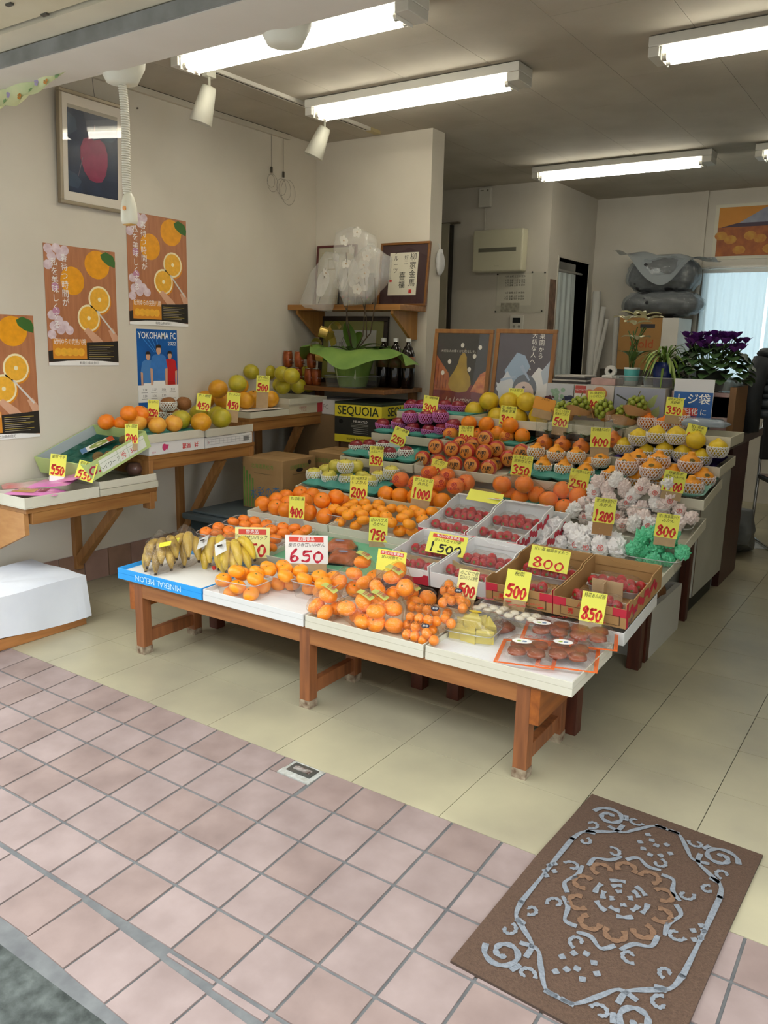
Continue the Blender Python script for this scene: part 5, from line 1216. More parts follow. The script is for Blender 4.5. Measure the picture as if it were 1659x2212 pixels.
# coat and chair behind the desk
ch_ = thing('desk_chair', 'tubular steel chair with patterned cushion behind the desk', 'chair', (.95, 3.75, 0), (0, 0, .5))
CHR = M('B9BBBC', .2, metal=.9); BK = M('17171A', .6)
bev(MB().box(-.22, .22, -.2, .22, .42, .45).build('seat', BK, ch_), .01); MB().grid(lambda u, v: ((u - .5) * .42, (v - .5) * .4, .455 + .03 * math.sin(PI * u) * math.sin(PI * v)), 12, 12).build('cushion', M('8A7A6A', .8, vs=60, col2='4A2A28'), ch_, True)
bev(MB().box(-.22, .22, .2, .235, .55, .84).build('backrest', BK, ch_), .01)
for s_ in (-.21, .21): MB().tube([(s_, -.2, .43), (s_, -.21, .03), (s_, -.19, .012), (s_, .22, .012), (s_, .24, .03), (s_, .22, .45), (s_, .24, .8)], .011, 8).build('side_frame', CHR, ch_, True)
jk = thing('padded_jacket', 'dark quilted jacket hung over the desk end', 'jacket', (.83, 2.75, .95))
for k in range(8):
    rr = R.uniform(.085, .12)
    MB().lathe([(.001, -.026), (rr * .8, -.025), (rr, 0), (rr * .8, .025), (.001, .026)], 18, Matrix.Diagonal((R.uniform(.6, .8), 1.1, 1, 1))).build('quilted_panel', M('2E343A', .45, var=.3, vs=20, bump=.4, bs=30), jk, True, (R.uniform(-.015, .015), R.uniform(-.02, .02), .3 - .043 * k), (R.uniform(-.15, .15), R.uniform(-.15, .15), 0))
MB().tube([(-.02, -.12, .28), (-.05, -.17, .12), (-.04, -.16, -.1)], [.05, .055, .045], 10).build('sleeve', M('23272C', .6, var=.2, vs=20), jk, True)
bxs = thing('rear_carton', 'white and pink printed carton behind the chair', 'carton', (1.05, 4.6, 0)); MB().box(-.35, .45, -.2, .2, 0, .72).build('carton', M('6A5A56', .8), bxs); MB().box(-.3, .45, -.201, -.2, .5, .7).build('printed_face', M('A88A8C', .7, vs=9, var=.2), bxs)
pb = thing('plastic_sack', 'crumpled clear sack on the floor by the chair', 'sack', (.62, 3.35, 0)); hull([Vector((R.uniform(-.16, .14), R.uniform(-.14, .14), abs(R.gauss(.12, .12)))) for _ in range(40)], 'sack', M('6E7274', .35, bump=.4, bs=14), pb, (0, 0, 0), .02, 10, 3)
fs = thing('floor_paper', 'pale paper sheet lying on the floor behind the desk', 'paper', (.62, 3.62, .002), (0, 0, .4)); MB().grid(lambda u, v: ((u - .5) * .3, (v - .5) * .22, .002 * math.sin(8 * u)), 6, 6).build('sheet', M('B9BDBE', .7), fs, True)
# ================================================================ the stepped fruit display
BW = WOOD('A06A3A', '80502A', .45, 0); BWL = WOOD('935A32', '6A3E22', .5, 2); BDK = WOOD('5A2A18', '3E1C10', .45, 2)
def bench(label, x0, x1, y0, y1, z, lxs, dark, rz=0, leg=.045, apron=.055, ends=True):
    t = thing('display_bench', label, 'bench', (0, 0, 0), (0, 0, rz))
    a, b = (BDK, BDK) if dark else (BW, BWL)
    bev(MB().box(x0, x1, y0, y1, z - .012, z).build('top', a, t), .002)
    bev(MB().box(x0 + .05, x1 - .05, y0 + .004, y0 + .026, z - .012 - apron, z - .012).build('front_apron', a, t), .002)
    bev(MB().box(x0 + .05, x1 - .05, y1 - .026, y1 - .004, z - .012 - apron, z - .012).build('back_apron', a, t), .002)
    for lx in lxs:
        for yy in (y0 + .002, y1 - .002 - leg):
            lg = bev(MB().box(lx - leg / 2, lx + leg / 2, yy, yy + leg, 0, z - .012).build('leg', b, t), .002)
            if not dark: MB().box(lx - leg / 2 - .0006, lx + leg / 2 + .0006, yy - .0006, yy + leg + .0006, 0, .022 + .012 * R.random()).build('worn_foot', M('A79A82', .9, vs=40, col2='5E4632'), lg)
        if ends: bev(MB().box(lx - .014, lx + .014, y0 + leg, y1 - leg, .045, .095).build('stretcher', b, t), .002)
    if ends:
        for s_, lx in ((-1, lxs[0]), (1, lxs[-1])):
            MB().box(lx + s_ * (leg / 2) - (.03 if s_ < 0 else 0), lx + s_ * (leg / 2) + (.03 if s_ > 0 else 0), y0 + .003, y1 - .003, z - .125, z - .013).build('end_board', WOOD('9E5A22', '7C4216', .35, 1), t)
    return t
bench('long front bench of reddish wood on three pairs of legs', -1.06, .775, 0.0, .33, .312, (-.985, -.125, .70), False, .02)
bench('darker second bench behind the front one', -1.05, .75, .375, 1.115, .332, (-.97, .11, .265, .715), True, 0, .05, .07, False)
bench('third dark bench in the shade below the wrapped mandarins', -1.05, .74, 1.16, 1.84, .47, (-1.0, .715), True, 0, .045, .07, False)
# white cabinet under the upper tiers
cbn = thing('white_cabinet', 'worn white cabinet on a dark plinth under the display', 'cabinet', (0, 0, 0))
CABM = M('C6C7C0', .5, vs=3, col2='B4B5AC', bump=.03)
bev(MB().box(-1.0, .742, 1.86, 2.48, .1, .66).build('body', CABM, cbn), .006); MB().box(-.98, .71, 1.9, 2.42, 0, .1).build('plinth', M('2A2D28', .6), cbn)
for k in range(3): bev(MB().box(-.995 + k * .58, -.425 + k * .58, 1.848, 1.86, .12, .64).build('door', CABM, cbn), .004)
MB().box(.7425, .7432, 1.861, 1.867, .1, .66).build('brown_edge', M('6E4A2A', .6), cbn)
fb = thing('foam_box', 'white foam box of crumpled paper bags under the display', 'foam box', (.62, 1.44, 0))
MB().box(-.17, .115, -.24, .24, 0, .02).box(-.17, .115, -.24, -.215, .02, .22).box(-.17, .115, .215, .24, .02, .22).box(-.17, -.145, -.215, .215, .02, .22).box(.09, .115, -.215, .215, .02, .22).build('box', M('CFCFC8', .7, bump=.1, bs=80), fb)
hull([Vector((R.uniform(-.12, .09), R.uniform(-.22, .16), .18 + abs(R.gauss(0, .07)))) for _ in range(40)], 'paper_bags', M('8A5E34', .8, vs=8, col2='6E4826', bump=.5, bs=18), fb, (0, 0, 0), .03, 11, 3, False)
# ---- tiers: front edge (y), rim height, tilt, lid depth of wall
TI = {1: (-.015, .358, .015, .045, .36), 2: (.42, .383, .12, .045, .36), 3: (.775, .458, .10, .045, .35), 4: (1.135, .532, .16, .045, .33), 5: (1.41, .668, .16, .045, .32), 6: (1.65, .776, .06, .045, .31), 7: (1.805, .893, .0, .045, .29)}
YR = {1: (.03, .33), 2: (.45, .74), 3: (.81, 1.09), 4: (1.17, 1.375), 5: (1.45, 1.615), 6: (1.69, 1.785), 7: (1.85, 2.05)}
def tp(t, px, py, h):
    """point h above the lid floor of tier t that the photograph shows at px, py"""
    yf, zt, a, hh, d = TI[t]; fl_ = .004 if t != 1 else .026
    n = Vector((0, -math.sin(a), math.cos(a))); o = Vector((0, yf, zt - hh + fl_)) + n * h
    r = ray(px, py); p = CP + r * ((o - CP).dot(n) / r.dot(n)); lo, hi = YR[t]
    return PY(px, py, hi) if p.y > hi else PY(px, py, lo) if p.y < lo else p
def surf(t, x, y, h=0):
    yf, zt, a, hh, d = TI[t]; return Vector((x, y, zt - hh + (.004 if t != 1 else .026) + math.tan(a) * (y - yf) + h))
def tlid(t, x0, x1, label, mat=None, fl_=None, rz=0, liner=None, name='box_lid'):
    yf, zt, a, hh, d = TI[t]
    return lid((x0 + x1) / 2, yf + (rz * (x0 + x1) / 2), zt - hh, x1 - x0 - .004, d, hh, label, mat, rz, a, floor_h=fl_ or (.004 if t != 1 else .024), liner=liner, name=name)
BLUE = M('1E98E4', .5, var=.03); CORR = M('E4E4E2', .7, var=.02, bump=.25, bs=90, st=(.02, 4, 1))
mt = tlid(1, -1.085, -.605, 'bright blue melon box lid holding the bananas', BLUE, rz=.02, liner=M('E3E2DC', .8, bump=.35, bs=30))
q = bpy.data.objects.new('front_print', None); COL.objects.link(q); q.parent = mt; q.location = (.0, -.0008, .0225); q.rotation_euler = ONB; text('MINERAL MELON', .034, M('BFE3F4', .5), q, 0, 0, .0004, rot=PI, fit=.36)
tlid(1, -.60, -.115, 'white front lid with an empty corrugated sheet', LIDW, rz=.02, liner=CORR)
tlid(1, -.11, .365, 'cream front lid under the bagged mandarins', None, rz=.02); tlid(1, .37, .855, 'cream front corner lid under the dried persimmons', None, rz=.02, liner=CORR)
tlid(2, -1.125, -.70, 'white lid of packed mandarins behind the bananas', LIDW, .022); tlid(2, -.695, -.16, 'cream lid lined green under the packed persimmon', LIDG, .02, liner=M('6EB089', .7, var=.05)); tlid(2, .34, .865, 'white lid under the brown strawberry cartons', LIDW)
tlid(3, -1.13, -.63, 'cream lid of large oranges priced 400'); tlid(3, -.625, -.17, 'cream lid of small mandarins priced 750'); tlid(3, .33, .855, 'cream lid of tissue-wrapped fruit, third step')
tlid(4, -1.125, -.595, 'cream lid under the yellow apples'); tlid(4, -.59, -.03, 'cream lid of cellophane-wrapped mandarins', M('CDBF9C', .8, var=.05)); tlid(4, -.025, .30, 'cream lid under the bagged oranges on teal'); tlid(4, .305, .86, 'cream lid of tissue-wrapped mandarin packs')
tlid(5, -1.045, -.575, 'pale lid under the red apples in white nets', LIDG); tlid(5, -.57, -.06, 'cream lid of red-banded wrapped fruit'); tlid(5, -.055, .40, 'cream lid under the knobbed oranges on teal'); tlid(5, .405, .855, 'cream right-hand lid of large knobbed oranges in nets')
tlid(6, -1.01, -.56, 'pale lid under the red apples in pink nets', LIDG); tlid(6, -.555, -.10, 'cream lid under the loose oranges on teal'); tlid(6, -.095, .33, 'cream lid of oranges bagged with leaves'); tlid(6, .335, .855, 'cream lid of yellow knobbed citrus on purple')
tlid(7, -.945, -.50, 'pale uppermost lid of apples priced 300', LIDG); tlid(7, -.495, -.03, 'cream uppermost lid of yellow pomelos'); tlid(7, -.025, .36, 'cream uppermost lid of green grapes'); tlid(7, .365, .855, 'cream uppermost lid at the right end')
# risers under the steps: cartons standing on the benches
def riser(x0, x1, y0, y1, z0, z1, label, mat, art=None):
    t = thing('riser_carton', label, 'carton', ((x0 + x1) / 2, y0, z0), group='cartons raising the display steps'); w = x1 - x0
    bev(MB().box(-w / 2, w / 2, 0, y1 - y0, 0, z1 - z0).build('carton', mat, t), .002)
    if art:
        q = bpy.data.objects.new('front_print', None); COL.objects.link(q); q.parent = t; q.location = (0, -.0006, (z1 - z0) / 2); q.rotation_euler = ONB; art(q, w, z1 - z0)
def r_blue(q, w, h):
    flat('blue_block', rc(-w * .4, -w * .1, -h * .5, h * .5), .0004, M('2E86C6', .6), q); flat('white_oval', ell(-w * .22, h * .1, .03, .016), .0008, PWHT, q); flat('grid_print', [rc(w * .0, w * .3, h * (.3 - .3 * k), h * (.3 - .3 * k) + .0015) for k in range(3)] + [rc(w * .06 * k, w * .06 * k + .0012, -h * .3, h * .31) for k in range(6)], .0004, M('5A8AB0', .6), q)
riser(-1.1, -.64, .83, 1.1, .335, .41, 'white carton raising the oranges priced 400', LIDW); riser(-.635, -.18, .83, 1.1, .335, .41, 'white and blue carton raising the small mandarins', LIDW, r_blue); riser(.36, .74, .83, 1.1, .335, .41, 'white carton raising the tissue-wrapped fruit', LIDW)
riser(-1.0, -.3, 1.5, 1.82, .472, .62, 'long white carton under the red apples in white nets', LIDW); riser(-.29, .72, 1.5, 1.82, .472, .62, 'long white carton under the knobbed oranges', LIDW); riser(-.99, .72, 1.87, 1.925, .662, .73, 'low long carton at the back of the cabinet', LIDG)
# ---------------------------------------------------------------- clear packs and bags
PACK = CLEAR('F2F2F0', .05, haze=.05)
PACKS = {}
def pack(p, w, d, h, rz, label, group, tilt=0):
    t = thing('clear_pack', label, 'clear pack', p, (tilt, 0, rz), group)
    k = (w, d, h)
    if k not in PACKS:
        clear_bowl(w, d, h, t, PACK, 1.16, 60); PACKS[k] = [c for c in t.children]
    else:
        for c in PACKS[k]:
            n = c.copy(); COL.objects.link(n); n.parent = t
    return t
FILM = CLEAR('FDFBF9', .12, 1, 45, haze=.012, gloss=.05); FILMO = CLEAR('FFF8F0', .12, 1, 45, haze=.006, gloss=.05)
ICO = None
def ico(r):
    global ICO
    if ICO is None:
        bm = bmesh.new(); bmesh.ops.create_icosphere(bm, subdivisions=2, radius=1); ICO = [v.co.copy() for v in bm.verts]; bm.free()
    return [v * r for v in ICO]
def bag(C, r, label, group, neck=None, mat=None, cat='bag', name='clear_bag', extra=()):
    c = sum(C, Vector()) / len(C); pts = [p + q for p in C for q in ico(r * 1.07)]
    if neck: pts += [Vector(neck) + Vector((R.uniform(-.01, .01), R.uniform(-.01, .01), R.uniform(-.008, .008))) for _ in range(6)]
    t = thing(name, label, cat, c, (0, 0, 0), group)
    hull([p - c for p in pts] + [Vector(e) - c for e in extra], 'film', mat or FILM, t, (0, 0, 0), .0035, 45, 3)
    if neck:
        d = Vector(neck) - c; n2 = d + d.normalized() * .03
        mb = MB()
        for k in range(7):
            a = k * .9; o = Vector((math.cos(a), math.sin(a), .4 * math.sin(2 * a))) * .022
            mb.grid(lambda u, v: tuple(d + (n2 + o - d) * v + Vector((math.cos(a + 1.6), math.sin(a + 1.6), 0)) * ((u - .5) * .022 * v)), 2, 3)
        mb.build('gathered_neck', mat or FILM, t)
    return t
# tier 2: packs of mandarins
def zpts(x0, y0, s, L, h): return [(x0 + x / s, y0 + y / s, hh) for (x, y), hh in zip(L, h if isinstance(h, list) else [h] * len(L))]
def mid(P): return sum(P, Vector()) / len(P)
gname = 'packs of mandarins behind the bananas'
A1 = zpts(420, 1080, 4.879, [(130, 340), (255, 290), (245, 345), (360, 330), (365, 390), (450, 345)], .045)
A2 = zpts(420, 1080, 4.879, [(415, 230), (525, 205), (640, 225), (535, 265), (760, 260), (655, 300)], .045)
A3 = zpts(420, 1080, 4.879, [(935, 290), (1055, 300), (1175, 320), (815, 315), (940, 350), (855, 410), (800, 500), (1090, 370)], [.045, .045, .045, .045, .045, .04, .03, .04])
for pts, dn, w, d in ((A1, 'left', .21, .15), (A2, 'rear', .24, .15), (A3, 'right', .25, .18)):
    o_ = lay('mandarin', 'mikan', 'redmikan', pts, .030, lambda x, y, h: tp(2, x, y, h + .02), 'red-orange mandarin in the %s clear pack' % dn, 'mandarins in packs, second step')
    c = mid([x.location for x in o_]); c.z = surf(2, c.x, c.y, .019).z; pack(c, w * .86, d * .86, .055, .12, 'clear pack of red-orange mandarins, %s of three behind bananas' % dn, gname, .12)
# persimmon pack with black base, two stacked
for k, (px, py, hh) in enumerate(((735, 1188, .03), (742, 1212, .022))):
    p = tp(2, px, py, hh); t = thing('lidded_pack', 'black based pack of orange fruit under a clear lid, %s' % ('rear' if k == 0 else 'front'), 'food pack', p, (.12, 0, .25), 'lidded packs by the 650 card')
    MB().prism([(-.062, -.05), (.062, -.05), (.062, .05), (-.062, .05)], -.012, .006).build('base', M('17181A', .4), t); hull([Vector((sx * a, sy * b, z)) for sx in (-1, 1) for sy in (-1, 1) for a, b, z in ((.06, .048, .006), (.042, .032, .038))], 'contents', M('D9702A', .4, vs=30, col2='C05A1C', bump=.3), t, (0, 0, 0), .002, 60, 2); hull([Vector((sx * a, sy * b, z)) for sx in (-1, 1) for sy in (-1, 1) for a, b, z in ((.065, .053, .006), (.046, .036, .043))], 'clear_lid', PACK, t, (0, 0, 0), .0, 1, 1, False); flat('label', ell(0, 0, .022, .01, 16), .0445, M('8A8FA8', .5), t)
# ---------------------------------------------------------------- tier 1
def banana_bunch(px, py, h, n, spotted, label, rz, tape):
    p = tp(1, px, py, h + .012); t = thing('banana_bunch', label, 'bananas', p, (R.uniform(.1, .3), R.uniform(-.3, .3), rz), 'bagged bunches of bananas')
    bm_ = M('C9A84A', .45, vs=30, col2='6E5224' if spotted > 1 else 'B89A3C', bump=.05) if spotted else M('E0C23A', .4, vs=12, col2='D2B032')
    for k in range(n + 1):
        ly = k % 2; a = (k - n / 2) * .3; L_ = R.uniform(.125, .15); pts = []
        for i in range(9):
            u = i / 8
            pts.append((math.sin(a) * L_ * u * (1.1 - .5 * u) + .006 * (k - n / 2), .075 - math.cos(a) * L_ * u, -.012 + .03 * ly + .05 * math.sin(PI * (.15 + .8 * u)) - .03 * u))
        b_ = MB().tube(pts, [.008, .014, .0185, .0205, .021, .0205, .0185, .013, .005], 9).build('banana', bm_, t, True); MB().tube([pts[-1], Vector(pts[-1]) + Vector((0, -.006, -.003))], .006, 6).build('tip', M('3A2A18', .8), b_)
    MB().tube([(0, .07, .015), (0, .095, .02)], .016, 8).build('crown', M('8A7A3A', .7), t, True)
    pts = [Vector((.078 * math.cos(a), .012 + .1 * math.sin(a), z)) for a in [i * PI / 6 for i in range(12)] for z in (-.036, .01)] + [Vector((.05 * math.cos(a), .02 + .06 * math.sin(a), .075)) for a in [i * PI / 3 for i in range(6)]] + [Vector((0, .07, .1))]
    hull(pts, 'bag_film', FILM, t, (0, 0, 0), .006, 30, 3)
    if tape: MB().grid(lambda u, v: ((u - .5) * .05 + tape[0], -.04 + tape[1] + .025 * v, .068 + .008 * v), 6, 3).build('price_sticker', M('E6E23A', .6), t, True)
    else:
        MB().grid(lambda u, v: (-.07 + .05 * u, -.03 + .07 * v, .06 + .015 * v + .012 * u), 5, 4).build('printed_band', M('D9DAD6', .6), t, True); MB().box(-.055, -.035, -.0, .012, .082, .083).build('band_mark', BLK, t); MB().box(-.012, .0, -.09, -.08, -.02, -.006).build('red_clip', M('C02A28', .4), t)
banana_bunch(350, 1205, .045, 5, 2, 'spotted ripe bananas in a clear bag, leftmost', .5, (.05, -.01)); banana_bunch(403, 1192, .045, 4, 1, 'ripe bananas in a clear bag with yellow sticker, second from left', .4, (-.02, .0)); banana_bunch(473, 1200, .04, 4, 0, 'yellow bananas in a clear bag, third from left', .5, None); banana_bunch(512, 1210, .05, 5, 0, 'yellow bananas in a printed bag, rightmost', .7, None)
B1 = zpts(420, 1080, 4.879, [(320, 855), (470, 800), (510, 785), (465, 885), (635, 765), (635, 835), (400, 960), (560, 965), (720, 910)], [.07, .075, .07, .072, .075, .072, .028, .028, .028])
B2 = zpts(420, 1080, 4.879, [(780, 710), (800, 755), (935, 700), (950, 745), (960, 800), (1100, 750), (890, 870), (1030, 880)], [.07, .07, .07, .07, .072, .07, .028, .028])
B3 = zpts(420, 1080, 4.879, [(1175, 835), (1310, 815), (1355, 880), (1450, 820), (1230, 930), (1320, 960)], [.07, .07, .07, .06, .028, .028])
for pts, dn, w, d in ((B1, 'left', .2, .135), (B2, 'rear', .19, .13), (B3, 'right', .19, .13)):
    o_ = lay('mandarin', 'mikan', 'mikan', pts, .032, lambda x, y, h: tp(1, x, y, h), 'bright mandarin in the %s front clear pack' % dn, 'mandarins in front packs')
    lo = [x.location for x in o_ if x.location.z < .39] or [x.location for x in o_]
    c = mid([x.location for x in o_]); c.z = surf(1, c.x, c.y, .001).z; pack(c, w * .84, d * .84, .062, .1, 'clear front pack of bright mandarins, %s of three on corrugated lid' % dn, 'front packs of mandarins')
# bags of mandarins
BB = [('lower left', [(355, 830, .032), (505, 715, .075), (585, 840, .035), (470, 890, .03)]), ('lower middle', [(740, 855, .06), (920, 790, .085), (1045, 885, .07), (920, 1005, .03), (830, 930, .03)]), ('lower right', [(1240, 860, .07), (1245, 1040, .03), (1100, 1030, .03), (1110, 790, .08)]), ('upper left', [(655, 550, .06), (810, 440, .1), (920, 540, .08), (900, 300, .1), (780, 610, .04), (1040, 480, .06)]), ('upper right', [(1100, 610, .1), (1260, 500, .13), (1400, 600, .11), (1250, 660, .08), (1330, 400, .1)]), ('rear right', [(1560, 770, .035), (1480, 680, .05), (1650, 740, .04)])]
for dn, L_ in BB:
    o_ = lay('mandarin', 'mikan', 'mikan', [(620 + x / 5.53, 1160 + y / 5.53, h) for x, y, h in L_], .033, lambda x, y, h: tp(1, x, y, h), 'mandarin in the %s cellophane bag' % dn, 'mandarins in cellophane bags', tilt=.9)
    C = [x.location.copy() for x in o_]; c = mid(C); tz = max(p.z for p in C) + .033
    t = bag(C, .034, 'cellophane bag of mandarins, %s in the front heap' % dn, 'cellophane bags of mandarins', None, FILMO)
    lx = bpy.data.objects.new('printed_band', None); COL.objects.link(lx); lx.parent = t; top = max(C, key=lambda p: p.z) - c
    MB().grid(lambda u, v: ((u - .5) * .075, (v - .5) * .022, .006 * math.sin(PI * u)), 8, 3).build('band', M('C9C86A', .4, vs=20, col2='A9B45A'), lx, True); text('甘熟', .02, M('A82A3A', .5), lx, .012, 0, .0085, bold=.01)
    lx.location = top + Vector((.015, -.012, .033)); lx.rotation_euler = (.35, .15, -.25)
KQ = [('upper', [(1330, 520), (1300, 560), (1365, 570), (1320, 615), (1355, 640), (1430, 640), (1395, 610), (1440, 700), (1285, 655), (1465, 660)], .075), ('middle', [(1050, 690), (1035, 770), (1105, 780), (1100, 700), (1165, 715), (1165, 790), (1230, 735), (1240, 800), (1300, 780), (1320, 740), (1350, 820)], .05), ('lower', [(1010, 830), (1010, 905), (1075, 850), (1070, 915), (1140, 860), (1135, 940), (1200, 870), (1215, 950), (1150, 905)], .03)]
for dn, L_, h in KQ:
    o_ = lay('kumquat', 'kumquat', 'kumquat', [(600 + x / 3.606, 1120 + y / 3.606, h + .008 * ((i * 7) % 3)) for i, (x, y) in enumerate(L_)], .0165, lambda x, y, hh: tp(1, x, y, hh), 'kumquat in the %s printed bag' % dn, 'kumquats in printed bags', None)
    C = [x.location.copy() for x in o_]; c = mid(C); t = bag(C, .018, 'printed clear bag of kumquats, %s of three' % dn, 'bags of kumquats', None, FILMO)
    q = bpy.data.objects.new('bag_print', None); COL.objects.link(q); q.parent = t; q.location = (0, -.018, .032); q.rotation_euler = (.6, 0, .3); text('きんかん', .016, M('3A2412', .5), q, -.008, .01, 0, .1); flat('oval_mark', ell(.025, 0, .014, .01, 14), 0, M('1E2236', .5), q); text('金柑', .009, PWHT, q, .025, 0, .0006)
# pineapple pack
p = tp(1, 1022, 1378, .0); t = thing('pineapple_pack', 'clear pack of cut yellow pineapple', 'fruit pack', p, (0, 0, .15))
PIN = M('E6D56A', .4, vs=14, col2='D6C04E', bump=.3, bs=40)
for k, (x, y, z, a, b) in enumerate(((-.045, -.02, .02, .2, .1), (.0, -.03, .02, -.2, .0), (.045, -.02, .02, .3, -.1), (-.03, .02, .04, .6, .2), (.02, .02, .045, -.4, .2), (.04, .03, .035, .2, .4), (-.05, .03, .025, 1.0, 0), (.0, .0, .06, .1, .3))):
    MB().prism([(-.028, -.018), (.03, -.02), (.0, .03)], -.02, .022, TR(x, y, z) @ RZ(a) @ RX(b)).build('pineapple_chunk', PIN, t)
clear_bowl(.15, .12, .035, t, PACK, 1.12, 40); hull([Vector((sx * .085 * k, sy * .068 * k, z)) for sx in (-1, 1) for sy in (-1, 1) for k, z in ((1, .036), (.7, .085))], 'clear_lid', PACK, t, (0, 0, 0), .001, 20, 2); flat('sticker', ell(.0, .01, .022, .01, 16), .0885, M('D9B82A', .5), t)
# dried persimmons and sweets in flat bags
def flat_bag(px, py, h, w, l, rz, label, fill, edge, group, content, mark=None, txt=None):
    p = tp(1, px, py, h); t = thing('flat_bag', label, 'food bag', p, (0, 0, rz), group)
    content(t)
    def fn(u, v, top=1):
        e = max(0, min(1, 5 * min(u, 1 - u), 5 * min(v, 1 - v)))
        return ((u - .5) * w, (v - .5) * l, top * (.036 * e + .003 * math.sin(13 * u + 4 * v) * e) + .001)
    MB().grid(fn, 16, 20).build('film', FILM, t, True)
    if edge:
        for a in ((-w / 2, -w / 2 + .012, -l / 2, l / 2), (w / 2 - .012, w / 2, -l / 2, l / 2), (-w / 2 + .012, w / 2 - .012, l / 2 - .012, l / 2), (-w / 2 + .012, w / 2 - .012, -l / 2, -l / 2 + .007)):
            MB().box(a[0], a[1], a[2], a[3], .001, .0032).build('seal_edge', edge, t)
    if mark: flat('sticker', ell(mark[0], mark[1], .03, .021, 18), .0405, PWHT, t); flat('sticker_dot', [ell(mark[0] - .008, mark[1] - .002, .007, .006, 10)], .0412, M('9CB83A', .5), t); flat('sticker_code', rc(mark[0] + .002, mark[0] + .015, mark[1] - .008, mark[1] + .004), .0412, M('6E8AA8', .5), t)
    if txt: text(txt, .02, M('C8302A', .5), t, .02, .05, .0415, .2)
    return t
KAKI = M('94481C', .4, vs=16, col2='6E2E0E', bump=.2, coat=.3); OE = M('E86A1E', .45)
def kaki(t):
    for k, (x, y, r) in enumerate(((-.03, .03, .032), (.03, .032, .031), (-.03, -.03, .032), (.028, -.034, .031), (0, 0, .03))):
        MB().lathe([(.001, -.5), (.5, -.48), (.95, -.1), (.9, .3), (.5, .52), (.001, .46)], 16, Matrix.Diagonal((r, r * 1.2, r * .6, 1)), wob=lambda a, j: 1 + .06 * math.cos(4 * a + j)).build('dried_persimmon', KAKI, t, True, (x, y, .018))
for k, (px, py, rz, lab, mk_) in enumerate(((1140, 1413, .3, 'orange edged bag of dried persimmons, front left of four', (-.02, .0)), (1228, 1420, .3, 'orange edged bag of dried persimmons, front right of four', (-.02, .02)), (1190, 1368, .3, 'orange edged bag of dried persimmons, rear left of four', (-.03, -.02)), (1272, 1380, .3, 'orange edged bag of dried persimmons, rear right of four', None))):
    flat_bag(px, py, .001 + .014 * (k < 2), .18, .2 if k < 2 else .17, rz, lab, None, OE, 'orange edged bags of dried persimmons', kaki, mk_, 'あんぽ')
def anpo(t):
    MB().lathe([(.001, -.5), (.6, -.45), (1, 0), (.6, .5), (.001, .5)], 18, Matrix.Diagonal((.045, .06, .03, 1)), wob=lambda a, j: 1 + .08 * math.cos(3 * a)).build('dried_persimmon', M('8A4420', .45, vs=12, col2='6E3014', bump=.3), t, True, (0, 0, .018))
flat_bag(1082, 1365, .001, .12, .13, .2, 'clear bag holding one large brown dried persimmon', None, None, None, anpo, None, 'あんぽ柿')
def mochi(t):
    for x, y in ((-.04, -.02), (.0, -.025), (.04, -.02), (-.03, .015), (.01, .01), (.045, .02)): MB().lathe([(.001, -.4), (.8, -.3), (1, .1), (.6, .5), (.001, .55)], 12, Matrix.Diagonal((.018, .018, .016, 1))).build('sweet', M('DAD3BE', .5), t, True, (x, y, .012))
    flat('flower_print', [ell(-.05 + .014 * k, .03 + .008 * (k % 2), .009, .007, 10, .5) for k in range(4)], .034, M('C84A5A', .5), t); flat('red_seal', ell(.05, .045, .011, .011, 14), .0345, RED, t)
flat_bag(1058, 1322, .001, .15, .11, .15, 'clear bag of pale sweets with flower print, left one', None, None, 'clear bags of pale sweets', mochi, None, '甘納豆'); flat_bag(1127, 1338, .001, .15, .11, .15, 'clear bag of pale sweets with flower print, right one', None, None, 'clear bags of pale sweets', mochi, None, '甘納豆')
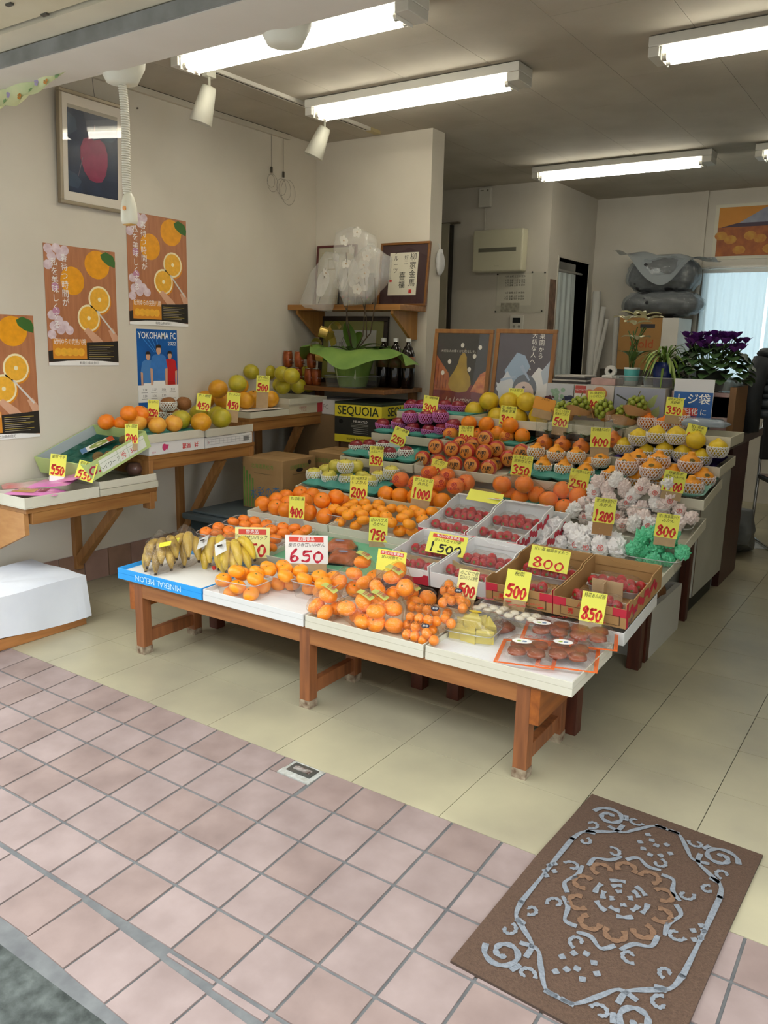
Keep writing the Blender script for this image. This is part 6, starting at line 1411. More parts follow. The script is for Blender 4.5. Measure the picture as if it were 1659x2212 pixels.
# ---------------------------------------------------------------- strawberries
WBOX = M('E3E3E1', .65, var=.02); RBOX = M('C02A3E', .6); BBOX = M('B08A58', .75, vs=8, col2='A37C4A')
def carton_open(x, y, z, w, d, h, tilt, label, mat, group, rz=0, tone=None, front=.7, scallop=None, print_=None):
    t = thing('strawberry_carton', label, 'carton', (x, y, z), (tilt, 0, rz), group)
    MB().box(-w / 2, w / 2, 0, d, 0, .004).build('base', mat, t)
    b = .004
    for nm, pr_ in (('side_wall', -1), ('side_wall', 1)):
        x0 = -w / 2 if pr_ < 0 else w / 2 - b
        MB().prism([(0, .004), (d, .004), (d, h), (d * .72, h), (d * .66, h * .86), (d * .2, h * .86), (d * .14, h), (0, h)], x0, x0 + b, Matrix(((0, 0, 1, 0), (1, 0, 0, 0), (0, 1, 0, 0), (0, 0, 0, 1)))).build(nm, mat, t)
    MB().box(-w / 2 + b, w / 2 - b, 0, b, .004, h * front).build('front_wall', mat, t); MB().box(-w / 2 + b, w / 2 - b, d - b, d, .004, h).build('back_wall', mat, t)
    # folded flaps standing along the front and back rims
    MB().prism([(-w / 2 + b, h), (-w * .3, h), (-w * .2, h * .82), (w * .2, h * .82), (w * .3, h), (w / 2 - b, h), (w / 2 - b, h * .6), (-w / 2 + b, h * .6)], d - b * 2, d - b, Matrix(((1, 0, 0, 0), (0, 0, 1, 0), (0, 1, 0, 0), (0, 0, 0, 1)))).build('back_flap', mat, t)
    if tone:
        for sx in (-1, 1):
            MB().box(sx * w / 2 - (.0008 if sx < 0 else -.0002), sx * w / 2 + (.0008 if sx > 0 else -.0002), 0, .02, .0, h + .0004).build('corner_print', tone, t)
            MB().box(min(sx * w / 2, sx * (w / 2 - .045)), max(sx * w / 2, sx * (w / 2 - .045)), -.0008, 0, h * .45, h * front).build('corner_print', tone, t)
    if scallop:
        mb_ = [ell(.03 + .024 * k, h * .5 + .012 * math.sin(k * 1.9), .016, .014, 12) for k in range(int((d - .06) / .024))]
        q = bpy.data.objects.new('side_print', None); COL.objects.link(q); q.parent = t; q.location = (w / 2 + .0006, 0, 0); q.rotation_euler = ONW; flat('scallop_print', mb_, .0002, scallop, q); text('あまおう', .022, M('2A3A78', .5), q, .06, h * .2, .002, .3)
    if print_:
        q = bpy.data.objects.new('front_print', None); COL.objects.link(q); q.parent = t; q.location = (0, -.0012, h * front / 2); q.rotation_euler = ONB; print_(q, w, h * front)
    return t
def berry_pack(T, cx, cy, n, rows, label, group, fill=True):
    """a film tray of berries; T maps the carton's own space to the room"""
    c0_ = T @ Vector((cx, cy, .006)); t = thing('berry_tray', label, 'berry tray', c0_, T.to_euler(), group)
    w, d = .036 * n + .012, .042 * rows + .016
    clear_bowl(w * .92, d * .92, .024, t, CLEAR('F0F0EE', .1, haze=.3, hcol='E6E2E0'), 1.1)
    L_ = []
    for j in range(rows):
        for i in range(n):
            L_.append(T @ Vector((cx + (i - (n - 1) / 2) * .035 + (.012 if j % 2 else -.006), cy + (j - (rows - 1) / 2) * .04 + R.uniform(-.004, .004), .031 + (.012 if (i + j) % 3 == 0 else 0))))
    for k, p_ in enumerate(L_):
        fruit('strawberry', 'berry', 'berry', p_, .0225, 'strawberry in the %s, %s' % (group_short[label], '%s %s' % ('near' if k < n else 'far', place(k % n, n)[2:]) if rows > 1 else place(k, n)[2:]), 'strawberries in film trays', 'g', rot=(PI / 2 + R.uniform(-.3, .3), R.uniform(-.4, .4), R.uniform(-.5, .5)))
    hull([Vector((sx * w * .5, sy * d * .5, z)) for sx in (-1, 1) for sy in (-1, 1) for z in (.022, .03)] + [Vector((sx * w * .34, sy * d * .34, .056)) for sx in (-1, 1) for sy in (-1, 1)], 'cover_film', FILM, t, (0, 0, 0), .003, 50, 3)
group_short = {}
def strawberry_set(x, y, z, w, d, h, tilt, lab, key, mat, rows, **k):
    carton_open(x, y, z, w, d, h, tilt, lab, mat, 'open strawberry cartons', **k)
    T = TR(x, y, z) @ RX(tilt)
    for j, (cy, n, rw) in enumerate(rows):
        lb = 'film tray of strawberries at the %s of the %s' % (('front', 'back')[j], key); group_short[lb] = '%s tray of the %s' % (('front', 'back')[j], key)
        berry_pack(T, 0, cy, n, rw, lb, 'film trays of strawberries')
def pr_amaou(q, w, h): text('福岡県産いちご', .012, M('3A3E58', .5), q, w * .2, 0, .0004)
strawberry_set(-.003, .44, .392, .232, .35, .078, .14, 'white strawberry carton below the 1500 card, left', 'left lower white carton', WBOX, ((.09, 5, 1), (.24, 5, 2)), tone=None, front=.75, print_=lambda q, w, h: (flat('red_block', rc(-w * .1, w * .5, -h * .5, h * .2), .0004, RBOX, q), flat('white_arch', ell(w * .2, h * .25, .05, .018), .0008, PWHT, q)))
strawberry_set(.236, .44, .392, .232, .35, .078, .14, 'white strawberry carton beside the brown cartons, right', 'right lower white carton', WBOX, ((.09, 5, 1), (.24, 5, 2)), front=.75)
for xx in (-.003, .236):
    t = thing('carton_insert', 'kraft divider strip inside the %s lower white carton' % ('left' if xx < 0 else 'right'), 'divider', TR(xx, .44, .392) @ RX(.14) @ Vector((0, .16, .005)), (.14, 0, 0), 'kraft dividers'); MB().prism([(-.11, 0), (.11, 0), (.11, .045), (.07, .03), (-.07, .03), (-.11, .045)], -.002, .002, RX(PI / 2)).build('strip', KRAFT, t)
strawberry_set(-.035, .79, .462, .225, .36, .07, .24, 'upper left white strawberry carton with raised flap', 'upper left white carton', WBOX, ((.09, 5, 1), (.23, 5, 2)), front=.85, tone=RBOX, print_=pr_amaou)
strawberry_set(.197, .79, .462, .225, .36, .07, .24, 'upper right white strawberry carton with red scalloped side', 'upper right white carton', WBOX, ((.09, 5, 1), (.23, 5, 2)), front=.85, tone=RBOX, scallop=RBOX, print_=pr_amaou)
t = carton_open(.262, .82, .435, .225, .36, .07, .24, 'lower stacked white strawberry carton showing its red scallops', WBOX, 'open strawberry cartons', tone=RBOX, scallop=RBOX, front=.85)
for xx, lb in ((-.035, 'left'), (.197, 'right')):
    q = bpy.data.objects.new('flap_print', None); COL.objects.link(q); q.parent = bpy.data.objects[[o.name for o in bpy.data.objects if o.get('label', '').startswith('upper %s white strawberry' % lb)][0]]; q.location = (0, .348, .0735); q.rotation_euler = (-.3, 0, 0); MB().box(-.105, .105, -.025, .012, -.0012, 0).build('flap', WBOX, q); text('博多あまおう', .02, M('2A3A78', .5), q, -.01, -.006, .0006, PI, fit=.13); flat('round_mark', ell(.085, -.006, .012, .009), .0006, RED, q)
def pr_brown(q, w, h):
    flat('grade_table', [rc(-w * .4, w * .42, -h * .38, -h * .36), rc(-w * .4, w * .42, h * .1, h * .12), rc(-w * .4, -w * .39, -h * .38, h * .12), rc(-w * .1, -w * .09, -h * .38, h * .12), rc(w * .12, w * .13, -h * .38, h * .12), rc(w * .41, w * .42, -h * .38, h * .12)], .0005, M('4A3420', .6), q)
    text('秀', .022, RED, q, -w * .25, -h * .14, .0006, bold=.02); text('2L', .02, M('4A3420', .6), q, 0, -h * .14, .0006); text('JA', .02, RED, q, -w * .12, h * .32, .0006, shear=.3)
strawberry_set(.4825, .43, .392, .25, .39, .085, .12, 'brown strawberry carton with red corners, left of two', 'left brown carton', BBOX, ((.1, 4, 1), (.27, 5, 2)), tone=RBOX, front=.8, print_=pr_brown)
strawberry_set(.737, .43, .392, .25, .39, .085, .12, 'brown strawberry carton with red corners, right of two', 'right brown carton', BBOX, ((.1, 5, 1), (.27, 5, 2)), tone=RBOX, scallop=RBOX, front=.8, print_=pr_brown)
t = thing('carton_insert', 'folded kraft partition in the right brown carton', 'divider', TR(.737, .43, .392) @ RX(.12) @ Vector((0, .19, .005)), (.12, 0, 0), 'kraft dividers'); MB().box(-.06, .05, -.002, .002, 0, .07).box(-.01, -.006, -.035, -.002, 0, .07).build('strip', KRAFT, t)
# ---------------------------------------------------------------- tier 3
G_ = 'large oranges priced 400'
lay('orange', 'orange', 'orange', zpts(500, 820, 3.318, [(225, 890), (320, 915), (400, 935), (555, 955), (665, 980), (330, 860), (410, 880), (545, 860), (405, 838), (475, 818), (570, 835), (800, 880), (490, 930), (740, 940)], .042) + zpts(500, 820, 3.318, [(660, 865), (740, 850)], .095), .041, lambda x, y, h: tp(3, x, y, h), 'large orange in the lid priced 400', G_, tilt=.8)
C1 = zpts(600, 960, 4.608, [(565, 640), (640, 660), (700, 700), (785, 650), (835, 700), (850, 755), (765, 590), (840, 585), (620, 770), (785, 800), (880, 640), (700, 620)], [.07, .07, .075, .075, .075, .07, .06, .06, .03, .03, .07, .06])
C2 = zpts(600, 960, 4.608, [(985, 620), (1045, 655), (970, 700), (1080, 715), (1130, 640), (1125, 775), (1240, 650), (1290, 690), (1240, 745), (1310, 795), (1220, 850), (1420, 690), (1365, 655), (1440, 750), (1000, 600), (1340, 870), (1530, 670)], [.06, .07, .07, .075, .06, .07, .06, .075, .075, .075, .03, .06, .06, .05, .04, .03, .035])
for pts, dn, w, d in ((C1, 'left', .22, .15), (C2, 'right', .27, .18)):
    o_ = lay('mandarin', 'mikan', 'mikan', pts, .031, lambda x, y, h: tp(3, x, y, h), 'small mandarin in the %s pack priced 750' % dn, 'small mandarins priced 750')
    c = mid([x.location for x in o_]); c.z = surf(3, c.x, c.y, .001).z; pack(c, w * .85, d * .85, .06, .05, 'clear pack of small mandarins priced 750, %s of two' % dn, 'packs of mandarins priced 750', .1)
# crumpled tissue bundles
def crumple(seed, tuft, amp=.4):
    bm = bmesh.new(); bmesh.ops.create_icosphere(bm, subdivisions=4, radius=1)
    o = Vector((seed * 7.3, seed * 3.1, seed))
    for v in bm.verts:
        n = v.co.normalized(); k = abs(noise.noise(n * 2.2 + o)) + .55 * abs(noise.noise(n * 4.4 + o))
        v.co = n * (.68 + amp * k)
        if tuft and n.z > .4:
            f = (n.z - .4) / .6; v.co += Vector((n.x * 1.1, n.y * 1.1, .8)) * f * (.4 + 1.0 * abs(noise.noise(n * 3.4 + o * 2)))
    me = bpy.data.meshes.new('tissue'); bm.to_mesh(me); bm.free(); return me
CRM = [crumple(1, True), crumple(2, True), crumple(3, False), crumple(4, True, .36)]
TISW = M('F5F3F1', .75, vs=6, col2='EAE6E4'); TISP = M('F3E6E2', .75, vs=5, col2='E8D4CE'); TISG = M('68D09E', .5, vs=5, col2='54BC8A', coat=.2)
CRUM = {}
def wrapped(p, r, k, mat, label, group, mark=True):
    key = (k, id(mat))
    if key not in CRUM:
        m = CRM[k].copy(); m.materials.append(mat); CRUM[key] = m
    o = OB('wrapped_mandarin', CRUM[key], None, None, p, (R.uniform(-.5, .3), R.uniform(-.5, .5), R.uniform(0, 6.28)), r); tag(o, label, 'wrapped fruit', group)
    if mark and R.random() < .6:
        v = (CP - p).normalized(); v = (v + Vector((R.uniform(-.3, .3), R.uniform(-.3, .3), R.uniform(-.2, .3)))).normalized()
        inv = o.rotation_euler.to_matrix().inverted(); q = bpy.data.objects.new('stamp_mark', None); COL.objects.link(q); q.parent = o; q.location = inv @ (v * .98); q.rotation_euler = (inv @ v).to_track_quat('Z', 'Y').to_euler(); q.scale = (1, 1, 1)
        mb = MB(); mb.grid(lambda u, v_: ((.24 + .07 * v_) * math.cos(2 * PI * u), (.24 + .07 * v_) * math.sin(2 * PI * u), .02), 20, 1, closed=True); mb.build('ring', M('D2554E', .7), q); flat('stroke', [rc(-.16, .16, -.03, .03), rc(-.03, .03, -.2, .2), rc(-.16, .16, .12, .16)], .02, M('D2554E', .7), q)
    return o
def wrap_lay(t, pts, r, mats, desc, group, ks, mark=True):
    P = relax([tp(t, x, y, h) for x, y, h in pts], r * .95); idx = sorted(range(len(pts)), key=lambda i: pts[i][0]); out = []
    for n_, i in enumerate(idx): out.append(wrapped(P[i], r, ks[i % len(ks)], mats[i % len(mats)], desc + place(n_, len(pts)), group, mark))
    return out
def boxpack(t, objs, w, d, label, group):
    c = mid([o.location for o in objs]); c.z = surf(t, c.x, c.y, .001).z; return pack(c, w, d, .05, .08, label, group, TI[t][2])
o_ = wrap_lay(3, zpts(1120, 1020, 4.1475, [(230, 590), (330, 520), (350, 640), (470, 560), (520, 640), (250, 660)], [.05, .06, .04, .06, .045, .035]), .040, [TISW], 'white tissue-wrapped fruit in the left third-step pack', 'white tissue bundles on the third step', [0, 1, 2]); boxpack(3, o_, .2, .16, 'clear pack of white tissue bundles, left third-step pack', 'packs of tissue-wrapped fruit')
o_ = wrap_lay(3, zpts(1120, 1020, 4.1475, [(640, 600), (730, 560), (700, 690), (820, 640), (880, 700), (620, 680)], [.05, .07, .04, .05, .04, .035]), .041, [TISW], 'white tissue-wrapped fruit in the right third-step pack', 'white tissue bundles on the third step', [1, 0, 3]); boxpack(3, o_, .2, .16, 'clear pack of white tissue bundles, right third-step pack', 'packs of tissue-wrapped fruit')
o_ = wrap_lay(3, zpts(1120, 1020, 4.1475, [(1070, 690), (1150, 620), (1240, 590), (1250, 690), (1340, 640), (1400, 680), (1290, 760), (1120, 740), (1210, 790)], [.06, .07, .075, .06, .07, .055, .03, .035, .03]), .036, [TISG], 'green tissue-wrapped fruit in the corner pack', 'green tissue bundles', [2, 3, 2], False); boxpack(3, o_, .19, .15, 'clear pack of green tissue bundles at the display corner', 'packs of tissue-wrapped fruit')
# ---------------------------------------------------------------- tier 4
moulded(-.865, 1.155, .515, .46, .30, 'teal tray under the yellow apples in white nets', 4, 3, tilt=.16)
YA = [(360, 300, .06), (515, 325, .055), (690, 345, .055), (930, 365, .055), (1010, 330, .06), (820, 305, .055), (495, 262, .05), (800, 250, .05), (1110, 285, .055), (560, 225, .05)]
def netted(t, L_, x0, y0, s, r, kind, skin, nk, nc, desc, gf, gn, name, hoff=0, up=(), stem='b', sticker=None, bare=(), rots=None):
    pts = [(x0 + x / s, y0 + y / s, h + hoff) for x, y, h in L_]; P = relax([tp(t, *p) for p in pts], r * 1.02); idx = sorted(range(len(pts)), key=lambda i: pts[i][0])
    for n_, i in enumerate(idx):
        st = (sticker, -1.2 + R.uniform(-.4, .4), .45) if sticker else None
        fruit(name, kind, skin, P[i], r, desc + place(n_, len(pts)), gf, stem, .18, sticker=st, rot=rots(i) if rots else None)
        if i not in bare:
            c = nk[i % len(nk)]; net(P[i], r * 1.01, c, nc, '%s foam net of the %s%s' % ({'w': 'white', 'p': 'pink', 'k': 'cream'}[nc], desc.split(' in ')[0], place(n_, len(pts))), gn, rz=(-2.2 + R.uniform(-.5, .5)) if c == 'c' else 0)
netted(4, YA, 600, 960, 4.608, .040, 'apple', 'yellow_apple', 'ba', 'w', 'yellow apple in the netted heap', 'yellow apples', 'nets of the yellow apples', 'apple', 0, (), 'b', None, (6, 7, 9)); p = tp(4, 746, 1007, .125); fruit('apple', 'apple', 'yellow_apple', p, .040, 'yellow apple standing on top of the netted heap', 'yellow apples', 'b', .05); net(p, .0405, 'b', 'w', 'white foam net of the topmost yellow apple', 'nets of the yellow apples')
CELL = CLEAR('FFF8F2', .1, 1, 5, haze=.0, gloss=.07)
CELH = {}
def cello(p, r, label, group, name='mandarin', skin='redmikan', mark='B01C12'):
    o = fruit(name, 'orange', skin, p, r, label, group, None, .2, rot=(0, 0, R.uniform(-.3, .6)))
    if 'm' not in CELH:
        h = hull([q * 1.05 for q in ico(1)] + [Vector((.2, .3, 1.25)), Vector((-.1, .25, 1.2)), Vector((.9, .5, -.75)), Vector((-.9, .4, -.8))], 'wrapper', CELL, o, (0, 0, 0), .05, 3, 1); CELH['m'] = h.data
    else: OB('wrapper', CELH['m'], None, o)
    q = bpy.data.objects.new('wrapper_print', None); COL.objects.link(q); q.parent = o; q.location = (.28, -1.06, .35); q.rotation_euler = (PI / 2 - .4, 0, .25); rm = M(mark, .5)
    MB().grid(lambda u, v: ((.22 + .08 * v) * math.cos(2 * PI * u), (.22 + .08 * v) * math.sin(2 * PI * u), 0), 18, 1, closed=True).build('ring', rm, q); text('甘', .36, rm, q, 0, 0, .01, bold=.03); text('甘夏みかん', .3, rm, q, -.05, -.46, -.1, bold=.02)
    return o
for n_, (x, y, h) in enumerate(((355, 855, .1), (500, 890, .1), (610, 800, .1), (690, 890, .1), (770, 825, .1), (845, 915, .1), (940, 880, .1))): cello(tp(4, 780 + x / 4.1475, 830 + y / 4.1475, h), .043, 'cellophane-wrapped mandarin in the upper layer by the 1000 card' + place(n_, 7), 'cellophane-wrapped mandarins, fourth step')
lay('mandarin', 'orange', 'navel', zpts(780, 830, 4.1475, [(240, 985), (380, 1000), (500, 1010), (690, 1040), (600, 1020)], .043), .043, lambda x, y, h: tp(4, x, y, h), 'bare mandarin in the lower layer by the 1000 card', 'bare mandarins priced 1000')
moulded(.14, 1.16, .515, .36, .30, 'teal tray under the bagged oranges, mid display', 3, 3, tilt=.16)
NB = [[(170, 500, .09), (405, 490, .11), (310, 625, .045), (540, 600, .055), (230, 600, .045)], [(750, 640, .065), (810, 575, .06), (1025, 630, .06), (890, 745, .035)]]
for k, L_ in enumerate(NB):
    o_ = lay('orange', 'orange', 'orange', [(1060 + x / 5.53, 960 + y / 5.53, h) for x, y, h in L_], .043, lambda x, y, h: tp(4, x, y, h + .01), 'orange in the %s clear bag on teal' % ('left', 'right')[k], 'bagged oranges on the fourth step')
    C = [x.location.copy() for x in o_]; c = mid(C); bag(C, .044, 'clear bag of oranges with %s on the teal tray' % ('smooth top', 'red tie')[k], 'bags of oranges on teal', c + Vector((.03, .0, .085)) if k else None, FILMO)
tie = thing('bag_tie', 'red plastic tie on the bag of oranges', 'tie', tp(4, 1210, 1062, .1)); MB().box(-.018, .018, -.004, .004, -.004, .004, RZ(.5)).box(-.003, .003, -.003, .003, 0, .022).build('tie', M('C8242C', .4), tie)
for k, (dn, L_) in enumerate((('left', [(310, 520), (370, 600), (470, 530), (450, 640), (520, 620), (560, 560)]), ('upper left', [(640, 270), (600, 350), (720, 330), (840, 350), (860, 270), (800, 440), (900, 450)]), ('upper right', [(1010, 330), (1080, 400), (1200, 340), (1150, 470), (1250, 480), (1360, 400), (1300, 350), (1420, 330)]), ('middle', [(900, 640), (980, 590), (1080, 640), (920, 740), (1040, 750), (1150, 680)]), ('right', [(1280, 700), (1230, 780), (1480, 560), (1560, 600), (1600, 690), (1540, 760), (1650, 640)]))):
    hh = .075 if dn.startswith('upper') else .035
    o_ = wrap_lay(4, [(1180 + x / 5.53, 1000 + y / 5.53, hh + .012 * (i % 3)) for i, (x, y) in enumerate(L_)], .034, [TISP, TISW, TISP], 'pink-white tissue mandarin in the %s pack' % dn, 'tissue mandarins on the fourth step', [2, 3, 0]); c = mid([o.location for o in o_]); c.z = min(o.location.z for o in o_) - .028; pack(c, .17, .12, .05, .1, 'clear pack of tissue-wrapped mandarins, %s of five' % dn, 'packs of tissue mandarins', .16)
# ---------------------------------------------------------------- tier 5
moulded(-.81, 1.425, .652, .45, .29, 'teal tray under red apples in white nets', 4, 3, tilt=.16)
netted(5, [(900, 480, .055), (985, 475, .05), (1090, 478, .05), (1130, 530, .055), (1040, 530, .055), (1250, 525, .055)], 500, 820, 3.318, .039, 'apple', 'red_apple', 'aab', 'w', 'dark red apple in the white netted row', 'red apples in white nets', 'white nets of the red apples', 'apple')
AMB = M('F0A63A', .4, vs=3, col2='E89A2C', coat=.3); RBD = M('C8241E', .4, coat=.3)
def hassaku(p, r, label):
    t = thing('wrapped_hassaku', label, 'wrapped citrus', p, (R.uniform(-.15, .15), R.uniform(-.1, .1), R.uniform(.05, .45)), 'red-banded wrapped citrus')
    if 'h' not in CELH:
        a = MB().lathe([(.001, -1), (.5, -.95), (.86, -.6), (.97, -.1), (.99, .2), (.95, .42)], 24, RX(PI / 2), cap=False).build('fruit_body', SKINS['hassaku'], t, True)
        b = MB().lathe([(.985, .18), (.99, .3), (.93, .5), (.8, .66)], 24, RX(PI / 2), cap=False).build('red_band', RBD, t, True)
        c = MB().lathe([(.8, .66), (.55, .8), (.25, .87), (.001, .89)], 24, RX(PI / 2), cap=False).build('label_disc', AMB, t, True)
        d = MB().lathe([(.001, -1.06), (.55, -1.0), (.93, -.62), (1.04, -.1), (1.06, .2), (1.0, .46), (.84, .72), (.55, .86), (.001, .94)], 20, RX(PI / 2), cap=False, wob=lambda a, j: 1 + .015 * math.sin(9 * a + j)).build('wrapper', CELL, t, True)
        q = OB('label_text', text_mesh('八朔', .56, bold=.03).copy(), INK, t, (0, -.96, .12), ONB); q2 = OB('label_mark', text_mesh('◎', .34, bold=.02).copy(), INK, t, (0, -.96, -.3), ONB); q['kind'] = q2['kind'] = 'stuff'
        CELH['h'] = [a, b, c, d, q, q2]
    else:
        for c in CELH['h']:
            n = c.copy(); COL.objects.link(n); n.parent = t
    t.scale = (r, r, r); return t
HS = [(555, 665, .042), (695, 700, .042), (840, 715, .042), (995, 720, .042), (1150, 745, .042), (675, 560, .1), (815, 580, .1), (960, 600, .1), (1105, 610, .1), (890, 540, .08), (1050, 535, .08), (1110, 515, .07), (1200, 580, .08), (1240, 680, .042), (1320, 650, .042), (1380, 620, .04)]
P = relax([tp(5, 780 + x / 4.1475, 830 + y / 4.1475, h) for x, y, h in HS], .042); idx = sorted(range(16), key=lambda i: HS[i][0])
for n_, i in enumerate(idx): hassaku(P[i], .042, 'amber wrapped citrus with red band and black characters' + place(n_, 16))
moulded(.17, 1.425, .652, .43, .29, 'teal tray under the knobbed oranges priced 350', 4, 3, tilt=.16)
GST = M('4A4632', .35, metal=.3, vs=30, col2='A88E4A')
netted(5, [(625, 260, .06), (870, 290, .06), (1130, 320, .055), (640, 200, .055), (880, 225, .055), (1150, 245, .055), (390, 150, .05), (575, 110, .055), (800, 140, .06), (1040, 165, .06), (1290, 190, .055)], 1060, 960, 5.53, .040, 'dekopon', 'dekopon', 'ab', 'w', 'knobbed orange in the teal tray', 'knobbed oranges on teal', 'nets of the knobbed oranges on teal', 'dekopon', stem=None, sticker=GST)
ts = moulded(.63, 1.425, .652, .42, .28, 'pale teal sheet tray under the large knobbed oranges', 3, 2, M('7FB0A4', .5), tilt=.16)
netted(5, [(790, 625, .055), (945, 645, .055), (1115, 670, .055), (1055, 710, .05), (1215, 745, .055), (1150, 810, .055), (790, 760, .055), (620, 740, .055), (930, 780, .05), (725, 665, .125), (885, 690, .125)], 1120, 790, 3.078, .047, 'dekopon', 'dekopon', 'ab', 'k', 'large knobbed orange in the right-hand nets', 'large knobbed oranges', 'nets of the large knobbed oranges', 'dekopon', stem=None, sticker=GST)
# ---------------------------------------------------------------- tier 6
moulded(-.785, 1.665, .757, .43, .28, 'teal tray under red apples in pink nets', 4, 3, tilt=.06)
netted(6, [(370, 320, .055), (560, 305, .05), (730, 365, .055), (920, 395, .055), (1090, 370, .055), (1200, 330, .05)], 760, 860, 5.53, .040, 'apple', 'pink_apple', 'c', 'p', 'slanting sixth-step apple in a pink net', 'red apples in pink nets', 'pink nets of the red apples', 'apple')
for n_, (x, y) in enumerate(((695, 222), (890, 230), (1060, 215))):
    p = tp(6, 760 + x / 5.53, 860 + y / 5.53, .125); fruit('apple', 'apple', 'pink_apple', p, .040, 'red apple stacked on top in an upright pink net' + place(n_, 3), 'red apples in pink nets', 'b', .1); net(p, .041, 'b', 'p', 'upright pink foam net of the stacked apple' + place(n_, 3), 'pink nets of the red apples')
moulded(-.32, 1.665, .757, .43, .28, 'teal tray under the loose and wrapped oranges', 4, 3, tilt=.06)
lay('orange', 'orange', 'navel', zpts(1000, 840, 5.53, [(85, 420), (280, 425), (555, 445)], .115) + zpts(1000, 840, 5.53, [(710, 565), (160, 545), (430, 530)], .05), .043, lambda x, y, h: tp(6, x, y, h), 'bare orange piled on the sixth-step teal tray', 'bare oranges on the sixth step', tilt=.8)
for n_, (x, y) in enumerate(((-146, 550), (300, 560), (520, 575))): cello(tp(6, 1000 + x / 5.53, 840 + y / 5.53, .052), .043, 'cellophane-wrapped orange on the sixth step' + place(n_, 3), 'cellophane-wrapped oranges, sixth step', 'orange', 'dekopon')
STF = CLEAR('FAFAF8', .1, 1, 35, haze=.0, gloss=.07)
for n_, (px, py) in enumerate(((1176, 957), (1215, 961), (1255, 967), (1325, 952))):
    p = tp(6, px, py, .042); fruit('dekopon', 'dekopon', 'orange', p, .043, 'knobbed orange in a tall clear bag with leaves' + place(n_, 4), 'bagged knobbed oranges with leaves', None, .15)
    lf = thing('leaf_sprig', 'green leaf sprig on the tall-bagged orange' + place(n_, 4), 'leaf', p + Vector((.01, 0, .046)), group='leaf sprigs in tall bags')
    for a in (.3, 2.0, -.9): leaf(lf, (0, 0, 0), a, .06, .036, .05, .03, M('2F5A26', .45))
    t = bag([p], .046, 'tall clear gift bag over the knobbed orange' + place(n_, 4), 'tall clear gift bags', None, STF, 'gift bag', 'gift_bag', [p + Vector((x, y, .12)) for x in (-.05, .055) for y in (-.006, .006)])
    q = bpy.data.objects.new('bag_print', None); COL.objects.link(q); q.parent = t; q.location = (.012, -.052, -.0); q.rotation_euler = (PI / 2, 0, .3); text('不知火', .016, M('8A3A1C', .5), q, 0, -.012, 0); flat('bag_mark', ell(0, .012, .01, .008, 12), 0, M('B5562E', .5), q)
pt_ = thing('purple_tray', 'shallow purple tray under the yellow knobbed citrus', 'tray', (.595, 1.68, .748), (.06, 0, 0)); MB().grid(lambda u, v: ((u - .5) * .46, v * .26, .006 + (.02 if min(u, 1 - u, v, 1 - v) < .04 else 0)), 24, 16).build('sheet', M('4A3A86', .5), pt_, True)
netted(6, [(80, 570, .05), (310, 605, .05), (515, 625, .05), (740, 635, .05), (970, 655, .05), (1120, 610, .05), (240, 525, .05), (880, 575, .05), (440, 450, .12), (675, 460, .12)], 1340, 860, 5.53, .044, 'haruka', 'haruka', 'a', 'w', 'yellow knobbed citrus in the purple tray heap', 'yellow knobbed citrus', 'nets of the yellow knobbed citrus', 'citrus', stem=None, bare=(7,))
# ---------------------------------------------------------------- tier 7
moulded(-.72, 1.815, .866, .43, .26, 'uppermost teal tray of apples in pink nets', 4, 3)
netted(7, [(715, 90, .052), (840, 92, .052), (1110, 95, .052), (1270, 110, .052)], 760, 860, 5.53, .041, 'apple', 'pink_apple', 'a', 'p', 'uppermost apple in the pink nets', 'uppermost red apples', 'uppermost pink nets', 'apple')
lay('pomelo', 'pomelo', 'yellow_pomelo', zpts(1000, 840, 5.53, [(170, 255), (375, 270), (640, 285), (870, 295)], .055) + zpts(1000, 840, 5.53, [(330, 205), (590, 205), (770, 205)], .055), .056, lambda x, y, h: tp(7, x, y, h), 'large yellow pomelo on the top step', 'large yellow pomelos', tilt=.3)
def bunch(px, py, h, n, label):
    p = tp(7, px, py, h); t = thing('grape_bunch', label, 'grapes', p, (0, 0, R.uniform(0, 3)), 'green grapes in brown paper'); k = 0
    gm = fmesh('grape')
    if not gm.materials: gm.materials.append(SKINS['grape'])
    MB().tube([(0, 0, -.02), (0, 0, .05), (.01, 0, .075)], .0025, 5).build('stem', M('6E6A32', .7), t)
    for i in range(n):
        a = i * 2.39996; u = (i + .5) / n; r = .04 * math.sqrt(1 - (2 * u - 1) ** 2 * .8)
        OB('grape', gm, None, t, (r * math.cos(a), r * math.sin(a), .045 - .085 * u), None, .0135)
    MB().grid(lambda u, v: ((.05 + .02 * v + .006 * math.sin(16 * u)) * math.cos(2 * PI * u * .8 + 3.4), (.05 + .02 * v) * math.sin(2 * PI * u * .8 + 3.4), -.045 + .055 * v * (.7 + .3 * math.sin(9 * u))), 30, 4).build('paper_wrap', M('B98A5A', .75, vs=6, var=.1), t, True)
for n_, (x, y, h) in enumerate(((215, 785, .05), (350, 745, .055), (545, 775, .055), (715, 820, .05), (815, 745, .07))): bunch(1160 + x / 3.77, 680 + y / 3.77, h, 24, 'bunch of green grapes in brown paper' + place(n_, 5))
netted(7, [(350, 285, .052), (550, 305, .052), (650, 265, .055)], 1340, 860, 5.53, .044, 'dekopon', 'orange', 'b', 'k', 'flat-topped orange in cream nets on the top step', 'netted oranges on the top step', 'cream nets on the top step', 'orange', stem=None, rots=lambda i: (.2, .1, i))
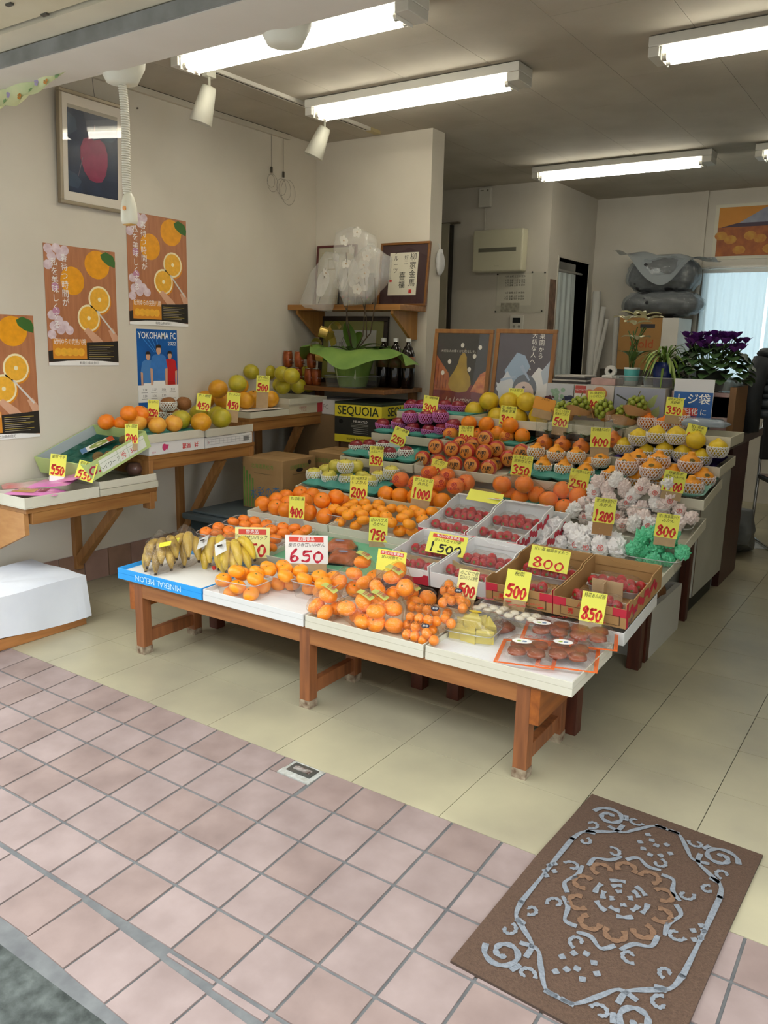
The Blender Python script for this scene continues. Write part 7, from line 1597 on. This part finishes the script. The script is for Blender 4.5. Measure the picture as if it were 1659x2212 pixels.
p = tp(7, 1520, 920, .005); gp = thing('wrapped_pack', 'grey translucent wrapped pack at the top right', 'wrapped pack', p, (0, 0, .1)); hull([Vector((sx * .095 * k, sy * .05 * k, z)) for sx in (-1, 1) for sy in (-1, 1) for k, z in ((1, 0), (1, .02), (.8, .035))] + [Vector((.125, 0, .015))], 'pack', M('8A97A6', .25, vs=5, col2='9CA6B0', coat=.4), gp, (0, 0, 0), .003, 30, 3)
# ---------------------------------------------------------------- price cards of the display
def tc(px, py, y, *a, **k):
    k.setdefault('stub', 18); return card(PY(px, py, y), *a, **k)
tc(662, 1187, .36, 92, 62, '650', ['炭のり寺甘いみかん'], 'large white price card marked 650', rz=.4, face=WHT, ink=M('C8263E', .6), head='お買得品', roll=-.05)
tc(545, 1172, .40, 74, 66, '350', ['新菜甘いパック'], 'yellow price card marked 350, half behind the bananas', rz=.4, face=PALE, head='特売品', roll=-.05, lean=.2)
tc(641, 1096, .765, 33, 48, '400', ['甘い宮崎八朔'], 'price card marked 400 before the large oranges', rz=.35, stub=24, stubmat=M('A39C90', .7), sub='箱売')
tc(817, 1144, .765, 40, 53, '750', ['甘いハウス', 'みかん'], 'price card marked 750 before the small mandarins', rz=.35, stub=30)
tc(775, 1053, 1.12, 38, 50, '200', ['甘い完熟すあ', 'いよかん'], 'price card marked 200 before the yellow apples', rz=.35, stub=10, stubmat=WHT)
tc(813, 985, 1.395, 30, 42, '350', ['甘い蜂糖', 'ハネムーン'], 'price card marked 350 before the white-netted red apples', rz=.35, stub=18, lean=.1)
tc(863, 943, 1.635, 32, 38, '250', ['甘い林檎'], 'tilted price card marked 250 before the pink-netted apples', rz=.35, roll=.33, stub=14, stubmat=M('C9CCCA', .6))
tc(930, 873, 1.79, 32, 35, '300', ['甘い津軽林檎'], 'price card marked 300 on the top step at left', rz=.35, roll=.1)
tc(912, 1056, 1.12, 44, 48, '1000', ['甘い三ヶ日', 'みかん'], 'price card marked 1000 before the cellophane mandarins', rz=.35, stub=32, roll=.1)
tc(947, 1010, 1.397, 34, 33, '900', ['甘い田人', 'はっさく'], 'price card marked 900, its lower half hidden', rz=.35, roll=.2)
tc(1007, 938, 1.636, 32, 36, '200', ['甘い長崎', 'ハッサク'], 'price card marked 200 above the red-banded citrus', rz=.35)
tc(1114, 858, 2.06, 32, 38, '500', ['甘い天城文旦'], 'price card marked 500 behind the yellow pomelos', rz=.3)
tc(1097, 898, 1.79, 34, 42, '300', ['甘い粗庖の味', '熊本 甘夏'], 'price card among the yellow pomelos, figure partly hidden', rz=.35, roll=.08)
tc(1176, 873, 2.0, 46, 26, '', ['土佐文旦'], 'orange card lettered in red behind the pomelos', rz=.3, face=M('E09A3C', .7), roll=.2)
tc(1212, 903, 1.79, 34, 38, '500', ['甘いこくのある', '熊本デコポン'], 'price card above the tall clear bags', rz=.35, roll=.1)
tc(1297, 945, 1.60, 42, 42, '400', ['甘い無農デコポン'], 'price card marked 400 by the leafy bags', rz=.35, stub=22)
tc(1288, 865, 2.08, 36, 40, '400', ['甘い特産岡山', 'シャインマスカット'], 'price card stuck behind the green grapes', rz=.3)
tc(1127, 1006, 1.395, 44, 44, '350', ['甘い木るしぶり', '完熟せとか'], 'price card marked 350 before the teal tray of knobbed oranges', rz=.35, roll=.08)
tc(1251, 1036, 1.392, 42, 44, '250', ['甘い完熟せとか'], 'price card marked 250 at the right of the teal tray', rz=.35, roll=.1)
tc(1457, 878, 2.0, 36, 38, '350', ['特大デコポン', '天野香'], 'price card marked 350 before the blue notice', rz=.3, roll=.05)
tc(1502, 938, 1.795, 40, 40, '200', ['甘い熊本', 'はるか'], 'price card marked 200 above the yellow knobbed citrus', rz=.35, roll=.2)
tc(1456, 1040, 1.36, 46, 45, '1100', ['特菜熊本', '袋かけみかん'], 'price card marked 1100 before the large knobbed oranges', rz=.35, roll=.12)
tc(1306, 1103, 1.06, 46, 54, '1200', ['甘い熊本袋かけ', 'みかん'], 'price card marked 1200 before the tissue mandarins', rz=.35, roll=.06, stub=26, stubmat=M('A87E50', .8))
tc(1441, 1136, 1.05, 48, 52, '800', ['甘い熊本袋かけ', 'みかん'], 'price card marked 800 above the green tissue bundles', rz=.35, roll=.08)
card(tp(2, 965, 1176, .135), 84, 50, '1500', ['甘いスカイ5P菜'], 'yellow card marked 1500 in black lying on the strawberries', rz=.35, lean=.75, ink=INK, head='本日のお買得品', roll=.1)
tc(845, 1212, .33, 62, 46, '', ['甘い完熟ちー'], 'yellow offer card behind the bagged mandarins', rz=.35, head='本日のお買得品', roll=.08, lean=.2)
tc(1010, 1262, .385, 44, 62, '500', ['のこにで良', '甘いハウス金柑'], 'pale price card marked 500 behind the kumquats', rz=.35, face=PALE, roll=.1)
tc(1118, 1264, .40, 52, 64, '500', ['桜菜'], 'price card marked 500 on the left brown carton', rz=.35, stub=24, roll=.1)
card(tp(2, 1187, 1208, .145), 84, 50, '800', ['甘い苺 福岡あまおう'], 'large yellow card marked 800 leaning in the left brown carton', rz=.35, lean=.5, roll=.12)
tc(1281, 1312, .385, 52, 66, '850', ['特菜あんぽ柿'], 'price card marked 850 before the right brown carton', rz=.35, stub=28, stubmat=M('BDB09A', .7), roll=.08)
card(tp(3, 1048, 1073, .115), 74, 40, '', [], 'blank yellow card lying on the upper strawberry carton', rz=.3, lean=1.15, roll=.1)
# ---------------------------------------------------------------- doormat
mp = [PZ(1287, 1722, 0), PZ(1657, 1855, 0), PZ(985, 2060, -.015)]
mo = Vector((.928, .057, .004)); ux = Vector((1.392, .04, 0)) - Vector((.928, .057, 0)); ang = math.atan2(ux.y, ux.x) + .0; mw, ml = .466, .785
dm = thing('doormat', 'brown doormat with grey scroll border and flower', 'doormat', (.928 - .012, .057, .0), (0, 0, ang))
def mat_pt(x, y, z=0):   # y runs to the street; follows the paving
    return Vector((x, -y, z + .007 + pz(.057 - y) * (1 if y > .35 else max(0, (y - .3) / .05))))
MB().grid(lambda u, v: tuple(mat_pt(u * mw, v * ml) + Vector((0, 0, -.0002 * (R.random())))), 60, 90).build('pile', M('5E4838', .95, vs=160, col2='4E3A2C', bump=.8, bs=300), dm)
edge = MB()
for a, b in (((0, 0), (mw, 0)), ((mw, 0), (mw, ml)), ((mw, ml), (0, ml)), ((0, ml), (0, 0))):
    edge.grid(lambda u, v: tuple(mat_pt(a[0] + (b[0] - a[0]) * u, a[1] + (b[1] - a[1]) * u, -.008 * v)), 30, 1)
edge.build('rim', M('43342A', .95), dm)
GREY = M('868C92', .95, vs=120, col2='6E757C', bump=.6, bs=200); TAN = M('7E6048', .95, vs=120, col2='6E523C', bump=.6, bs=200)
def ribbon(pts, w, mat, name='scroll'):
    P = [Vector((x, y)) for x, y in pts]; Q = []
    for i in range(len(P) - 1):
        p0, p1, p2, p3 = P[max(i - 1, 0)], P[i], P[i + 1], P[min(i + 2, len(P) - 1)]
        for k in range(5):
            t_ = k / 5; Q.append(.5 * (2 * p1 + (p2 - p0) * t_ + (2 * p0 - 5 * p1 + 4 * p2 - p3) * t_ ** 2 + (3 * p1 - p0 - 3 * p2 + p3) * t_ ** 3))
    Q.append(P[-1]); vs = []
    for i, p in enumerate(Q):
        t_ = Q[min(i + 1, len(Q) - 1)] - Q[max(i - 1, 0)]
        if t_.length < 1e-7: t_ = Vector((1, 0))
        t_.normalize(); ww = w * 1.15 * (.6 + .4 * abs(math.sin(i * .35 + 1)))
        for s_ in (1, -1):
            v = p + Vector((-t_.y, t_.x)) * (ww / 2 * s_); vs.append(mat_pt(v.x, v.y, .0026))
    mb = MB()._a(vs, [(2 * i, 2 * i + 1, 2 * i + 3, 2 * i + 2) for i in range(len(Q) - 1)])
    return mb.build(name, mat, dm)
def spiral(cx, cy, r, a0, turns, s_=1, n=14): return [(cx + r * (1 - .8 * i / n) * math.cos(a0 + s_ * turns * 2 * PI * i / n), cy + r * (1 - .8 * i / n) * math.sin(a0 + s_ * turns * 2 * PI * i / n)) for i in range(n + 1)]
m_ = .045
for sx in (0, 1):
    for sy in (0, 1):
        X = lambda x: x if not sx else mw - x
        Y = lambda y: y if not sy else ml - y
        for L_, w_ in ((spiral(.085, .085, .045, PI, 1.4), .013), (spiral(.06, .15, .022, PI / 2, .8, -1), .009), (spiral(.15, .06, .022, 0, .8), .009), ([(.13, .1), (.125, .14), (.09, .17), (.055, .2), (.045, .25)], .012), ([(.1, .13), (.14, .135), (.165, .1), (.2, .05), (.23, .045)], .011), (spiral(.075, .235, .018, -PI / 2, .8), .009), ([(.06, .19), (.085, .185)], .014), ([(.12, .05), (.13, .075)], .012)):
            ribbon([(X(x), Y(y)) for x, y in L_], w_, GREY)
for x in (m_, mw - m_): ribbon([(x, .24), (x + .002, .4), (x, ml - .24)], .012, GREY, 'border_line')
for y in (m_, ml - m_): ribbon([(.2, y), (.233, y + .001), (mw - .2, y)], .011, GREY, 'border_line')
cx, cy = mw / 2, ml / 2
for k in range(8):
    a = k * PI / 4; e = lambda r, b: (cx + r * math.cos(b) * .92, cy + r * math.sin(b) * 1.22)
    ribbon([e(.13, a - .36), e(.145, a - .15), e(.128, a + .1), e(.14, a + .34)], .011, GREY, 'ring_scroll'); c_ = e(.155, a + .2); ribbon(spiral(c_[0], c_[1], .022, a, .8), .009, GREY, 'ring_scroll')
for k in range(10):
    a = k * PI / 5; c_ = (cx + .095 * math.cos(a), cy + .12 * math.sin(a)); ribbon([(c_[0] + .022 * math.cos(b), c_[1] + .022 * math.sin(b)) for b in [a - 2.2 + i * .55 for i in range(9)]], .013, TAN, 'petal_arc')
for rr, n in ((.06, 6), (.042, 5), (.022, 4)):
    for k in range(n):
        a = k * 2 * PI / n + rr * 30; ribbon([(cx + rr * math.cos(b), cy + rr * 1.05 * math.sin(b)) for b in (a, a + .3, a + .62)], .012, GREY, 'flower_petal')
for sg in (-1, 1):
    for dx, dy, a in ((0, .2, 1.57), (-.02, .215, 2.0), (.02, .215, 1.1), (-.035, .24, 2.3), (.035, .24, .8), (0, .25, 1.57), (-.015, .265, 1.9), (.018, .27, 1.2), (-.03, .285, 2.2)):
        ribbon([(cx + dx, cy + sg * dy), (cx + dx + .014 * math.cos(a), cy + sg * (dy + .014 * math.sin(a)))], .013, GREY, 'sprig_mark')
    for dx, dy in ((.165, 0), (.185, .012), (.185, -.012), (.175, .026), (.176, -.026)): ribbon([(cx + sg * dx, cy + dy), (cx + sg * (dx + .008), cy + dy + .01)], .012, GREY, 'sprig_mark')
